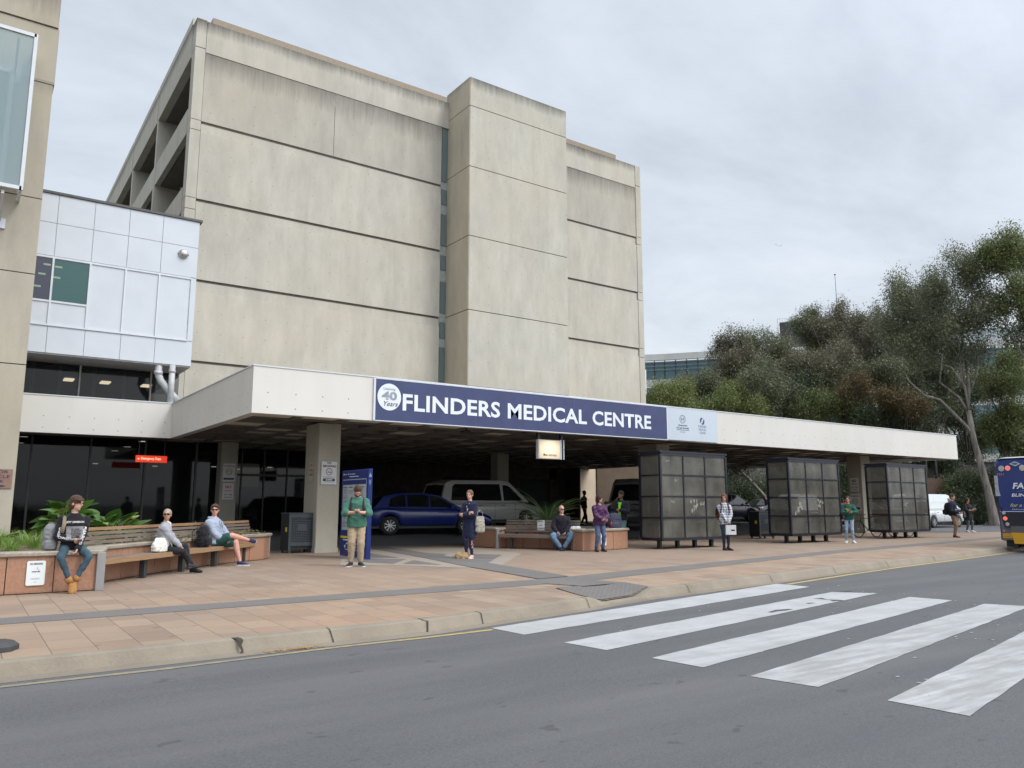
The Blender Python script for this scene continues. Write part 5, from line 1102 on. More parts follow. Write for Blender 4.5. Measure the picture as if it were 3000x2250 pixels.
def person(label, loc, rz, H=1.75, b_=1.0, pose='stand', seat=.45, hands=None, el=None, head=(0, 0), lean=0, legs=None, sk='fair', top=('sweater', None), slv='long', bot=('trousers', None), shoes=(None, None), hair=('short', None), hem=-.08, fem=False, pants='long', coat=None, group=None, bulk=0.0, hcurl=.6, eyes=True, footdir=None, high=False, neck=None, name='person', hdirs=None, barefoot=None, coll=True, legw=1.0):
    S = H/1.75; t = thing(name, label, 'person', loc, rz, group); rs = random.Random(hash(label) % 1000 if False else len(label)*7+int(H*100))
    pzv = .95*S if pose == 'stand' else seat+.085
    T = Matrix.Translation((0, 0, pzv)) @ Matrix.Rotation(R(lean), 4, 'X'); T3 = T.to_3x3()
    def tp(x, y, z): return T @ Vector((x*S, y*S, z*S))
    sw = .178 if not fem else .158
    sh = [tp(-sw, .01, .405), tp(sw, .01, .405)]
    hip = [Vector((-.088*S, 0, pzv-.03)), Vector((.088*S, 0, pzv-.03))]
    if legs is None:
        if pose == 'stand': legs = [((-.105*S, .0, .085*S), (-.02, -1, 0)), ((.105*S, .0, .085*S), (.02, -1, 0))]
        else: legs = [((-.12*S, -.42*S, .085), (0, -1, 0)), ((.12*S, -.42*S, .085), (0, -1, 0))]
    kn = []; an = []
    for i in (0, 1):
        kh = legs[i][1]; k_, a_ = ik(hip[i], legs[i][0], .43*S, .425*S, kh); kn.append(k_); an.append(a_)
    if hands is None: hands = [(-.24, -.05, -.08), (.24, -.05, -.08)]
    hw = [tp(*h) for h in hands]; elb = []; wr = []
    el = el or [(-.6, .6, -.6), (.6, .6, -.6)]
    for i in (0, 1): e, w_ = ik(sh[i], hw[i], .285*S, .25*S, T3 @ Vector(el[i])); elb.append(e); wr.append(w_)
    hc = tp(0, -.015, .695); hd_ = T @ Matrix.Translation((0, -.014*S, .588*S)) @ Matrix.Rotation(R(-lean), 4, 'X') @ Matrix.Rotation(R(head[0]), 4, 'Z') @ Matrix.Rotation(R(head[1]), 4, 'X') @ Matrix.Translation((0, -.005*S, .09*S)) @ Matrix.Scale(S*1.07, 4)
    h3 = hd_.to_3x3()
    # --- body
    mb = MB(); bw = b_
    mb.rings([(tp(0, 0, z), rx*bw*S, ry*bw*S, T3) for z, rx, ry in ((-.1, .10, .08), (-.02, .145, .10), (.1, .135, .095), (.22, .13, .092), (.34, .145, .1), (.43, .14, .09), (.49, .085, .07), (.53, .05, .05))], 18)
    mb.caps(tp(0, .01, .48), hd_ @ Vector((0, .012, -.06)), .054*S, .050*S)
    mb.ell(hd_ @ Vector((0, .012, .022)), (.073, .090, .092), h3, 16, 12); mb.ell(hd_ @ Vector((0, -.014, -.045)), (.056, .066, .062), h3, 14, 10); mb.ell(hd_ @ Vector((0, -.05, -.085)), (.028, .024, .022), h3)
    mb.caps(hd_ @ Vector((0, -.078, .012)), hd_ @ Vector((0, -.096, -.022)), .008*S, .0125*S, 8); mb.ell(hd_ @ Vector((0, -.074, .030)), (.045, .016, .010), h3); mb.ell(hd_ @ Vector((0, -.072, -.052)), (.022, .012, .009), h3)
    for s_ in (-1, 1): mb.ell(hd_ @ Vector((s_*.074, .014, -.012)), (.010, .020, .030), h3, 8, 6)
    for i in (0, 1):
        mb.caps(sh[i], elb[i], .046*S*bw, .037*S*bw); mb.caps(elb[i], wr[i], .038*S*bw, .024*S*bw)
        mb.caps(hip[i], kn[i], .082*S*bw*legw, .055*S*bw); mb.caps(kn[i], kn[i].lerp(an[i], .35)+Vector((0, .012, 0)), .054*S*bw, .056*S*bw); mb.caps(kn[i].lerp(an[i], .35)+Vector((0, .012, 0)), an[i], .055*S*bw, .035*S)
    ex = MB()
    for i in (0, 1):
        sd_ = -1 if i == 0 else 1; fd = (wr[i]-elb[i]).normalized(); pn = Vector((-sd_, 0, 0)) if hdirs is None else Vector(hdirs[i][1]); dd = fd if hdirs is None else Vector(hdirs[i][0])
        hand(ex, wr[i], dd, pn, sd_, hcurl, S)
    body = remesh(mb, 'body', SKIN[sk], t, .0105, extra=ex, sm=2)
    if eyes:
        for s_ in (-1, 1):
            q = MB(); q.ell(hd_ @ Vector((s_*.028, -.0755, .010)), (.011, .006, .006), h3, 8, 6); q.build('eye', pm('eye_dark', (.03, .02, .015), .3), t, True)
        q = MB(); q.ell(hd_ @ Vector((0, -.081, -.052)), (.019, .006, .0045), h3, 8, 6); q.build('lips', pm('lips_'+sk, (.36, .13, .11), .5), t, True)
    # --- top
    if top[1]:
        g = .012+bulk; mb = MB(); zl = hem
        prof = [(zl, .155 if not fem else .150, .118), (zl+.04, .160, .122), (.02 if zl < -.02 else zl+.06, .158, .120), (.10, .150 if not fem else .135, .115), (.22, .150 if not fem else .128, .112), (.33, .160 if not fem else .143, .120), (.40, .162 if not fem else .145, .108), (.45, .125 if not fem else .11, .088), (.485, .085, .070), (.515, .060, .056)]
        if coat: prof = [(coat, .19, .16), (coat+.15, .18, .15)]+prof[1:]
        mb.rings([(tp(0, 0, z), (rx*bw+g)*S, (ry*bw+g)*S, T3) for z, rx, ry in prof], 22)
        if neck: mb.tube([tp(0, .02, .49), tp(0, .005, .50+neck)], [.075*S, .062*S], 14)
        for i in (0, 1):
            mb.ell(sh[i], ((.050*bw+g)*S,)*3); mb.caps(sh[i], elb[i], (.056*bw+g)*S, (.047*bw+g)*S)
            if slv == 'long': mb.caps(elb[i], wr[i]-(wr[i]-elb[i]).normalized()*.01, (.047*bw+g)*S, (.033*bw+g)*S)
            elif slv == 'mid': mb.caps(elb[i], elb[i].lerp(wr[i], .22), (.048*bw+g)*S, (.043*bw+g)*S)
        tpo = remesh(mb, top[0], top[1], t, .0115, fold=.0085+bulk*.2, fscale=7, seed=len(label), sm=3)
        t['_top'] = tpo.name
    # --- bottom
    if bot[1]:
        mb = MB(); g = .010
        mb.rings([(Vector((0, 0, pzv+z*S)), (rx*bw+g)*S, (ry*bw+g)*S) for z, rx, ry in ((-.11, .08, .075), (-.07, .145, .11), (0, .155, .115), (.06, .148, .108), (.1, .14, .10))], 20)
        for i in (0, 1):
            if pants == 'short':
                mb.caps(hip[i], hip[i].lerp(kn[i], .78), (.098*bw)*S, .088*bw*S)
            else:
                kk = .060 if pants == 'slim' else .068; cu = .042 if pants == 'slim' else .058
                mb.caps(hip[i], kn[i], (.092*bw*legw)*S, kk*bw*S+.004); mb.caps(kn[i], kn[i].lerp(an[i], .88 if pants != 'slim' else .93), (kk+.002)*bw*S+.004, cu*S*(.5+.5*bw))
        remesh(mb, bot[0], bot[1], t, .0115, fold=.0065, fscale=7, seed=len(label)+3, sm=3)
    # --- shoes
    for i in (0, 1):
        fd = (footdir[i] if footdir else (.12*(-1 if i == 0 else 1), -1, 0)); fdv = Vector(fd)
        up = (kn[i]-an[i]).normalized() if abs(fdv.z) > .05 or pose != 'stand' else Vector((0, 0, 1))
        if abs(fdv.z) < .05: up = Vector((0, 0, 1))
        foot(t, an[i], fdv, up, shoes[0], shoes[1], S*1.02, high=high)
    # --- hair
    if hair[1]:
        mb = MB(); st = hair[0]
        if st in ('short', 'wave'):
            mb.ell(hd_ @ Vector((0, .022, .040)), (.085, .094, .088), h3, 16, 12); mb.ell(hd_ @ Vector((0, .045, -.005)), (.080, .066, .082), h3)
            if st == 'wave': mb.ell(hd_ @ Vector((.02, -.045, .075)), (.05, .04, .03), h3); mb.ell(hd_ @ Vector((-.03, -.035, .08)), (.04, .04, .03), h3)
        elif st == 'mop':
            mb.ell(hd_ @ Vector((0, .012, .045)), (.090, .098, .085), h3, 16, 12); mb.ell(hd_ @ Vector((0, .04, -.02)), (.086, .075, .085), h3); mb.ell(hd_ @ Vector((-.03, -.06, .055)), (.05, .03, .028), h3); mb.ell(hd_ @ Vector((.03, -.06, .06)), (.045, .03, .025), h3)
        elif st == 'bob':
            mb.ell(hd_ @ Vector((0, .015, .040)), (.092, .102, .090), h3, 16, 12); mb.ell(hd_ @ Vector((0, .045, -.03)), (.094, .075, .095), h3)
            for s_ in (-1, 1): mb.ell(hd_ @ Vector((s_*.074, .0, -.02)), (.02, .04, .075), h3)
        elif st == 'crop': mb.ell(hd_ @ Vector((0, .022, .034)), (.081, .090, .086), h3, 16, 12); mb.ell(hd_ @ Vector((0, .042, -.01)), (.068, .060, .07), h3)
        elif st == 'bun': mb.ell(hd_ @ Vector((0, .022, .036)), (.087, .096, .089), h3, 16, 12); mb.ell(hd_ @ Vector((0, .105, -.005)), (.045, .035, .042), h3); mb.ell(hd_ @ Vector((0, .05, -.01)), (.07, .06, .07), h3)
        elif st == 'ponytail': mb.ell(hd_ @ Vector((0, .022, .036)), (.087, .096, .089), h3, 16, 12); mb.ell(hd_ @ Vector((0, .05, -.01)), (.083, .07, .085), h3)
        elif st in ('long', 'windblown'):
            mb.ell(hd_ @ Vector((0, .02, .038)), (.09, .098, .092), h3, 16, 12); mb.ell(hd_ @ Vector((0, .05, -.03)), (.082, .06, .10), h3)
            for s_ in (-1, 1): mb.caps(hd_ @ Vector((s_*.072, .01, 0)), hd_ @ Vector((s_*.072, .02, -.09)), .02, .018)
            base = hd_ @ Vector((0, .08, -.08))
            if st == 'windblown':
                for q in range(9): o = Vector((-.03-.016*q, .05, -.06*q*.9)); mb.caps(base+Vector((0, 0, -.01)), base+o*1.05+Vector((rs.uniform(-.03, .01), 0, rs.uniform(-.05, .02))), .035, .02)
                for q in range(5): mb.caps(base+Vector((-.13, .05, -.30+.02*q)), base+Vector((-.20+rs.uniform(-.03, .03), .05, -.42-.04*q)), .03, .016)
            else:
                for q in range(-2, 3): mb.caps(base+Vector((q*.03, 0, .02)), base+Vector((q*.035, .02, -.24)), .035, .022)
        remesh(mb, 'hair', hair[1], t, .008, fold=.006, fscale=22, seed=5, sm=1)
    t['_x'] = 1; J = dict(head=hd_, sh=sh, elb=elb, wr=wr, kn=kn, an=an, T=T, S=S, top=t.get('_top')); del t['_x']
    if '_top' in t: del t['_top']
    return t, J
def shades(t, J, dark=True, mat=None):
    M = J['head']; b = MB(); mt = mat or pm('sunglass_black', (.01, .01, .012), .12)
    for s_ in (-1, 1): b.ell(M @ Vector((s_*.030, -.088, .010)), (.027, .007, .019), M.to_3x3(), 12, 8); b.tube([M @ Vector((s_*.055, -.082, .014)), M @ Vector((s_*.078, .01, .008))], .003, 5)
    b.tube([M @ Vector((-.01, -.092, .016)), M @ Vector((.01, -.092, .016))], .003, 5); b.build('sunglasses', mt, t, True)
def specs(t, J):
    M = J['head']; b = MB(); 
    for s_ in (-1, 1): b.tube([M @ Vector((s_*.031+math.cos(a*.524)*.022, -.092, .008+math.sin(a*.524)*.016)) for a in range(13)], .0022, 5, False); b.tube([M @ Vector((s_*.053, -.09, .012)), M @ Vector((s_*.078, .01, .008))], .0022, 5)
    b.tube([M @ Vector((-.009, -.093, .012)), M @ Vector((.009, -.093, .012))], .002, 5); b.build('glasses', M_blk, t)
def camrz(x, y, turn=0): return -math.atan2(x, y)+R(turn)
def W(t, p):
    return Matrix.Translation(t.location) @ Matrix.Rotation(t.rotation_euler.z, 4, 'Z') @ Vector(p)
def phone(t, J, p, label, tilt=50, rz=0):
    q = W(t, p); ph = thing('phone', label, 'phone', q, t.rotation_euler.z+R(rz)); M = Matrix.Rotation(R(-tilt), 4, 'X'); b = MB(); b.box(-.036, .036, -.004, .004, -.07, .07, M, bev=.002); b.build('case', M_blk, ph); b = MB(); b.box(-.033, .033, .0045, .0055, -.064, .064, M); b.build('screen', pm('phone_screen', (.02, .022, .03), .1), ph); return ph
def project(o, target, d, off=.004):
    """drape the thin mesh o (in person space) on target along d"""
    me = o.data; d = Vector(d).normalized(); bpy.context.view_layer.update()
    dg = bpy.context.evaluated_depsgraph_get(); te = target.evaluated_get(dg)
    for v in me.vertices:
        ok, hit, n, _ = te.ray_cast(v.co-d*.4, d)
        if ok: v.co = hit-d*off+n*0
    me.update()
def along(A, B, u):
    """point on segment A-B seen at photo column u"""
    A = Vector(A); B = Vector(B); lo, hi = -.3, 1.3
    def pu(p): q = p-Vector((0, 0, CAMH)); return 1500+FPX*q.dot(rv)/q.dot(fw)
    for _ in range(40):
        m_ = (lo+hi)/2
        if pu(A.lerp(B, m_)) < u: lo = m_
        else: hi = m_
    return A.lerp(B, lo)
def upos(u, D):
    r_ = (u-1500)/FPX*D; h_ = D/math.cos(R(PITCH)); return Vector((hv.x*D+rv.x*r_, hv.y*D+rv.y*r_, 0))
BR = cloth('hair_brown', (.075, .038, .021), .2, .6, .6, 40); BD = cloth('hair_dark', (.03, .018, .014), .2, .6, .55, 40); GY = cloth('hair_grey', (.30, .28, .25), .15, .6, .6, 40); BL = cloth('hair_blond', (.15, .09, .042), .2, .6, .6, 40); AU = cloth('hair_auburn', (.13, .045, .022), .2, .6, .6, 40); MR = cloth('hair_maroon', (.045, .012, .016), .2, .6, .6, 40)
M_bkc = cloth('black_cotton', (.012, .011, .014)); M_tan = cloth('boot_tan', (.36, .175, .055), .1, .4, .7); M_wsole = pm('white_sole', (.6, .6, .58), .6); M_bsh = cloth('black_shoe', (.012, .012, .014), .1, .2, .5); M_wsh = cloth('white_shoe', (.68, .68, .66), .05, .2, .5)

# 1 person on the planter edge
p = along((-2, 14.52, 0), (1.9, 14.52, 0), 199); sw_ = p
t1, J1 = person('seated person in black band sweatshirt, blue jeans and tan boots on the planter edge', (p.x, p.y, 0), camrz(p.x, p.y, 8), 1.70, .94, 'sit', .64, lean=4,
    hands=[(-.02, -.20, .10), (.03, -.30, -.10)], el=[(-.9, .3, -.5), (.9, .2, -.4)], head=(52, 6), legs=[((-.035, -.40, .165), (-.5, -1, .1)), ((.035, -.36, .18), (.5, -1, .1))], footdir=[(-.15, -.75, -.6), (.10, -.75, -.55)],
    sk='fair', top=('sweatshirt', M_bkc), bot=('jeans', denim('jeans_teal', (.018, .045, .065), (.05, .095, .13))), shoes=(M_tan, M_tan), hair=('mop', BR), pants='slim', high=True, hem=-.06, bulk=.006, neck=.03, hcurl=.9)
specs(t1, J1)
tp1 = bpy.data.objects[J1['top']]
def chest_art(t, J, target):
    T = J['T']; S = J['S']
    def G(x0, x1, z0, z1, nx, nz, name, mat):
        b = MB(); v = []; f = []
        for i in range(nx+1):
            for j in range(nz+1): v.append(T @ Vector((x0+(x1-x0)*i/nx, -.3, z0+(z1-z0)*j/nz)))
        for i in range(nx):
            for j in range(nz): f.append((i*(nz+1)+j, (i+1)*(nz+1)+j, (i+1)*(nz+1)+j+1, i*(nz+1)+j+1))
        b.add(v, f); o = b.build(name, mat, t); project(o, target, (0, 1, 0)); return o
    G(-.115, .125, .10, .315, 14, 12, 'chest_print', pm('print_grey', (.24, .24, .25), .8, .06, 20))
    o = text('JOY DIVISION', 'chest_lettering', pm('print_white', (.72, .72, .72), .8), t, frame((.004, -.3, J['T'].translation.z+.335), (1, 0, 0), (0, 0, 1)), width=.255, height=.042, bold=.03, align='CENTER', ext=0); project(o, target, (0, 1, 0), .006)
    b = MB(); r2 = random.Random(4)
    for q in range(20):
        z = .135+.15*q/20; xx_ = -.055
        while xx_ < .06: l_ = r2.uniform(.012, .03); zz_ = z+r2.uniform(-.006, .006); b.box(xx_+.01, xx_+.01+l_, -.3, -.299, zz_, zz_+.0035); xx_ += l_+.006
    b.v = [tuple(T @ Vector(q)) for q in b.v]; o = b.build('chest_pattern', M_bkc, t); project(o, target, (0, 1, 0), .006)
    for s, side in (('PLEASURES', 1), ('UNKNOWN', 0)):
        a = J['sh'][side].lerp(J['elb'][side], .45); c_ = J['elb'][side]; w_ = J['wr'][side].lerp(c_, .25)
        d1 = (c_-a).normalized(); 
        for k_, ch in enumerate((s[:4], s[4:])):
            A_, B_ = (a, c_) if k_ == 0 else (c_, w_); d = (B_-A_); d.y = 0; L = d.length; d.normalize(); up_ = Vector((-d.z, 0, d.x)); 
            if up_.x*(1 if side else 1) < 0: pass
            o = text(ch, 'sleeve_lettering', MC['print_white'], t, frame((A_.x-up_.x*.018, A_.y-.35, A_.z-up_.z*.018), d, up_), width=L*.92, height=.038, bold=.02, ext=0); project(o, target, (0, 1, 0), .006)
chest_art(t1, J1, tp1)
phone(t1, J1, J1['wr'][0]+Vector((.085, -.015, .02)), 'dark phone in the hand of the person in the black sweatshirt', 55)
def backpack(label, loc, rz, mat, w_=.30, h_=.44, d_=.17, lean=0, strapmat=None, name='backpack', pocket=True, straps=True):
    t = thing(name, label, 'backpack', loc, rz); M = Matrix.Rotation(R(lean), 4, 'X')
    b = MB(); b.rings([(M @ Vector((0, 0, z*h_)), w_/2*a, d_/2*c_, M.to_3x3()) for z, a, c_ in ((0, .8, .8), (.06, .95, 1), (.35, 1, 1.05), (.7, .95, .9), (.9, .75, .65), (.99, .45, .35))], 16); remesh(b, 'bag_body', mat, t, .012, fold=.012, fscale=9, seed=len(label), sm=2)
    if pocket: b = MB(); b.rings([(M @ Vector((0, -d_*.52, z*h_)), w_/2*a, d_/2*c_, M.to_3x3()) for z, a, c_ in ((.06, .6, .4), (.12, .78, .5), (.35, .75, .45), (.42, .55, .2))], 14); remesh(b, 'front_pocket', mat, t, .012, fold=.006, sm=2)
    if straps:
        for s_ in (-1, 1): b = MB(); b.tube([M @ Vector((s_*w_*.22, d_*.4, h_*.88)), M @ Vector((s_*w_*.3, d_*.85, h_*.7)), M @ Vector((s_*w_*.34, d_*.8, h_*.35)), M @ Vector((s_*w_*.36, d_*.4, h_*.1))], .022, 8, flat=.35); b.build('strap', strapmat or mat, t, True)
    b = MB(); b.tube([M @ Vector((-.04, d_*.2, h_*.95)), M @ Vector((-.03, d_*.2, h_*1.04)), M @ Vector((.03, d_*.2, h_*1.04)), M @ Vector((.04, d_*.2, h_*.95))], .009, 6); b.build('grab_handle', strapmat or mat, t, True); return t
G_gr = cloth('grey_canvas', (.22, .225, .235), .08, .3); q = W(t1, (-.30, .10, .64)); backpack('grey canvas backpack leaning against the person in the black sweatshirt', q, t1.rotation_euler.z, G_gr, .22, .42, .18, 4, cloth('strap_khaki', (.22, .18, .12)))
b = MB(); b.tube([J1['sh'][0]+Vector((.03, .05, .06)), J1['sh'][0]+Vector((.03, -.07, .04)), J1['sh'][0]+Vector((.02, -.12, -.08)), J1['sh'][0]+Vector((-.0, -.13, -.20))], .028, 8, flat=.3); b.build('bag_strap', cloth('strap_khaki', (.22, .18, .12)), t1, True)

BA, BB = Vector((2.03, 15.02, 0)), Vector((6.58, 20.3, 0)); bn = Vector((-(BB-BA).y, (BB-BA).x, 0)).normalized()
# 2 woman in grey
p = along(BA+bn*.22, BB+bn*.22, 472); brz = math.atan2((BB-BA).y, (BB-BA).x)
t2, J2 = person('grey haired woman in pale grey cardigan, sunglasses and black trousers sitting on the long bench', (p.x, p.y, 0), brz+R(20), 1.62, 1.02, 'sit', .45, lean=3,
    hands=[(.06, -.33, .0), (.10, -.335, .0)], el=[(-.8, .2, -.5), (.9, .2, -.4)], head=(-88, -2), legs=[((.14, -.56, .10), (.1, -1, .4)), ((.06, -.50, .17), (.5, -1, .5))], footdir=[(.15, -1, -.05), (.35, -.9, .12)], fem=True,
    sk='tan', top=('cardigan', cloth('cardigan_grey', (.34, .35, .38), .07)), bot=('trousers', cloth('black_trousers', (.014, .015, .018))), shoes=(M_bsh, M_bsh), hair=('crop', GY), hem=-.08, hcurl=.45, bulk=.006)
shades(t2, J2)
b = MB(); T = J2['T']
v = [T @ Vector(q) for q in ((-.035, -.3, .42), (.035, -.3, .42), (.03, -.3, .30), (.012, -.3, .18), (-.012, -.3, .18), (-.03, -.3, .30))]; b.add(v, [tuple(range(6))]); o = b.build('shirt_front', cloth('white_stripe_shirt', (.62, .63, .66), .03), t2); project(o, bpy.data.objects[J2['top']], (0, 1, 0), .006)
b = MB(); b.tube([T @ Vector((-.05, -.02, .50)), T @ Vector((-.045, -.075, .47)), T @ Vector((0, -.105, .40))], .014, 6); b.tube([T @ Vector((.05, -.02, .50)), T @ Vector((.045, -.075, .47)), T @ Vector((0, -.105, .40))], .014, 6); b.build('shirt_collar', cloth('white_cotton', (.68, .68, .7), .03), t2, True)
b = MB(); b.tube([J2['wr'][1].lerp(J2['elb'][1], .16), J2['wr'][1].lerp(J2['elb'][1], .08)], .034, 10); b.build('wristband', M_blk, t2)
k = NT('floral_bag'); vo = k.n('ShaderNodeTexVoronoi'); k.l(k.obj(), vo.inputs['Vector']); vo.inputs['Scale'].default_value = 34; vo.inputs['Randomness'].default_value = .9
cr_ = k.n('ShaderNodeValToRGB'); k.l(vo.outputs['Color'], cr_.inputs[0]); cr_.color_ramp.interpolation = 'CONSTANT'; el_ = cr_.color_ramp.elements; el_[0].color = (.05, .10, .07, 1); el_[1].position = .3; el_[1].color = (.55, .28, .06, 1)
for ps, cc_ in ((.45, (.04, .09, .16, 1)), (.6, (.40, .09, .08, 1)), (.75, (.10, .20, .10, 1))): e_ = el_.new(ps); e_.color = cc_
k.col(k.mix(k.mapr(vo.outputs['Distance'], .16, .21, 1, 0), (.70, .68, .62, 1), cr_.outputs[0])); k.rough(.8); M_flo = k.m
def softbag(name, label, cat, loc, rz, mat, w_, d_, h_, handle=True, hmat=None, seed=1, drop=False):
    t = thing(name, label, cat, loc, rz); b = MB(); b.rings([((0, 0, z*h_), w_/2*a, d_/2*c_) for z, a, c_ in ((0, .85, .8), (.08, 1, 1.0), (.4, 1.02, 1.0), (.75, .95, .7), (.97, .86, .3), (1.0, .84, .2))], 16); remesh(b, 'bag_body', mat, t, .010, fold=.014, fscale=8, seed=seed, sm=2)
    if handle:
        b = MB(); pts = [(-w_*.3, 0, h_*.95), (-w_*.28, 0, h_*1.25), (0, 0, h_*1.42), (w_*.28, 0, h_*1.25), (w_*.3, 0, h_*.95)] if not drop else [(w_*.42, -d_*.3, h_*.9), (w_*.5, -d_*.6, h_*.5), (w_*.6, -d_*.75, -.05), (w_*.68, -d_*.72, -.12), (w_*.72, -d_*.6, .0), (w_*.55, -d_*.4, h_*.6)]
        b.tube(pts, .014, 8, flat=.4); b.build('handle', hmat or mat, t, True)
    return t
q = along(BA+bn*.16, BB+bn*.16, 462); softbag('handbag', 'white handbag with small multicoloured leaf print on the bench beside the woman in grey', 'handbag', (q.x, q.y, .445), brz+R(0), M_flo, .44, .20, .27, True, cloth('strap_cream', (.50, .46, .38)), 3, True)
# 3 man in hoodie
p = along(BA+bn*.22, BB+bn*.22, 624)
t3, J3 = person('man in pale blue hoodie, green shorts and navy sneakers sitting cross-legged on the long bench', (p.x, p.y, 0), brz+R(-4), 1.82, 1.15, 'sit', .45, lean=-4,
    hands=[(.02, -.24, .02), (.11, -.27, .02)], el=[(-.8, .3, -.5), (.9, .1, -.4)], head=(-62, 0), legs=[((.42, -.60, .56), (-.45, -.9, .9)), ((.16, -.56, .09), (.1, -1, .4))], footdir=[(.6, -.65, -.25), (.35, -1, 0)],
    sk='pink', top=('hoodie', cloth('hoodie_blue', (.33, .38, .47), .06)), bot=('shorts', cloth('shorts_green', (.02, .075, .065))), shoes=(cloth('sneaker_navy', (.02, .03, .085), .1, .2, .6), M_wsole), hair=('wave', BR), pants='short', hem=-.06, bulk=.012, hcurl=.7, neck=.02)
shades(t3, J3); T = J3['T']
b = MB(); b.rings([(T @ Vector((0, .045, .49)), .10, .085), (T @ Vector((0, .06, .53)), .105, .09), (T @ Vector((0, .065, .57)), .085, .065)], 18); o = remesh(b, 'hood', cloth('hoodie_blue', (.33, .38, .47), .06), t3, .012, fold=.006, sm=2)
for s_ in (-1, 1): b = MB(); b.tube([T @ Vector((s_*.035, -.14, .46)), T @ Vector((s_*.04, -.165, .38)), T @ Vector((s_*.035+.01, -.165, .28))], .006, 5); b.build('drawstring', M_blk, t3)
phone(t3, J3, J3['wr'][1]+Vector((-.03, -.07, .04)), 'dark phone held low by the man in the pale blue hoodie', 70)
q = along(BA+bn*.22, BB+bn*.22, 590); backpack('black backpack standing on the bench beside the man in the hoodie', (q.x, q.y, .45), brz, M_bkc, .33, .47, .24, 0, None)
q = along(BA+bn*.10, BB+bn*.10, 608); softbag('paper_bag', 'small brown item beside the black backpack on the bench', 'bag', (q.x, q.y, .445), brz, cloth('brown_pouch', (.28, .11, .05)), .14, .08, .12, False)
# 4 man in green
p = upos(1052, 17.78)
t4, J4 = person('bearded man in green sweater and beige trousers standing and looking down at his phone', (p.x, p.y, 0), camrz(p.x, p.y, 0), 1.83, 1.2, 'stand', lean=2,
    hands=[(-.055, -.285, .20), (.055, -.285, .20)], el=[(-1, .35, -.55), (1, .35, -.55)], head=(4, 52), legs=[((-.105, 0, .088), (-.02, -1, 0)), ((.105, -.0, .088), (.02, -1, 0))], footdir=[(-.45, -1, 0), (.45, -1, 0)], hdirs=[((.75, -.55, .15), (.2, .5, .9)), ((-.75, -.55, .15), (-.2, .5, .9))],
    sk='pink', top=('sweater', cloth('sweater_green', (.055, .165, .12), .08)), slv='mid', bot=('trousers', cloth('chino_beige', (.40, .32, .215), .08)), shoes=(cloth('canvas_black', (.02, .018, .02), .1, .2, .7), M_wsole), hair=('short', BR), hem=-.12, bulk=.010, hcurl=.9)
b = MB(); M = J4['head']; b.ell(M @ Vector((0, -.03, -.072)), (.062, .060, .042), M.to_3x3()); remesh(b, 'beard', cloth('beard_auburn', (.14, .06, .035), .2, .6), t4, .008, fold=.004, fscale=25, sm=1)
phone(t4, J4, (0, -.40, 1.18), 'phone held in both hands by the bearded man in green', 60)
q = W(t4, (0, .19, 1.0)); backpack('dark backpack worn by the bearded man in green', q, t4.rotation_euler.z+math.pi, cloth('pack_black', (.015, .014, .018)), .30, .46, .17, 0, straps=False)
T = J4['T']
for s_ in (-1, 1): b = MB(); b.tube([T @ Vector((s_*.125, .10, .46)), T @ Vector((s_*.125, .03, .532)), T @ Vector((s_*.130, -.10, .475)), T @ Vector((s_*.137, -.168, .36)), T @ Vector((s_*.155, -.172, .22)), T @ Vector((s_*.19, -.11, .10))], .027, 8, flat=.35); b.build('backpack_strap', cloth('strap_plum', (.035, .022, .03)), t4, True)
# 5 woman in navy
p = upos(1378, 20.3)
k = NT('floral_leggings'); vo = k.n('ShaderNodeTexVoronoi'); k.l(k.obj(), vo.inputs['Vector']); vo.inputs['Scale'].default_value = 11; nz = k.noise(k.obj(), 40, 3)
k.col(k.mix(k.math('MULTIPLY', k.mapr(vo.outputs['Distance'], .30, .38, 1, 0), k.mapr(nz, .45, .52)), (.012, .014, .05, 1), (.50, .32, .42, 1))); k.rough(.8); M_leg = k.m
t5, J5 = person('woman in long navy cardigan and floral leggings standing with folded arms', (p.x, p.y, 0), camrz(p.x, p.y, -28), 1.73, .92, 'stand',
    hands=[(.06, -.17, .21), (-.06, -.20, .17)], el=[(-1, .0, -.9), (1, .0, -.9)], head=(4, 2), legs=[((-.06, -.02, .085), (0, -1, 0)), ((.06, .02, .085), (.02, -1, 0))], footdir=[(-.25, -1, 0), (.1, -1, 0)], fem=True,
    sk='fair', top=('cardigan', cloth('cardigan_navy', (.012, .016, .045), .1)), bot=('leggings', M_leg), shoes=(cloth('shoe_pink', (.62, .42, .36)), M_wsole), hair=('bun', BL), pants='slim', hem=-.08, coat=-.43, bulk=.010)
T = J5['T']; b = MB(); v = [T @ Vector(q) for q in ((-.05, -.3, .46), (.05, -.3, .46), (.03, -.3, .36), (.0, -.3, .25), (-.03, -.3, .36))]; b.add(v, [tuple(range(5))]); o = b.build('blouse', cloth('blouse_white', (.62, .58, .56), .03), t5); project(o, bpy.data.objects[J5['top']], (0, 1, 0), .006)
M = J5['head']; b = MB(); b.ell(M @ Vector((.02, .115, .03)), (.035, .02, .018), M.to_3x3()); b.ell(M @ Vector((-.01, .125, -.035)), (.02, .02, .035), M.to_3x3()); b.build('hair_tie', cloth('white_cotton', (.68, .68, .7), .03), t5, True)
q = W(t5, (.27, .05, .66)); tb = softbag('tote_bag', 'cream canvas tote bag hanging from the arm of the woman in navy', 'tote bag', q, t5.rotation_euler.z+R(60), cloth('tote_canvas', (.34, .315, .26), .15, .3, .9, 30), .27, .12, .40, True, cloth('strap_cream', (.50, .46, .38)), 4)
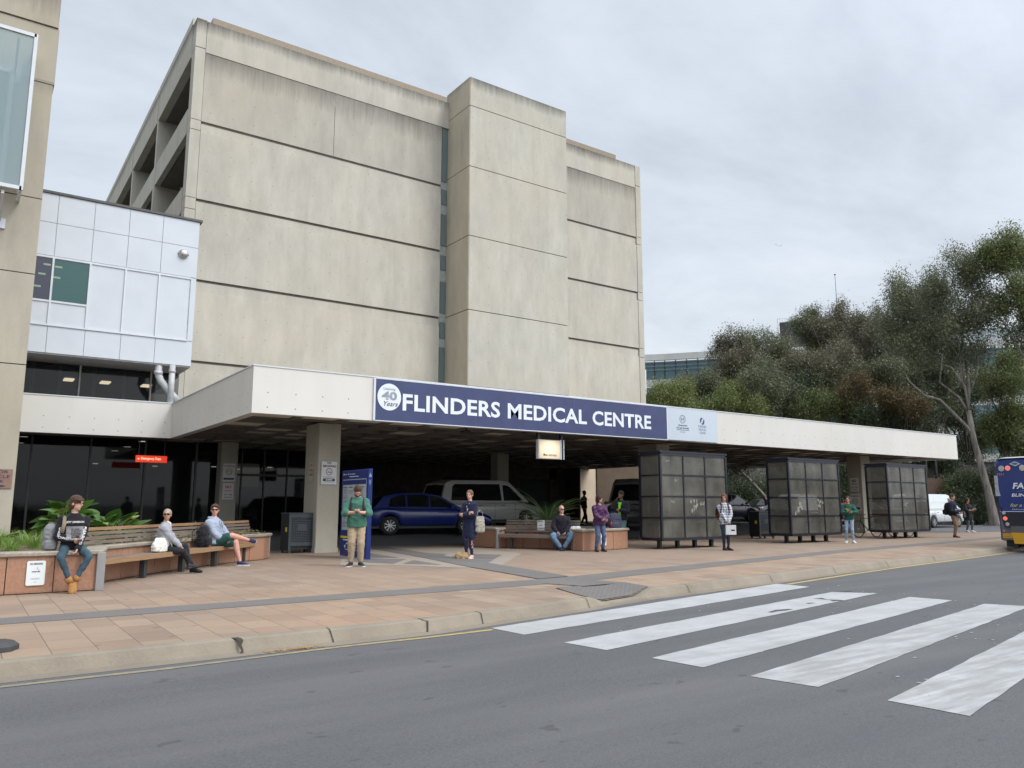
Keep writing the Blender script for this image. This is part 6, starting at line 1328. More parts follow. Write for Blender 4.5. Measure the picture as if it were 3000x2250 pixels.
q = upos(1357, 20.25); softbag('paper_bag', 'crumpled brown paper bag on the paving beside the woman in navy', 'paper bag', (q.x, q.y, 0), camrz(q.x, q.y, 10), cloth('brown_paper', (.36, .24, .12), .12, .4, .8), .36, .22, .17, False, None, 7)
# 6 bald man
B2A, B2B = Vector((13.93, 20.68, 0)), Vector((15.10, 18.42, 0)); b2n = Vector((-(B2B-B2A).y, (B2B-B2A).x, 0)).normalized(); b2rz = math.atan2((B2B-B2A).y, (B2B-B2A).x)
p = along(B2A+b2n*.2, B2B+b2n*.2, 1646)
t6, J6 = person('bald man with white goatee, dark sweater and blue jeans sitting on the shorter bench', (p.x, p.y, 0), camrz(p.x, p.y, 0), 1.76, 1.22, 'sit', .45, lean=-2,
    hands=[(-.15, -.27, .0), (.13, -.27, .0)], el=[(-1, .2, -.4), (1, .2, -.4)], head=(28, 2), legs=[((-.03, -.44, .085), (-.9, -1, .3)), ((.06, -.40, .085), (.9, -1, .3))], footdir=[(.1, -1, 0), (.0, -1, 0)],
    sk='pink', top=('sweater', cloth('sweater_black', (.014, .012, .020))), bot=('jeans', denim('jeans_mid', (.06, .115, .19), (.15, .24, .36))), shoes=(M_bsh, M_bsh), hair=('none', None), hem=-.04, bulk=.008)
shades(t6, J6); M = J6['head']; b = MB(); b.ell(M @ Vector((0, -.055, -.075)), (.034, .03, .032), M.to_3x3()); remesh(b, 'goatee', cloth('goatee_white', (.5, .47, .44)), t6, .007, fold=.003, fscale=30, sm=1)
q = along(B2A+b2n*.1, B2B+b2n*.1, 1687); softbag('plastic_bag', 'white plastic bag slumped on the bench beside the bald man', 'plastic bag', (q.x, q.y, .445), camrz(q.x, q.y, 0), cloth('bag_white', (.58, .60, .60), .05, .4, .4), .34, .17, .27, False, None, 9)
# 7 woman in purple
p = upos(1752, 23.3)
t7, J7 = person('woman in shiny purple jacket and jeans standing with clasped hands, looking right', (p.x, p.y, 0), camrz(p.x, p.y, 26), 1.63, 1.06, 'stand', lean=0,
    hands=[(.02, -.25, .06), (.06, -.255, .07)], el=[(-1, .3, -.5), (1, .3, -.4)], head=(40, 0), legs=[((-.12, .0, .085), (0, -1, 0)), ((.11, .02, .085), (.02, -1, 0))], fem=True,
    sk='tan', top=('jacket', cloth('jacket_purple', (.065, .016, .072), .15, .4, .4)), bot=('jeans', denim('jeans_purple_blue', (.035, .055, .12), (.10, .15, .25))), shoes=(M_bsh, M_bsh), hair=('bob', MR), hem=-.13, bulk=.02)
# 8 hi-vis man
p = upos(1816, 26.0)
t8, J8 = person('man in dark jacket, beanie and lime yellow vest raising his hand behind the planter', (p.x, p.y, 0), camrz(p.x, p.y, -22), 1.80, 1.05, 'stand',
    hands=[(-.07, -.24, .50), (.06, -.24, .20)], el=[(-.5, .1, -1), (1, .3, -.8)], head=(-18, 0), sk='brown', top=('jacket', cloth('jacket_dark', (.022, .024, .032))), bot=('jeans', denim('jeans_light', (.09, .16, .18), (.2, .32, .34))), shoes=(M_bsh, M_bsh), hair=('crop', cloth('beanie', (.025, .022, .022))), hem=-.12, bulk=.016)
T = J8['T']; b = MB(); v = []; f = []
for i in range(5):
    for j in range(9): v.append(T @ Vector((-.045+i*.0225+(.02 if j > 6 else 0), -.35, .02+j*.055)))
for i in range(4):
    for j in range(8): f.append((i*9+j, (i+1)*9+j, (i+1)*9+j+1, i*9+j+1))
b.add(v, f); o = b.build('safety_vest', pm('vest_lime', (.30, .75, .03), .6, .05, emit=None), t8); project(o, bpy.data.objects[J8['top']], (0, 1, 0), .008)
M = J8['head']; b = MB(); b.ell(M @ Vector((0, .015, .055)), (.088, .098, .080), M.to_3x3()); remesh(b, 'beanie', cloth('beanie', (.025, .022, .022)), t8, .009, fold=.004, sm=1)
q = upos(1797, 24.9); backpack('large dark rucksack standing on the planter coping beside the man in the beanie', (q.x, q.y, .60), camrz(q.x, q.y, 15), cloth('rucksack_slate', (.06, .065, .10), .15), .44, .50, .26, 0)
q = upos(1786, 24.75); b = MB(); b.tube([(0, 0, 0), (0, 0, .17), (0, 0, .19), (0, 0, .22)], [.035, .035, .018, .018], 10); tt_ = thing('drink_bottle', 'small red bottle beside the large rucksack on the planter', 'bottle', (q.x, q.y, .63)); b.build('bottle', pm('bottle_red', (.35, .02, .05), .3), tt_, True); b = MB(); b.tube([(0, 0, .22), (0, 0, .245)], .02, 10); b.build('cap', M_blk, tt_)
# 9 silhouetted man
p = upos(1709, 40.5)
t9, J9 = person('dark silhouetted man walking in front of the tan wall in the undercroft', (p.x, p.y, .3), camrz(p.x, p.y, 60), 1.78, 1.0, 'stand',
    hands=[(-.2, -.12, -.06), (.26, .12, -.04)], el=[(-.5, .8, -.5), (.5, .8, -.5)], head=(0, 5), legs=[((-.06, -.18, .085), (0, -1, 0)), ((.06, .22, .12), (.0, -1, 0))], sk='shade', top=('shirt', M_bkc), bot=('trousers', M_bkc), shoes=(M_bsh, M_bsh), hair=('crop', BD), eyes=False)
# 10 woman in checked shirt
k = NT('checked_shirt'); P = k.obj(); sx = k.n('ShaderNodeSeparateXYZ'); k.l(P, sx.inputs[0])
def stripe(ax, per, wd, off=0.0): return k.math('LESS_THAN', k.math('FRACT', k.math('DIVIDE', k.math('ADD', ax, off), per)), wd)
hx = k.math('ADD', sx.outputs[0], k.math('MULTIPLY', sx.outputs[1], .8)); a1 = stripe(hx, .075, .38); a2 = stripe(sx.outputs[2], .075, .38); a3 = stripe(hx, .075, .10, .045); a4 = stripe(sx.outputs[2], .075, .10, .045)
v_ = k.math('ADD', k.math('MULTIPLY', a1, .48), k.math('MULTIPLY', a2, .48)); v_ = k.math('SUBTRACT', v_, k.math('MULTIPLY', k.math('ADD', a3, a4), .15), clamp=True); k.col(k.mix(v_, (.56, .59, .63, 1), (.025, .03, .05, 1))); k.rough(.85); M_chk = k.m
p = upos(2114, 24.0)
t10, J10 = person('woman with windblown long hair, checked shirt and dark jeans before the first shelter', (p.x, p.y, 0), camrz(p.x, p.y, 8), 1.68, .96, 'stand',
    hands=[(.045, -.22, -.06), (.085, -.23, -.05)], el=[(-1, .3, -.5), (1, .3, -.4)], head=(-14, -3), legs=[((-.05, -.02, .085), (0, -1, 0)), ((.07, -.03, .085), (.02, -1, 0))], footdir=[(.35, -1, 0), (.75, -1, 0)], fem=True,
    sk='olive', top=('checked_shirt', M_chk), bot=('jeans', denim('jeans_dark', (.010, .018, .04), (.025, .045, .085))), shoes=(cloth('shoe_maroon', (.05, .01, .015)), M_bsh), hair=('windblown', AU), pants='slim', hem=-.15, bulk=.010)
q = W(t10, (.12, -.30, .475)); sb = thing('shopping_bag', 'white paper shopping bag held by the woman in the checked shirt', 'shopping bag', q, t10.rotation_euler.z+R(8)); b = MB(); b.prism([(-.15, -.05), (.15, -.05), (.15, .05), (-.15, .05)], 0, .28); b.build('bag_body', cloth('bag_white', (.58, .60, .60), .05, .4, .4), sb); b = MB(); b.tube([(-.06, 0, .28), (-.045, 0, .34), (.045, 0, .34), (.06, 0, .28)], .005, 5); b.build('handle', M_blk, sb); b = MB(); b.box(.0, .11, -.053, -.051, .11, .15); b.build('printed_label', M_bkc, sb)
q = W(t10, (-.10, .20, .95)); backpack('small maroon patterned backpack worn by the woman in the checked shirt', q, t10.rotation_euler.z+math.pi, cloth('pack_maroon', (.05, .012, .02), .25, .3, .8, 30), .30, .40, .16, 0, straps=False)
T = J10['T']
for s_ in (-1, 1): b = MB(); b.tube([T @ Vector((s_*.10, .08, .46)), T @ Vector((s_*.10, .02, .515)), T @ Vector((s_*.105, -.09, .46)), T @ Vector((s_*.11, -.15, .34)), T @ Vector((s_*.13, -.14, .2))], .018, 8, flat=.4); b.build('backpack_strap', cloth('pack_maroon', (.05, .012, .02)), t10, True)
# 11 young woman in green
p = upos(2473, 28.4)
t11, J11 = person('young woman in green sweater with yellow print, light jeans and white shoes holding a phone', (p.x, p.y, 0), camrz(p.x, p.y, -4), 1.66, .92, 'stand',
    hands=[(.02, -.27, .20), (.10, -.26, .22)], el=[(-1, .3, -.6), (1, .3, -.6)], head=(-6, 4), legs=[((-.12, .0, .085), (0, -1, 0)), ((.10, -.02, .085), (.02, -1, 0))], footdir=[(-.1, -1, 0), (.5, -1, 0)], fem=True,
    sk='tan', top=('sweater', cloth('sweater_bottle', (.012, .09, .065), .1)), bot=('jeans', denim('jeans_pale', (.17, .27, .38), (.34, .46, .58))), shoes=(M_wsh, M_wsole), hair=('ponytail', BD), pants='slim', hem=-.09, bulk=.016)
T = J11['T']; b = MB(); v = [T @ Vector((math.cos(a*math.pi/9)*.085, -.3, .30+math.sin(a*math.pi/9)*.045)) for a in range(18)]; b.add(v, [tuple(range(18))]); v = [T @ Vector((x, -.3, z)) for x, z in ((-.05, .17), (.06, .17), (.07, .21), (-.04, .22))]; b.add(v, [(0, 1, 2, 3)]); o = b.build('yellow_print', pm('print_yellow', (.65, .50, .03), .7, .1, 30), t11); project(o, bpy.data.objects[J11['top']], (0, 1, 0), .006)
phone(t11, J11, J11['wr'][1]+Vector((-.03, -.09, .04)), 'phone in the hands of the young woman in green', 40)
q = W(t11, (-.25, .03, .84)); softbag('shoulder_bag', 'small black shoulder bag at the hip of the young woman in green', 'handbag', q, t11.rotation_euler.z+R(70), M_bkc, .24, .1, .24, False, None, 5)
b = MB(); b.tube([J11['sh'][0]+Vector((0, .03, .06)), J11['sh'][0]+Vector((-.02, -.09, -.1)), Vector((-.24, -.03, 1.05))], .008, 6); b.build('bag_strap', M_bkc, t11)
# 12 backpack man
p = upos(2775, 33.3)
t12, J12 = person('man in navy sweater with two white stripes, tan trousers and brown shoes facing right', (p.x, p.y, 0), camrz(p.x, p.y, 68), 1.80, 1.0, 'stand',
    hands=[(-.14, -.24, .05), (.12, -.24, .06)], el=[(-.5, .8, -.5), (.6, .8, -.5)], head=(4, 2), legs=[((-.09, -.03, .088), (0, -1, 0)), ((.09, .05, .088), (.02, -1, 0))], sk='fair', top=('sweater', cloth('sweater_navy', (.010, .014, .032))), bot=('trousers', cloth('trousers_tan', (.24, .155, .09))), shoes=(cloth('shoe_brown', (.13, .055, .025)), M_bsh), hair=('wave', BR), hem=-.08, bulk=.012)
q = W(t12, (0, .20, .93)); backpack('bulky black backpack worn by the man in the navy sweater', q, t12.rotation_euler.z+math.pi, M_bkc, .36, .52, .26, 0, straps=False)
T = J12['T']
for z in (.18, .225): b = MB(); b.rings([(T @ Vector((0, 0, z-.009)), .172, .138), (T @ Vector((0, 0, z+.009)), .172, .138)], 24); b.build('white_stripe', cloth('white_cotton', (.68, .68, .7), .03), t12)
# 13 woman in black
p = upos(2818, 39.5)
t13, J13 = person('woman in black top and grey leggings with spotted bag, facing right near the bus', (p.x, p.y, 0), camrz(p.x, p.y, 48), 1.68, 1.0, 'stand',
    hands=[(-.04, -.26, .18), (.06, -.30, .22)], el=[(-1, .3, -.5), (1, .3, -.4)], head=(0, 12), legs=[((-.12, .04, .085), (0, -1, 0)), ((.10, -.06, .085), (.02, -1, 0))], fem=True, sk='tan', top=('tunic', M_bkc), slv='mid', bot=('leggings', cloth('leggings_grey', (.085, .10, .11))), shoes=(M_wsh, M_wsole), hair=('long', BD), pants='slim', hem=-.08, coat=-.30, bulk=.02)
k = NT('spotted_fabric'); vo = k.n('ShaderNodeTexVoronoi'); k.l(k.obj(), vo.inputs['Vector']); vo.inputs['Scale'].default_value = 22; vo.inputs['Randomness'].default_value = .3; k.col(k.mix(k.mapr(vo.outputs['Distance'], .22, .27, 1, 0), (.015, .015, .018, 1), (.5, .5, .5, 1))); k.rough(.8)
q = W(t13, (-.28, -.04, .70)); softbag('tote_bag', 'black tote bag with white spots carried by the woman in black', 'tote bag', q, t13.rotation_euler.z+R(30), k.m, .36, .14, .36, True, M_bkc, 6)
phone(t13, J13, J13['wr'][1]+Vector((0, -.1, .04)), 'phone raised by the woman in black', 40)
# ------------------------------------------------------------------ vehicles
def paint(name, c, rough=.28, coat=.6):
    if name in MC: return MC[name]
    k = NT(name); v = k.noise(k.obj(), 2.5, 3); k.col(k.mix(k.mapr(v, .3, .7), tuple(x*.92 for x in c)+(1,), tuple(c)+(1,))); k.rough(rough); k.b.inputs['Coat Weight'].default_value = coat; k.b.inputs['Coat Roughness'].default_value = .08; MC[name] = k.m; return k.m
M_tyre = pm('tyre', (.02, .02, .021), .8, .1, 8); M_rim = pm('alloy_rim', (.42, .42, .43), .3, .04, metal=.7); M_vg = glass_dark('vehicle_glass', (.010, .012, .014), .04, .6); M_red = pm('tail_red', (.42, .02, .02), .25); M_head = pm('head_lamp', (.45, .47, .5), .15, metal=.3); M_trimb = pm('trim_black', (.02, .02, .022), .5)
def wheel(t, x, y, r, side, spokes=9):
    b = MB(); n = 28; prof = [(.0, .62), (-.012, .66), (-.02, .8), (-.015, .95), (.0, 1.0), (.17, 1.0), (.19, .9), (.19, .6)]; v = []; f = []
    for i in range(n):
        a = 2*math.pi*i/n
        for (w_, q) in prof: v.append((x+math.cos(a)*r*q, y+w_*side, r+math.sin(a)*r*q))
    m_ = len(prof)
    for i in range(n):
        for j in range(m_-1): f.append((i*m_+j, ((i+1) % n)*m_+j, ((i+1) % n)*m_+j+1, i*m_+j+1))
    b.add(v, f); w = b.build('wheel', M_tyre, t, True)
    b = MB(); M = Matrix.Translation((x, y, r))
    v = []; f = []
    for i in range(n):
        a = 2*math.pi*i/n
        for q, w_ in ((.58, .004), (.66, -.006), (.66, .12), (.58, .12)): v.append((x+math.cos(a)*r*q, y+w_*side, r+math.sin(a)*r*q))
    for i in range(n):
        for j in range(4): f.append((i*4+j, ((i+1) % n)*4+j, ((i+1) % n)*4+(j+1) % 4, i*4+(j+1) % 4))
    b.add(v, f)
    for i in range(spokes):
        a = 2*math.pi*i/spokes; c1_, s1_ = math.cos(a), math.sin(a); b.bar((x+c1_*r*.1, y+.012*side, r+s1_*r*.1), (x+c1_*r*.62, y+.004*side, r+s1_*r*.62), r*.11, r*.10)
    b.tube([(x, y-.0*side, r), (x, y+.05*side, r)], r*.14, 10); rm = b.build('rim', M_rim, w)
    b = MB(); b.tube([(x, y+.06*side, r), (x, y+.08*side, r)], r*.6, 18); b.build('brake_disc', M_trimb, w)
def arc(xc, r, x): 
    d = r*r-(x-xc)**2; return math.sqrt(d) if d > 0 else 0
def vehicle(name, label, cat, loc, rz, L, Wd, belt, roofp, wheels, wr, pnt, side_win, gz0=.2, front=None, hw_roof=.82, nose=None, lights=True, spokes=9, stripe=None, group=None, handle=True, tailz=None, mirror=True):
    """x from 0 (tail) to L (front). belt: list (x, z) of shoulder line; roofp: list (x, z) of the cabin outline above the belt"""
    t = thing(name, label, cat, loc, rz, group); b = MB(); xs_ = sorted(set([round(L*i/36, 3) for i in range(37)]+[round(w_+d, 3) for w_ in wheels for d in (-wr*1.18, -wr*.95, wr*.95, wr*1.18)]))
    def interp(P, x):
        for (a, c_), (d, e) in zip(P, P[1:]):
            if x <= d: return c_+(e-c_)*(x-a)/(d-a) if d > a else e
        return P[-1][1]
    hw = Wd/2; v = []; f = []; secs = []
    for x in xs_:
        zt = interp(belt, x); zb = gz0+max([0]+[max(0, wr+arc(w_, wr*1.18, x)-gz0) for w_ in wheels]); e_ = min(x, L-x); hwx = hw*(1-.16*max(0, 1-e_/(.45))**2.2); zb2 = zb+.0
        if e_ < .12: zb2 = max(zb2, gz0+.08)
        mid = (max(zb2+.05, gz0+.25)+zt)/2
        secs.append([(x, -hwx*.2, gz0+.05 if zb2 <= gz0+.01 else zb2), (x, -hwx*.95, zb2), (x, -hwx*.99, zb2+.03), (x, -hwx, mid), (x, -hwx*.985, zt-.09), (x, -hwx*.93, zt-.015), (x, -hwx*.8, zt+.012), (x, 0, zt+.03)])
    for s_ in secs: v += s_+[(p[0], -p[1], p[2]) for p in s_[-2::-1]]
    m_ = 15
    for i in range(len(secs)-1):
        for j in range(m_-1): f.append((i*m_+j, (i+1)*m_+j, (i+1)*m_+j+1, i*m_+j+1)[::-1])
        f.append((i*m_+m_-1, (i+1)*m_+m_-1, (i+1)*m_, i*m_)[::-1])
    f.append(tuple(range(m_))[::-1][::-1]); f.append(tuple((len(secs)-1)*m_+j for j in range(m_))[::-1]); b.add(v, f); b.build('body', pnt, t, True)
    b = MB(); b.box(.15, L-.15, -hw*.82, hw*.82, gz0+.02, wr*1.9); b.build('chassis', M_trimb, t)
    # cabin
    b = MB(); n = len(roofp); v = []; zmn = min(z for _, z in roofp); zmx = max(z for _, z in roofp)
    def cw(z): return hw*(.945-(1-hw_roof)*(max(0, z-zmn)/(zmx-zmn))**1.15)
    for s_ in (-1, 1):
        for (x, z) in roofp: v.append((x, s_*cw(z), z))
    cr_ = []
    for (x, z) in roofp: cr_.append((x, 0, z+(.035 if z > zmn+.1 else 0)))
    v += cr_; f = [tuple(range(n)), tuple(range(n, 2*n))[::-1]]
    for i in range(n-1): f.append((i, i+1, 2*n+i+1, 2*n+i)[::-1]); f.append((n+i, n+i+1, 2*n+i+1, 2*n+i))
    b.add(v, f); b.build('cabin', pnt, t)
    for s_ in (-1, 1):
        for poly in side_win:
            b = MB(); v = [(x, s_*(cw(z)+.004), z) for x, z in poly]+[(x, s_*(cw(z)-.01), z) for x, z in poly]; n2 = len(poly)
            b.add(v, [tuple(range(n2)), tuple(range(n2, 2*n2))[::-1]]+[(i, (i+1) % n2, n2+(i+1) % n2, n2+i) for i in range(n2)]); b.build('side_window', M_vg, t)
    def slopewin(p, q, name, a=.12, c_=.9):
        (x0_, z0_), (x1_, z1_) = p, q; d = Vector((x1_-x0_, 0, z1_-z0_)); P0 = Vector((x0_, 0, z0_))+d*a; P1 = Vector((x0_, 0, z0_))+d*c_; nn = Vector((-d.z, 0, d.x)).normalized(); nn = nn if (nn.z > 0 or True) and nn.dot(Vector((x0_-L/2, 0, .3))) > 0 else -nn
        w0, w1 = cw(P0.z)*.88, cw(P1.z)*.88; b = MB(); o_ = nn*.006+UZ*.0
        mid0 = P0+UZ*.02+nn*.012; mid1 = P1+UZ*.03+nn*.012
        b.add([P0+o_+Vector((0, -w0, 0)), mid0+nn*.01, P0+o_+Vector((0, w0, 0)), P1+o_+Vector((0, w1, 0)), mid1+nn*.01, P1+o_+Vector((0, -w1, 0))], [(0, 1, 4, 5), (1, 2, 3, 4)]); b.build(name, M_vg, t)
    slopewin(roofp[0], roofp[1], 'rear_window'); slopewin(roofp[-1], roofp[-2], 'windscreen')
    for w_ in wheels:
        for s_ in (-1, 1): wheel(t, w_, s_*(hw-.005), wr, -s_, spokes)
    if lights:
        tz = tailz or interp(belt, .05)-.14
        for s_ in (-1, 1):
            b = MB(); b.ell((.06, s_*hw*.80, tz), (.05, hw*.14, .10), None, 10, 8); b.build('tail_light', M_red, t, True)
            b = MB(); b.ell((L-.12, s_*hw*.72, interp(belt, L-.1)-.12), (.11, hw*.17, .065), None, 10, 8); b.build('headlight', M_head, t, True)
    if handle:
        for s_ in (-1, 1):
            for x in handle if isinstance(handle, (list, tuple)) else (L*.36, L*.58): b = MB(); b.box(x-.09, x+.09, s_*hw*1.0-.012, s_*hw*1.0+.012, interp(belt, x)-.15, interp(belt, x)-.125); b.build('door_handle', M_trimb, t)
    if mirror:
        for s_ in (-1, 1): xm = roofp[-1][0]-.45*(roofp[-1][0]-roofp[-2][0]); b = MB(); b.ell((xm-.05, s_*(hw+.10), interp(belt, xm)+.08), (.06, .10, .07), None, 10, 8); b.build('mirror', pnt, t, True)
    for s_ in (-1, 1):
        for x in ([L*.3, L*.5, L*.70]): b = MB(); b.box(x-.004, x+.004, s_*hw*.998-.004, s_*hw*.998+.004, gz0+.15, interp(belt, x)-.06); b.build('door_seam', M_trimb, t)
    b = MB(); b.box(-.014, .02, -.26, .26, .50, .62); b.build('number_plate', pm('plate_pale', (.5, .5, .46), .5), t); b = MB(); b.box(L-.03, L+.015, -.5, .5, .35, .55); b.build('front_grille', M_trimb, t); return t
# blue hatchback
vehicle('parked_car', 'glossy blue hatchback in the dark undercroft behind the woman in navy', 'car', (12.05, 26.75, .29), R(-15), 4.7, 1.72, [(0, .92), (.5, .99), (1.4, .97), (3.1, .93), (3.6, .88), (4.4, .74), (4.7, .62)], [(.25, .94), (.62, 1.36), (1.2, 1.48), (2.1, 1.49), (2.7, 1.40), (3.55, .92)], (.85, 3.68), .33, paint('paint_blue', (.008, .022, .16)),
    [[(.78, .99), (.88, 1.30), (1.25, 1.42), (1.42, 1.42), (1.42, .99)], [(1.48, .99), (1.48, 1.43), (2.1, 1.43), (2.28, 1.41), (2.28, .98)], [(2.34, .98), (2.34, 1.40), (2.68, 1.34), (3.3, .97)]])
vehicle('parked_van', 'silver grey people carrier van parked behind the blue hatchback', 'van', (15.45, 27.95, .40), 0, 5.15, 1.9, [(0, 1.02), (.4, 1.08), (3.6, 1.06), (4.2, 1.02), (4.8, .88), (5.15, .68)], [(.06, 1.04), (.30, 1.80), (.6, 1.93), (3.0, 1.95), (3.4, 1.88), (4.35, 1.06)], (.95, 4.15), .34, paint('paint_silver', (.42, .43, .41)),
    [[(.52, 1.13), (.62, 1.68), (.75, 1.78), (2.9, 1.80), (2.95, 1.12)], [(3.05, 1.12), (3.05, 1.76), (3.2, 1.76), (3.4, 1.70), (4.05, 1.12)]], hw_roof=.84)
t = vehicle('parked_van', 'tall dark fronted grey van parked behind the first shelter', 'van', tuple(upos(1828, 34)+Vector((4.3, 3.1, .3))), R(-144), 5.0, 1.95, [(0, 1.1), (3.9, 1.1), (4.5, 1.05), (5.0, .8)], [(.05, 1.12), (.15, 2.0), (.4, 2.2), (3.6, 2.2), (4.0, 2.02), (4.65, 1.1)], (.9, 4.1), .34, paint('paint_grey', (.22, .225, .23)),
    [[(3.0, 1.2), (3.0, 1.9), (3.7, 1.9), (4.3, 1.2)]], hw_roof=.85)
vehicle('parked_car', 'dark navy SUV with silver wheels seen between the first and second shelters', 'car', (34.15, 30.9, .33), R(-3), 4.7, 1.85, [(0, 1.05), (.5, 1.12), (1.5, 1.08), (3.2, 1.03), (3.9, .98), (4.5, .82), (4.7, .65)], [(.12, 1.05), (.5, 1.55), (.9, 1.68), (2.2, 1.69), (2.8, 1.60), (3.75, 1.02)], (.95, 3.78), .36, paint('paint_navy', (.010, .013, .03)),
    [[(.6, 1.12), (.8, 1.5), (1.2, 1.6), (1.35, 1.6), (1.35, 1.12)], [(1.42, 1.11), (1.42, 1.61), (2.3, 1.61), (2.3, 1.1)], [(2.37, 1.1), (2.37, 1.6), (2.75, 1.54), (3.5, 1.06)]], spokes=10)
vehicle('parked_car', 'black sedan parked beyond the navy SUV, left of the second shelter', 'car', (41.0, 32.4, .30), R(-3), 4.6, 1.8, [(0, .92), (.6, .98), (3.3, .93), (4.3, .76), (4.6, .62)], [(.6, .95), (1.2, 1.38), (1.8, 1.45), (2.4, 1.43), (3.4, .92)], (.9, 3.7), .33, paint('paint_black', (.012, .012, .016)), [[(1.15, 1.0), (1.4, 1.33), (1.9, 1.39), (1.9, .99)], [(1.97, .99), (1.97, 1.39), (2.35, 1.37), (3.0, .97)]])
vehicle('parked_car', 'red hatchback partly hidden behind the column and the young woman in green', 'car', (45.0, 28.3, .02), R(0), 4.3, 1.75, [(0, .95), (.5, 1.0), (3.1, .95), (4.1, .78), (4.3, .62)], [(.15, .95), (.5, 1.4), (1.1, 1.5), (2.2, 1.48), (3.3, .94)], (.8, 3.5), .33, paint('paint_red', (.38, .02, .025)), [[(.75, 1.0), (.9, 1.36), (1.3, 1.42), (1.5, 1.42), (1.5, 1.0)], [(1.57, 1.0), (1.57, 1.42), (2.15, 1.41), (2.95, .99)]])
t = vehicle('parked_van', 'white panel van parked behind the man with the black backpack', 'van', (46.3, 25.2, .0), R(-1), 5.1, 1.9, [(0, 1.05), (3.7, 1.05), (4.4, 1.0), (4.9, .85), (5.1, .7)], [(.03, 1.06), (.1, 1.85), (.3, 1.98), (3.2, 1.98), (3.6, 1.88), (4.6, 1.04)], (1.35, 4.2), .34, paint('paint_white', (.66, .69, .70)), [[(3.3, 1.15), (3.3, 1.75), (3.55, 1.72), (4.25, 1.15)]], hw_roof=.88)
b = MB()
for z in (.75, 1.12, 1.5): b.box(.2, 3.2, -.955, -.951, z, z+.012)
b.build('panel_crease', pm('crease_grey', (.35, .37, .38), .5), t)
t = vehicle('parked_van', 'white van seen low behind the column left of the third shelter', 'van', (46.5, 33.5, .1), R(0), 4.8, 1.9, [(0, 1.05), (3.7, 1.05), (4.6, .85), (4.8, .7)], [(.03, 1.06), (.1, 1.85), (.3, 1.95), (3.0, 1.95), (3.4, 1.86), (4.3, 1.04)], (1.0, 3.9), .34, MC['paint_white'], [[(3.1, 1.15), (3.1, 1.72), (3.35, 1.7), (4.0, 1.15)]], hw_roof=.88)
# ------------------------------------------------------------------ bus
bus = thing('bus', 'blue city bus with yellow rear bumper leaving at the right edge', 'bus', (27.6, 12.0, RZ)); BH = 3.0; BWd = 2.45; BL = 12.0; zo = -RZ
M_bb = paint('bus_blue', (.013, .033, .17), .35, .3); M_by = paint('bus_yellow', (.62, .33, .012), .4, .3); M_bg = paint('bus_grey', (.10, .10, .11), .4, .2); M_bw = paint('bus_white', (.62, .63, .64), .35, .3)
# local: x forward, y from 0 (left side) to -BWd
def ringp(x, ins=0.0, z0=.36, top=BH, r=.28):
    pts = []; y0, y1 = -ins, -BWd+ins; z1 = top-ins
    pts += [(x, y0, z0)]
    for q in range(7): a = R(q*15); pts.append((x, y0-r+math.cos(a)*r, z1-r*.75+math.sin(a)*r*.75))
    for q in range(7): a = R(90+q*15); pts.append((x, y1+r+math.cos(a)*r, z1-r*.75+math.sin(a)*r*.75))
    pts += [(x, y1, z0)]; return pts
b = MB(); rs_ = [ringp(.04, .07, .45, BH-.02), ringp(.0+.10, .01, .38), ringp(.35, 0, .34), ringp(BL-.3, 0, .34), ringp(BL, .1, .4)]; n = 16; v = [p for q in rs_ for p in q]; f = [tuple(range(n))]
for i in range(len(rs_)-1):
    for j in range(n): f.append((i*n+j, i*n+(j+1) % n, (i+1)*n+(j+1) % n, (i+1)*n+j))
f.append(tuple(range((len(rs_)-1)*n, len(rs_)*n))[::-1]); b.add(v, f); b.build('body', M_bb, bus)
b = MB(); b.rings([], 3) if False else None
v = []; q0 = ringp(.02, .05, .5, BH+.035)[1:15]; q1 = ringp(.25, .02, .5, BH+.05)[1:15]; q2 = ringp(BL-.3, .02, .5, BH+.05)[1:15]
for q in (q0, q1, q2): v += q
b.add(v, [(i*14+j, i*14+j+1, (i+1)*14+j+1, (i+1)*14+j) for i in range(2) for j in range(3, 10)]); b.build('roof_edge', M_bw, bus)
def rb(name, y0, y1, z0, z1, mat, dx=.012, x=.04, par=bus): b = MB(); b.box(x-dx, x, -y1, -y0, z0, z1); return b.build(name, mat, par)
def rpoly(name, pts, mat, dx, x=.04):
    b = MB(); M = Matrix(((0, 0, -1, x), (-1, 0, 0, 0), (0, 1, 0, 0), (0, 0, 0, 1))); b.prism(pts, 0, dx, M); return b.build(name, mat, bus)
rpoly('rear_corner_panel', [(.07, .38), (.42, .38), (.36, .62), (.16, .80), (.08, 1.30), (.07, 1.0)], M_bg, .010); rpoly('bumper', [(.44, .27), (BWd-.44, .27), (BWd-.36, .62), (.365, .62)], M_by, .045)
rpoly('lower_panel', [(.36, .63), (BWd-.36, .63), (BWd-.2, .82), (.2, .82)], M_bg, .012); rpoly('engine_grille', [(.26, .83), (BWd-.26, .83), (BWd-.16, 1.27), (.16, 1.27)], glass_dark('bus_dark_glass', (.03, .03, .035), .12, .6), .011)
rpoly('white_line', [(.075, 1.275), (BWd-.075, 1.275), (BWd-.075, 1.29), (.075, 1.29)], M_sw, .014); rb('skirt', .1, BWd-.1, .16, .36, M_blk, .02, .25); rb('tow_hook', .35, .5, .12, .24, M_blk, .1, .2)
rpoly('light_cluster', [(.10, 1.47), (.17, 1.33), (.25, 1.15), (.36, .74), (.24, .78), (.15, .90), (.12, 1.15)], M_trimb, .02)
k = NT('brake_lamp'); k.col((.6, .05, .04, 1)); k.rough(.2); k.b.inputs['Emission Color'].default_value = (1, .12, .08, 1); k.b.inputs['Emission Strength'].default_value = 1.1; M_brk = k.m
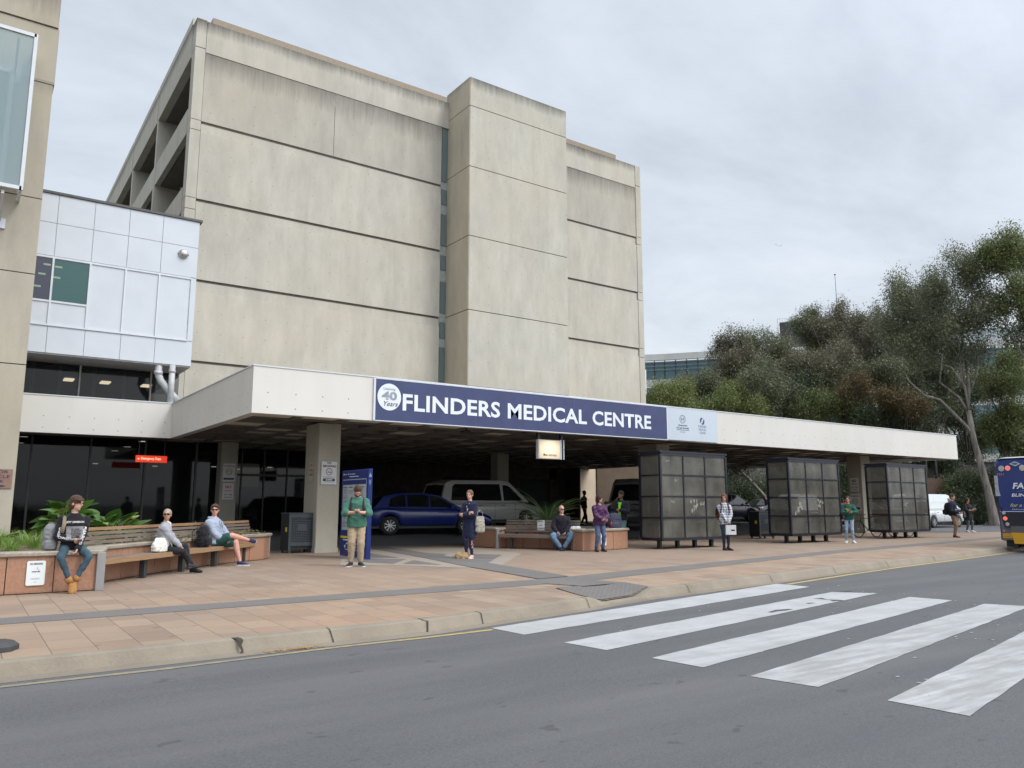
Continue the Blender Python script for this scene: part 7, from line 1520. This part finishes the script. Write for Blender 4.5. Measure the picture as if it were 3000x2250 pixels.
M_lens = pm('bus_lens', (.45, .44, .38), .2, .05)
def lamp(y, z, r, mat, nm='tail_light', dx=.03):
    b = MB(); b.tube([(.035, -y, z), (.04-dx, -y, z)], r, 18); o = b.build(nm, mat, bus)
    b = MB(); v = []
    for i in range(20):
        a = i*math.pi/10
        for q in (r, r*1.25): v.append((.04-dx*.6, -y+math.cos(a)*q, z+math.sin(a)*q))
    b.add(v, [(2*i, 2*i+1, 2*((i+1) % 20)+1, 2*((i+1) % 20)) for i in range(20)]); b.build('lamp_rim', M_alu, o)
lamp(.19, 1.24, .045, M_lens, dx=.04); lamp(.22, 1.06, .052, M_brk, dx=.04); lamp(.27, .88, .045, M_lens, dx=.04); lamp(.24, 2.66, .07, M_lens); lamp(.43, 2.665, .065, M_brk); lamp(.86, 2.66, .075, M_lens); lamp(.14, .66, .03, pm('reflector', (.3, .12, .08), .3))
rpoly('reflector_plate', [(.10, .44), (.37, .44), (.37, .585), (.10, .585)], pm('reflective_orange', (.62, .36, .03), .4), .016)
b = MB()
for z in (.545, .49):
    for q in range(9): b.box(.02-.002, .024, -.125-.025*q-.017, -.125-.025*q, z-.015, z+.012)
b.build('plate_marks', pm('plate_red', (.5, .15, .03), .5), bus)
rpoly('emblem', [(.49, 2.80), (.65, 2.87), (.81, 2.79), (.66, 2.72)], M_alu, .014); rpoly('emblem_centre', [(.53, 2.80), (.65, 2.845), (.77, 2.795), (.66, 2.75)], pm('emblem_green', (.05, .15, .16), .4), .016)
b = MB()
for q in range(18): z = 1.78+q*.037; b.box(.03, .30, -.012, .008, z, z+.018); b.box(.025, .04, -.012-.09-.03*(1 if q < 6 else 0)*(1-q/6), -.012, z, z+.018)
b.build('side_vent', M_sw, bus)
def bt(s, y, z, **kw): text(s, 'lettering', kw.pop('m', M_sw), bus, frame((.025, -y, z), (0, -1, 0), (0, 0, 1)), **kw)
bt('1251', .10, 2.44, width=.2, height=.07, m=pm('fleet_red', (.6, .18, .13), .5), bold=.02); bt('FAI', .52, 2.0, width=.42, height=.19, bold=.03, shear=.2); bt('BLINDS', .47, 1.75, width=.62, height=.105, bold=.02, shear=.15)
bt('"W', .86, 1.585, width=.16, height=.08, m=pm('fleet_lime', (.5, .5, .2), .5)); bt('for a free', .40, 1.43, width=.68, height=.11, m=MC['fleet_lime'], shear=.35, bold=.01); bt('Find us on', .46, 1.335, width=.34, height=.04)
rpoly('swoosh', [(.52, 1.90), (.8, 1.925), (1.3, 2.0), (.8, 1.935)], pm('swoosh_cyan', (.1, .4, .65), .4), .012); rpoly('social_square', [(.84, 1.325), (.92, 1.325), (.92, 1.39), (.84, 1.39)], M_sw, .012)
for x in (2.9, 8.9):
    for s_, yy in ((1, -.0), (-1, -BWd)): wheel(bus, x, yy-.02*s_, .48, -s_, 8)
b = MB(); b.box(.8, BL-.6, -.006, .006, 1.45, 2.55); b.build('side_window', M_vg, bus); b = MB(); b.box(.8, BL-.6, -BWd-.006, -BWd+.006, 1.45, 2.55); b.build('side_window', M_vg, bus); b = MB(); b.box(.3, BL-.3, -BWd+.2, -.2, .3, .5); b.build('chassis', M_blk, bus)

# ------------------------------------------------------------------ background: terrain, retaining wall, curved office building
def hz(x, y):
    d = (x*.573+y*.8195); return -.05+9.0*sstep(62, 125, d)+(.6*noise.noise(Vector((x*.05, y*.05, 0))) if d > 64 else 0)*sstep(62, 80, d)
vv = []; ff = []; NX, NYy = 40, 22
for i in range(NX+1):
    for j in range(NYy+1):
        dd_ = 57+j*9; lat = -75+i*7; x = .573*dd_+.8195*lat; y = .8195*dd_-.573*lat; vv.append((x, y, hz(x, y)))
for i in range(NX):
    for j in range(NYy): ff.append((i*(NYy+1)+j, (i+1)*(NYy+1)+j, (i+1)*(NYy+1)+j+1, i*(NYy+1)+j+1))
b = MB(); b.add(vv, ff); b.build('hillside', SOILG, None, True)['kind'] = 'structure'
ob = thing('office_building', 'long glazed office building with sun shades and dark rooftop plant room behind the trees', 'building', tuple(at(2400, 1478, 104).xy)+(0,)); bpy.context.view_layer.update()
fpts = []; us = [1868, 1960, 2060, 2160, 2260, 2360, 2480, 2600, 2720, 2840, 2960, 3080, 3200]; Ds = [110, 109, 107.5, 106.2, 105, 104, 102.8, 101.7, 100.7, 99.8, 99, 98.2, 97.5]
for u, D in zip(us, Ds): p = at(u, 1478, D); fpts.append(Vector((p.x, p.y, 0)))
def band(name, mat, z0, z1, off, thick=.3, segs=None):
    b = MB()
    for i in (segs or range(len(fpts)-1)):
        a, c_ = fpts[i], fpts[i+1]; e = (c_-a).normalized(); nn = Vector((e.y, -e.x, 0)); 
        if nn.dot(a) > 0: nn = -nn
        p = [a+nn*off, c_+nn*off, c_+nn*(off-thick), a+nn*(off-thick)]; b.add([(q.x, q.y, z) for z in (z0, z1) for q in p], [(0, 1, 2, 3)[::-1], (4, 5, 6, 7), (0, 1, 5, 4), (1, 2, 6, 5), (2, 3, 7, 6), (3, 0, 4, 7)])
    return P_(name, b, mat, ob)
M_ow = pm('office_white_band', (.52, .52, .50), .6, .05, .5); M_og = glass_dark('office_glass', (.07, .16, .19), .07, .6)
band('parapet', M_ow, 21.85, 22.75, .35, .5); zz = 21.8
for lev in range(5):
    z1 = 21.8-lev*3.75
    for i in range(len(fpts)-1): band('window', M_og, z1-2.7, z1-.1, 0, .3, [i])
    band('floor_band', M_ow, z1-3.7, z1-2.72, .12, .4)
    for q in range(3): band('sun_shade', pm('shade_grey', (.22, .21, .21), .5), z1-.35-q*.55, z1-.28-q*.55, .75, .25)
b = MB()
for i in range(len(fpts)-1):
    a, c_ = fpts[i], fpts[i+1]; L_ = (c_-a).length; nq = int(L_/1.25); e = (c_-a).normalized(); nn = Vector((e.y, -e.x, 0)); nn = nn if nn.dot(a) < 0 else -nn
    for q in range(nq): p = a+e*(L_*q/nq)+nn*.02; b.box(p.x-.06, p.x+.06, p.y-.06, p.y+.06, 3, 21.8)
P_('mullions', b, pm('mullion_dark', (.07, .07, .075), .5), ob)
a0 = at(1890, 1478, 109.0); b = MB(); b.box(a0.x-.9, a0.x-.3, a0.y-1.2, a0.y-.6, 2, 20.3); P_('end_fin', b, pm('fin_white', (.7, .74, .78), .4, .03), ob)
pA, pB = at(2312, 1478, 108), at(2575, 1478, 104); e = (pB-pA); e.z = 0; Lp = e.length; e.normalize(); nn = Vector((-e.y, e.x, 0)); M = Matrix((e, nn, UZ)).transposed().to_4x4(); M.translation = Vector((pA.x, pA.y, 0))
b = MB(); b.box(0, Lp, 0, 8, 23.4, 27.2, M); P_('plant_room', b, pm('plant_dark', (.055, .045, .05), .6), ob); b = MB(); b.box(.4, Lp-.4, .4, 7.6, 22.0, 23.4, M); P_('plant_base', b, M_ow, ob)
b = MB(); b.tube([M @ Vector((2.4, 3, 27.2)), M @ Vector((2.4, 3, 28.5))], 1.15, 18); P_('roof_tank', b, M_ow, ob, True)
b = MB()
for q in range(7): b.tube([M @ Vector((-.3+q*.35, .2, 27.2)), M @ Vector((-.3+q*.35, .2, 27.8))], .03, 4)
b.tube([M @ Vector((-.3, .2, 27.8)), M @ Vector((2, .2, 27.8))], .03, 4); b.tube([M @ Vector((-.2, -.1, 23)), M @ Vector((-.2, -.1, 27.8))], .06, 5); P_('roof_railing', b, M_alu, ob)
b = MB()
for i in range(8, 12):
    a, c_ = fpts[i], fpts[i+1]
    for q in range(8): p = a.lerp(c_, q/8); b.tube([(p.x, p.y, 22.7), (p.x, p.y, 24.4)], .05, 4)
P_('roof_screen_posts', b, M_alu, ob); band('roof_screen', pm('screen_pale', (.42, .50, .52), .4), 22.8, 24.3, .0, .05, [9, 10, 11])
p = at(2490, 1478, 103); ms_ = thing('rooftop_mast', 'thin grey antenna mast rising above the dark rooftop plant room', 'mast', (p.x, p.y, 26)); b = MB(); b.tube([(0, 0, 0), (0, 0, 4.2), (0, 0, 6.8)], [.07, .05, .035], 6); b.build('pole', pm('mast_grey', (.25, .26, .28), .5), ms_); b = MB(); b.box(-.09, .09, -.09, .09, 6.72, 6.85); b.build('mast_head', M_blk, ms_)
# grey wall building past the undercroft (pale panels seen between the shelters)
pA, pB = at(2080, 1478, 62), at(2262, 1478, 60); e = (pB-pA); e.z = 0; Lp = e.length; e.normalize(); nn = Vector((-e.y, e.x, 0)); M = Matrix((e, nn, UZ)).transposed().to_4x4(); M.translation = Vector((pA.x, pA.y, 0))
cb_ = thing('carpark_building', 'low building with pale grey concrete panels seen between the first and second shelters', 'building', (pA.x, pA.y, 0)); bpy.context.view_layer.update()
for q in range(6): b = MB(); b.box(-6+q*(Lp+8)/6+.02, -6+(q+1)*(Lp+8)/6-.02, 0, .3, 2.9, 5.4, M); P_('wall_panel', b, concrete('grey_panels', (.27, .265, .25), [], holes=False) if q == 0 else bpy.data.materials['grey_panels'], cb_)
b = MB(); b.box(-6, Lp+2, .31, 10, 2.95, 5.3, M); b.box(-6, Lp+2, 3, 3.2, -.1, 2.95, M); P_('deck', b, pm('deck_dark', (.05, .05, .05), .9), cb_)
for q in range(5): b = MB(); b.box(-4+q*3.6, -3.5+q*3.6, .6, 1.1, -.1, 2.95, M); P_('column', b, M_col, cb_)
# brick retaining wall at the far right
k = NT('grey_brick'); P = k.obj(); bk2 = k.n('ShaderNodeTexBrick'); mpb = k.n('ShaderNodeMapping'); k.l(P, mpb.inputs[0]); mpb.inputs['Rotation'].default_value = (R(90), 0, 0); k.l(mpb.outputs[0], bk2.inputs['Vector']); bk2.inputs['Scale'].default_value = 1; bk2.inputs['Brick Width'].default_value = .5; bk2.inputs['Row Height'].default_value = .2; bk2.inputs['Mortar Size'].default_value = .02
bk2.inputs['Color1'].default_value = (.10, .09, .095, 1); bk2.inputs['Color2'].default_value = (.15, .135, .14, 1); bk2.inputs['Mortar'].default_value = (.045, .04, .04, 1); k.col(bk2.outputs[0]); k.rough(.9)
pA = at(2640, 1478, 64); e = (at(3100, 1478, 61)-pA); e.z = 0; rw = thing('retaining_wall', 'grey brick retaining wall behind the white van at the far right', 'wall', (pA.x, pA.y, 0), math.atan2(e.y, e.x)); b = MB(); b.box(0, e.length, 0, .4, 1.2, 4.6); b.build('brickwork', k.m, rw); b = MB(); b.box(0, e.length, -.05, .45, 4.6, 4.75); b.build('coping', M_blk, rw); b = MB(); b.box(0, e.length, -.02, .42, -.3, 1.2); b.build('footing', pm('wall_base_brown', (.12, .08, .06), .9), rw)
for u, lab in ((2723, 'thin dark pole left of the pair of poles before the brick wall'), (2751, 'thicker dark pole right of the third shelter before the brick wall')):
    p = at(u, 1478, 56); t = thing('pole', lab, 'pole', (p.x, p.y, 0)); b = MB(); b.tube([(0, 0, 0), (0, 0, 6.2)], [.10 if u > 2740 else .07, .08 if u > 2740 else .06], 8); b.build('shaft', M_blk, t, True); b = MB(); b.box(-.15, .15, -.15, .15, 0, .05); b.build('base_plate', M_steel, t)
p = at(2742, 1478, 55); t = thing('site_board', 'small brown board on posts above the white van', 'board', (p.x, p.y, 0), R(-35)); b = MB(); b.box(-.8, .6, 0, .05, 2.2, 3.2); b.build('board', pm('board_brown', (.16, .10, .07), .7), t); b = MB(); b.box(-.7, -.62, .051, .12, 0, 3.1); b.box(.42, .5, .051, .12, 0, 3.1); b.build('post', M_alu, t)

# ------------------------------------------------------------------ trees
def barkmat(name, a, b_):
    if name in MC: return MC[name]
    k = NT(name); P = k.obj(); n1_ = k.noise(k.scl(P, (3, 3, .5)), 1.6, 6, .7); n2_ = k.noise(P, .6, 4); k.col(k.mix(k.mapr(n1_, .35, .65), tuple(a)+(1,), tuple(b_)+(1,))); k.rough(.85); k.bump(n1_, .6, .05); MC[name] = k.m; return k.m
BK1 = barkmat('bark_gum', (.10, .085, .07), (.30, .27, .235)); BK2 = barkmat('bark_dark', (.045, .038, .03), (.12, .10, .08))
LM = {'gum': leafmat('leaf_gum', (0.098, 0.116, 0.063), (0.217, 0.231, 0.133), .3), 'olive': leafmat('leaf_olive', (0.084, 0.112, 0.035), (0.210, 0.245, 0.084), .3), 'dark': leafmat('leaf_dark', (0.049, 0.070, 0.034), (0.119, 0.147, 0.070), .25), 'rust': leafmat('leaf_rust', (0.105, 0.109, 0.063), (0.210, 0.189, 0.119), .3), 'lime': leafmat('leaf_lime', (0.119, 0.154, 0.042), (0.252, 0.287, 0.098), .3), 'orange': leafmat('leaf_orange', (0.10, 0.08, 0.032), (0.185, 0.125, 0.05), .3)}
def leaves(centers, radii, n, size, seed, droop=.4):
    g = np.random.default_rng(seed); C_ = np.array(centers); R_ = np.array(radii); wts = (R_[:, 0]*R_[:, 1]*R_[:, 2])**.75; idx = g.choice(len(C_), n, p=wts/wts.sum())
    d = g.normal(size=(n, 3)); d /= np.linalg.norm(d, axis=1)[:, None]; r = g.random(n)**.42; r = np.where(g.random(n) < .12, r*1.18, r); P_l = C_[idx]+d*R_[idx]*r[:, None]
    # cluster the leaves into sprays
    nsp = max(60, n//24); sp = P_l[:nsp]; P_l = sp[g.integers(0, nsp, n)]+g.normal(size=(n, 3))*np.array([.26, .26, .36])
    a = g.normal(size=(n, 3)); a[:, 2] -= droop*1.5; a /= np.linalg.norm(a, axis=1)[:, None]; b_ = np.cross(a, g.normal(size=(n, 3))); b_ /= np.linalg.norm(b_, axis=1)[:, None]
    s_ = size*g.uniform(.55, 1.25, n)[:, None]; w_ = s_*g.uniform(.22, .42, n)[:, None]
    v = np.stack([P_l-a*s_*.5, P_l+b_*w_*.5, P_l+a*s_*.5, P_l-b_*w_*.5], 1).reshape(-1, 3); return v
def tree(name, label, u, D, zg, H, crowns, n, leaf, size=.24, bark=BK1, tr=.3, seed=0, limbs=True, lean=(0, 0), fork=.45, group='trees on the slope behind the canopy'):
    """crowns: list of (du, v, ru, rv) in photo pixels turned into metres at distance D"""
    p0 = at(u, 1478, D); t = thing(name, label, 'tree' if name != 'shrub' else 'shrub', (p0.x, p0.y, zg), 0, group); rr = random.Random(seed); k_ = D/FPX
    cs = []; rs2 = []
    for du, v_, ru, rv_ in crowns:
        dep = rr.uniform(-.5, .5)*ru*k_; c_ = rv*(du*k_)+hv*dep; z = CAMH+(1478-v_)*k_*1.0-zg; base = Vector((c_.x, c_.y, z)); cs.append(base); rs2.append((ru*k_, ru*k_*.9, rv_*k_))
    # break each crown mass into several lumps
    C2 = []; R2 = []
    for c_, r_ in zip(cs, rs2):
        for q in range(13):
            d = Vector((rr.gauss(0, 1), rr.gauss(0, 1), rr.gauss(0, 1))).normalized()*rr.uniform(.3, 1.02); f_ = rr.uniform(.2, .52); C2.append((c_.x+d.x*r_[0], c_.y+d.y*r_[1], c_.z+d.z*r_[2])); R2.append((r_[0]*f_, r_[1]*f_, r_[2]*f_*1.05))
    v = leaves(C2, R2, int(n*3.6), size*.72, seed+1); me = bpy.data.meshes.new('crown'); nq = len(v)//4; me.vertices.add(len(v)); me.vertices.foreach_set('co', v.astype('f').ravel()); me.loops.add(nq*4); me.loops.foreach_set('vertex_index', np.arange(nq*4, dtype='i')); me.polygons.add(nq); me.polygons.foreach_set('loop_start', np.arange(0, nq*4, 4, dtype='i')); me.polygons.foreach_set('loop_total', np.full(nq, 4, dtype='i')); me.update(calc_edges=True); me.materials.append(LM[leaf])
    o = bpy.data.objects.new('crown', me); C.objects.link(o); o.parent = t
    if limbs:
        b = MB(); top = max(c_.z for c_ in cs); fz = top*fork; fp = Vector((lean[0]*.5, lean[1]*.5, fz)); b.tube([(0, 0, -.8), (0, 0, 0), fp*.5+Vector((rr.uniform(-.15, .15), 0, 0)), fp], [tr*1.1, tr*.8, tr*.6, tr*.5], 10)
        o = b.build('trunk', bark, t, True); br_ = MB(); 
        for i, c_ in enumerate(C2):
            if rr.random() < .4:
                c_ = Vector(c_); m1 = fp.lerp(c_, .45)+Vector((rr.uniform(-.4, .4), rr.uniform(-.4, .4), rr.uniform(.0, .6))); st_ = fp*rr.uniform(.75, 1.0); br_.tube([st_, st_.lerp(m1, .5)+Vector((0, 0, -.15)), m1, c_], [tr*.34, tr*.26, tr*.17, tr*.05], 6)
        br_.build('limbs', bark, t, True)
    return t
G0 = -.2
# the big gum with a pale forked trunk right of the canopy
t = tree('gum_tree', 'tall eucalypt with pale forked trunk standing left of the bus', 2905, 52, 0, 20, [(-70, 800, 105, 90), (-190, 870, 85, 85), (-240, 960, 75, 60), (-110, 940, 110, 70), (20, 900, 85, 90), (-30, 1020, 80, 50), (-150, 1020, 70, 50)], 15000, 'gum', .26, BK1, .42, 1, limbs=False)
kk = 52/FPX
def P2(u, v, dd=0): return rv*((u-2905)*kk)+hv*dd+UZ*(CAMH+(1478-v)*kk)
b = MB(); b.tube([P2(2920, 1560), P2(2908, 1530), P2(2900, 1450), P2(2888, 1380), P2(2872, 1300), P2(2862, 1200)], [.42, .32, .24, .21, .18, .15], 14); b.build('trunk', BK1, t, True)
b = MB(); b.tube([P2(2868, 1270), P2(2845, 1240), P2(2800, 1190), P2(2780, 1168), P2(2735, 1155), P2(2690, 1110), P2(2680, 1080)], [.12, .11, .10, .09, .07, .05, .02], 8)
for pts, r0 in (([(2862, 1205), (2850, 1130), (2810, 1075), (2790, 1050), (2765, 1030), (2700, 980)], .15), ([(2858, 1200), (2836, 1160), (2800, 1110), (2770, 1040), (2755, 1010), (2720, 940)], .15), ([(2862, 1200), (2868, 1120), (2880, 1040), (2878, 950), (2860, 880), (2840, 800)], .18), ([(2864, 1150), (2860, 1060), (2850, 980), (2835, 900), (2800, 830)], .13), ([(2870, 1150), (2890, 1090), (2893, 1020), (2880, 960), (2900, 880)], .12), ([(2850, 1130), (2852, 1050), (2830, 1000), (2780, 900)], .10), ([(2878, 960), (2920, 900), (2960, 850)], .07)):
    n_ = len(pts); b.tube([P2(u, v, random.Random(int(u+v)).uniform(-1, 1)*i*.4) for i, (u, v) in enumerate(pts)], [r0*.62*(1-.85*i/(n_-1)) for i in range(n_)], 7)
b.build('limbs', BK1, t, True)
spec_ = [
 ('gum_tree', 'tall tree reaching highest at the right edge with bright green hanging foliage', 3135, 50, 0, [(-135, 740, 90, 75), (-45, 700, 100, 90), (-85, 850, 90, 75), (-165, 880, 50, 45), (-15, 950, 90, 80)], 13000, 'olive', .26, .4),
 ('gum_tree', 'broad rusty grey eucalypt behind the pale forked gum', 2690, 68, 1, [(0, 900, 75, 60), (-60, 960, 70, 60), (30, 990, 80, 60), (-20, 1070, 90, 60)], 11000, 'rust', .30, .35),
 ('gum_tree', 'dense dark eucalypt in front of the rooftop plant room', 2500, 72, 1, [(0, 905, 60, 45), (70, 930, 60, 55), (-60, 950, 60, 45), (20, 1000, 85, 60), (-50, 1060, 90, 60), (60, 1080, 90, 60)], 13000, 'rust', .30, .35),
 ('gum_tree', 'small crowned eucalypt beside the white rooftop tank', 2405, 74, 1, [(0, 905, 30, 28), (-10, 960, 45, 40), (20, 1020, 60, 50)], 5000, 'gum', .28, .25),
 ('gum_tree', 'rounded grey green eucalypt left of the rooftop plant room', 2280, 70, 1, [(-10, 1000, 50, 36), (-65, 990, 45, 38), (40, 1040, 75, 50), (-20, 1080, 90, 60), (30, 1130, 90, 50)], 11000, 'gum', .28, .3),
 ('gum_tree', 'airy eucalypt crown rising beside the glazed office facade', 2160, 68, 1, [(0, 985, 40, 30), (-25, 1010, 45, 35), (30, 1060, 70, 50), (-10, 1120, 80, 50)], 8000, 'rust', .28, .28),
 ('gum_tree', 'grey green tree low in front of the office windows', 2040, 66, 1, [(20, 1112, 60, 30), (-30, 1128, 45, 26), (40, 1140, 70, 40)], 6500, 'gum', .26, .25),
 ('broadleaf_tree', 'bright green tree just right of the hospital block', 1990, 60, 0, [(-40, 1155, 55, 32), (30, 1150, 60, 35), (-80, 1175, 45, 25), (0, 1200, 90, 40)], 7500, 'lime', .24, .25),
 ('broadleaf_tree', 'lime tinted tree above the white logo board', 2160, 60, 0, [(-10, 1160, 50, 35), (40, 1190, 60, 40), (-50, 1200, 60, 35)], 6000, 'lime', .24, .22),
 ('broadleaf_tree', 'orange autumn tree glowing between the dark eucalypts', 2530, 60.5, 0, [(0, 1130, 38, 30), (-40, 1165, 36, 26), (36, 1160, 36, 26)], 2600, 'orange', .24, .2),
 ('broadleaf_tree', 'second orange autumn tree beneath the long low limb', 2655, 58, 0, [(0, 1175, 55, 28), (40, 1190, 40, 25)], 4000, 'orange', .24, .2),
 ('broadleaf_tree', 'olive green tree filling the gap below the orange tree', 2440, 62, 0, [(0, 1200, 90, 45), (80, 1220, 80, 45), (-70, 1190, 60, 45)], 8000, 'olive', .26, .25),
 ('broadleaf_tree', 'dark tree left of the pale forked gum trunk', 2640, 60, 0, [(0, 1260, 90, 55), (90, 1290, 80, 60), (-80, 1240, 70, 50), (60, 1200, 70, 45), (130, 1340, 70, 60)], 11000, 'dark', .28, .3),
 ('broadleaf_tree', 'olive green tree right of the pale forked gum trunk', 2960, 56, 0, [(0, 1120, 70, 60), (40, 1210, 70, 60), (-10, 1270, 60, 60), (50, 1330, 60, 60), (60, 1060, 60, 50)], 12000, 'olive', .26, .3),
 ('broadleaf_tree', 'dark tree directly behind the pale forked gum trunk', 2850, 66, 0, [(0, 1120, 90, 60), (-40, 1200, 90, 70), (30, 1290, 90, 70), (-20, 1390, 90, 70), (60, 1420, 70, 60)], 14000, 'dark', .30, .3),
 ('gum_tree', 'leafy eucalypt standing low before the lower office floors', 2235, 62, 0, [(0, 1110, 80, 50), (70, 1150, 80, 50), (-60, 1170, 70, 45), (20, 1210, 90, 40)], 9000, 'gum', .28, .25),
 ('gum_tree', 'grey green eucalypt crowding the right side of the orange tree', 2620, 63, 0, [(0, 1090, 80, 50), (60, 1130, 70, 50), (-50, 1120, 60, 50), (110, 1180, 70, 50)], 9000, 'gum', .28, .25),
 ('gum_tree', 'olive brown eucalypt covering the middle of the office facade', 2400, 67, 1, [(0, 1080, 80, 50), (70, 1060, 70, 50), (-70, 1090, 60, 40), (20, 1130, 90, 50)], 9000, 'rust', .28, .25),
 ('gum_tree', 'tall olive eucalypt closing the gap before the big forked gum', 2745, 64, 0, [(0, 1010, 70, 60), (40, 1080, 70, 60), (-40, 1090, 60, 50), (10, 1170, 80, 50)], 9000, 'gum', .28, .25),
 ('broadleaf_tree', 'dark mass of foliage in the middle of the slope', 2330, 64, 0, [(0, 1170, 80, 45), (60, 1130, 70, 50), (-70, 1210, 70, 40)], 8000, 'dark', .28, .25),
 ('gum_tree', 'tall thin crowned eucalypt between the rusty tree and the tall right hand tree', 2790, 70, 1, [(0, 850, 70, 50), (-50, 900, 60, 45), (40, 900, 60, 55), (0, 970, 80, 50)], 8000, 'gum', .30, .3),
]
for i, (nm, lab, u, D, zg, cr, n, lf, sz, tr) in enumerate(spec_): tree(nm, lab, u, D, zg*1.0-.2, 0, cr, int(n*1.1), lf, sz, BK1 if nm == 'gum_tree' else BK2, tr, 40+i*3)
# trees and shrubs seen below the canopy, beyond the car park
low = [('dark shrub row seen between the first and second shelters', 2190, 57, [(0, 1450, 50, 28), (-40, 1470, 40, 30), (40, 1460, 40, 30)], 'dark'), ('dark leafy tree behind the second shelter', 2330, 58, [(0, 1400, 70, 50), (60, 1440, 60, 50), (-60, 1440, 60, 50)], 'dark'), ('shadowy tree behind the column between the shelters', 2480, 58, [(0, 1400, 70, 60), (50, 1460, 60, 50), (-50, 1450, 50, 50)], 'dark'), ('dark tree behind the third shelter', 2620, 57, [(0, 1420, 70, 60), (50, 1470, 60, 40), (-40, 1380, 60, 50)], 'dark'),
 ('green shrub above the white van', 2790, 55, [(0, 1455, 45, 32), (40, 1440, 40, 40), (30, 1490, 50, 28)], 'olive'), ('leafy shrub between the white van and the gum trunk', 2850, 54, [(0, 1440, 40, 50), (-30, 1480, 40, 40), (20, 1500, 40, 30)], 'dark'), ('shrub behind the bus at the right edge', 2960, 53, [(0, 1400, 50, 60), (30, 1470, 50, 50)], 'dark'), ('dark shrub left of the first shelter beyond the tan wall', 1990, 60, [(0, 1440, 70, 50), (60, 1420, 60, 60)], 'dark'), ('far dark tree behind the first shelter', 2090, 60, [(0, 1420, 60, 60), (40, 1460, 50, 50)], 'dark')]
for i, (lab, u, D, cr, lf) in enumerate(low): tree('shrub', lab, u, D, -.1, 0, cr, 6000, lf, .26, BK2, .16, 100+i*5, fork=.3, group='shrubs beyond the car park')
# leaning pale trunk seen between first and second shelters
pA = at(2238, 1452, 50); pB = at(2158, 1370, 50); t = thing('leaning_tree', 'leaning pale tree trunk with a drooping branch seen between the first and second shelters', 'tree', (pA.x, pA.y, 0)); d = pB-pA; b = MB()
Lp_ = Vector((pA.x, pA.y, 0)); b.tube([at(2262, 1525, 50)-Lp_, pA-Lp_, pA.lerp(pB, .5)-Lp_+Vector((0, 0, .06)), pB-Lp_, at(2120, 1320, 50)-Lp_], [.16, .12, .11, .09, .06], 8); b.build('trunk', BK1, t, True)
v = leaves([tuple(at(2130, 1345, 50)-Lp_), tuple(at(2215, 1385, 50)-Lp_), tuple(at(2150, 1385, 50)-Lp_)], [(1.2, 1, .5), (1.2, 1, .3), (.8, .8, .5)], 1400, .22, 9); mb_ = MB(); mb_.add([tuple(q) for q in v], [(4*i, 4*i+1, 4*i+2, 4*i+3) for i in range(len(v)//4)]); mb_.build('crown', LM['gum'], t)
tag(MB().add([(0, 0, 0), (-.55, .1, .16), (-.5, .0, .12), (.55, -.1, .18), (.5, .0, .13), (.25, 0, -.02), (-.25, 0, -.02)], [(0, 1, 2), (0, 4, 3), (0, 5, 6)]).build('bird', pm('bird_grey', (.12, .12, .13), .8), None, False, at(2281, 721, 90)), 'tiny dark bird gliding in the cloudy sky above the trees', 'bird')
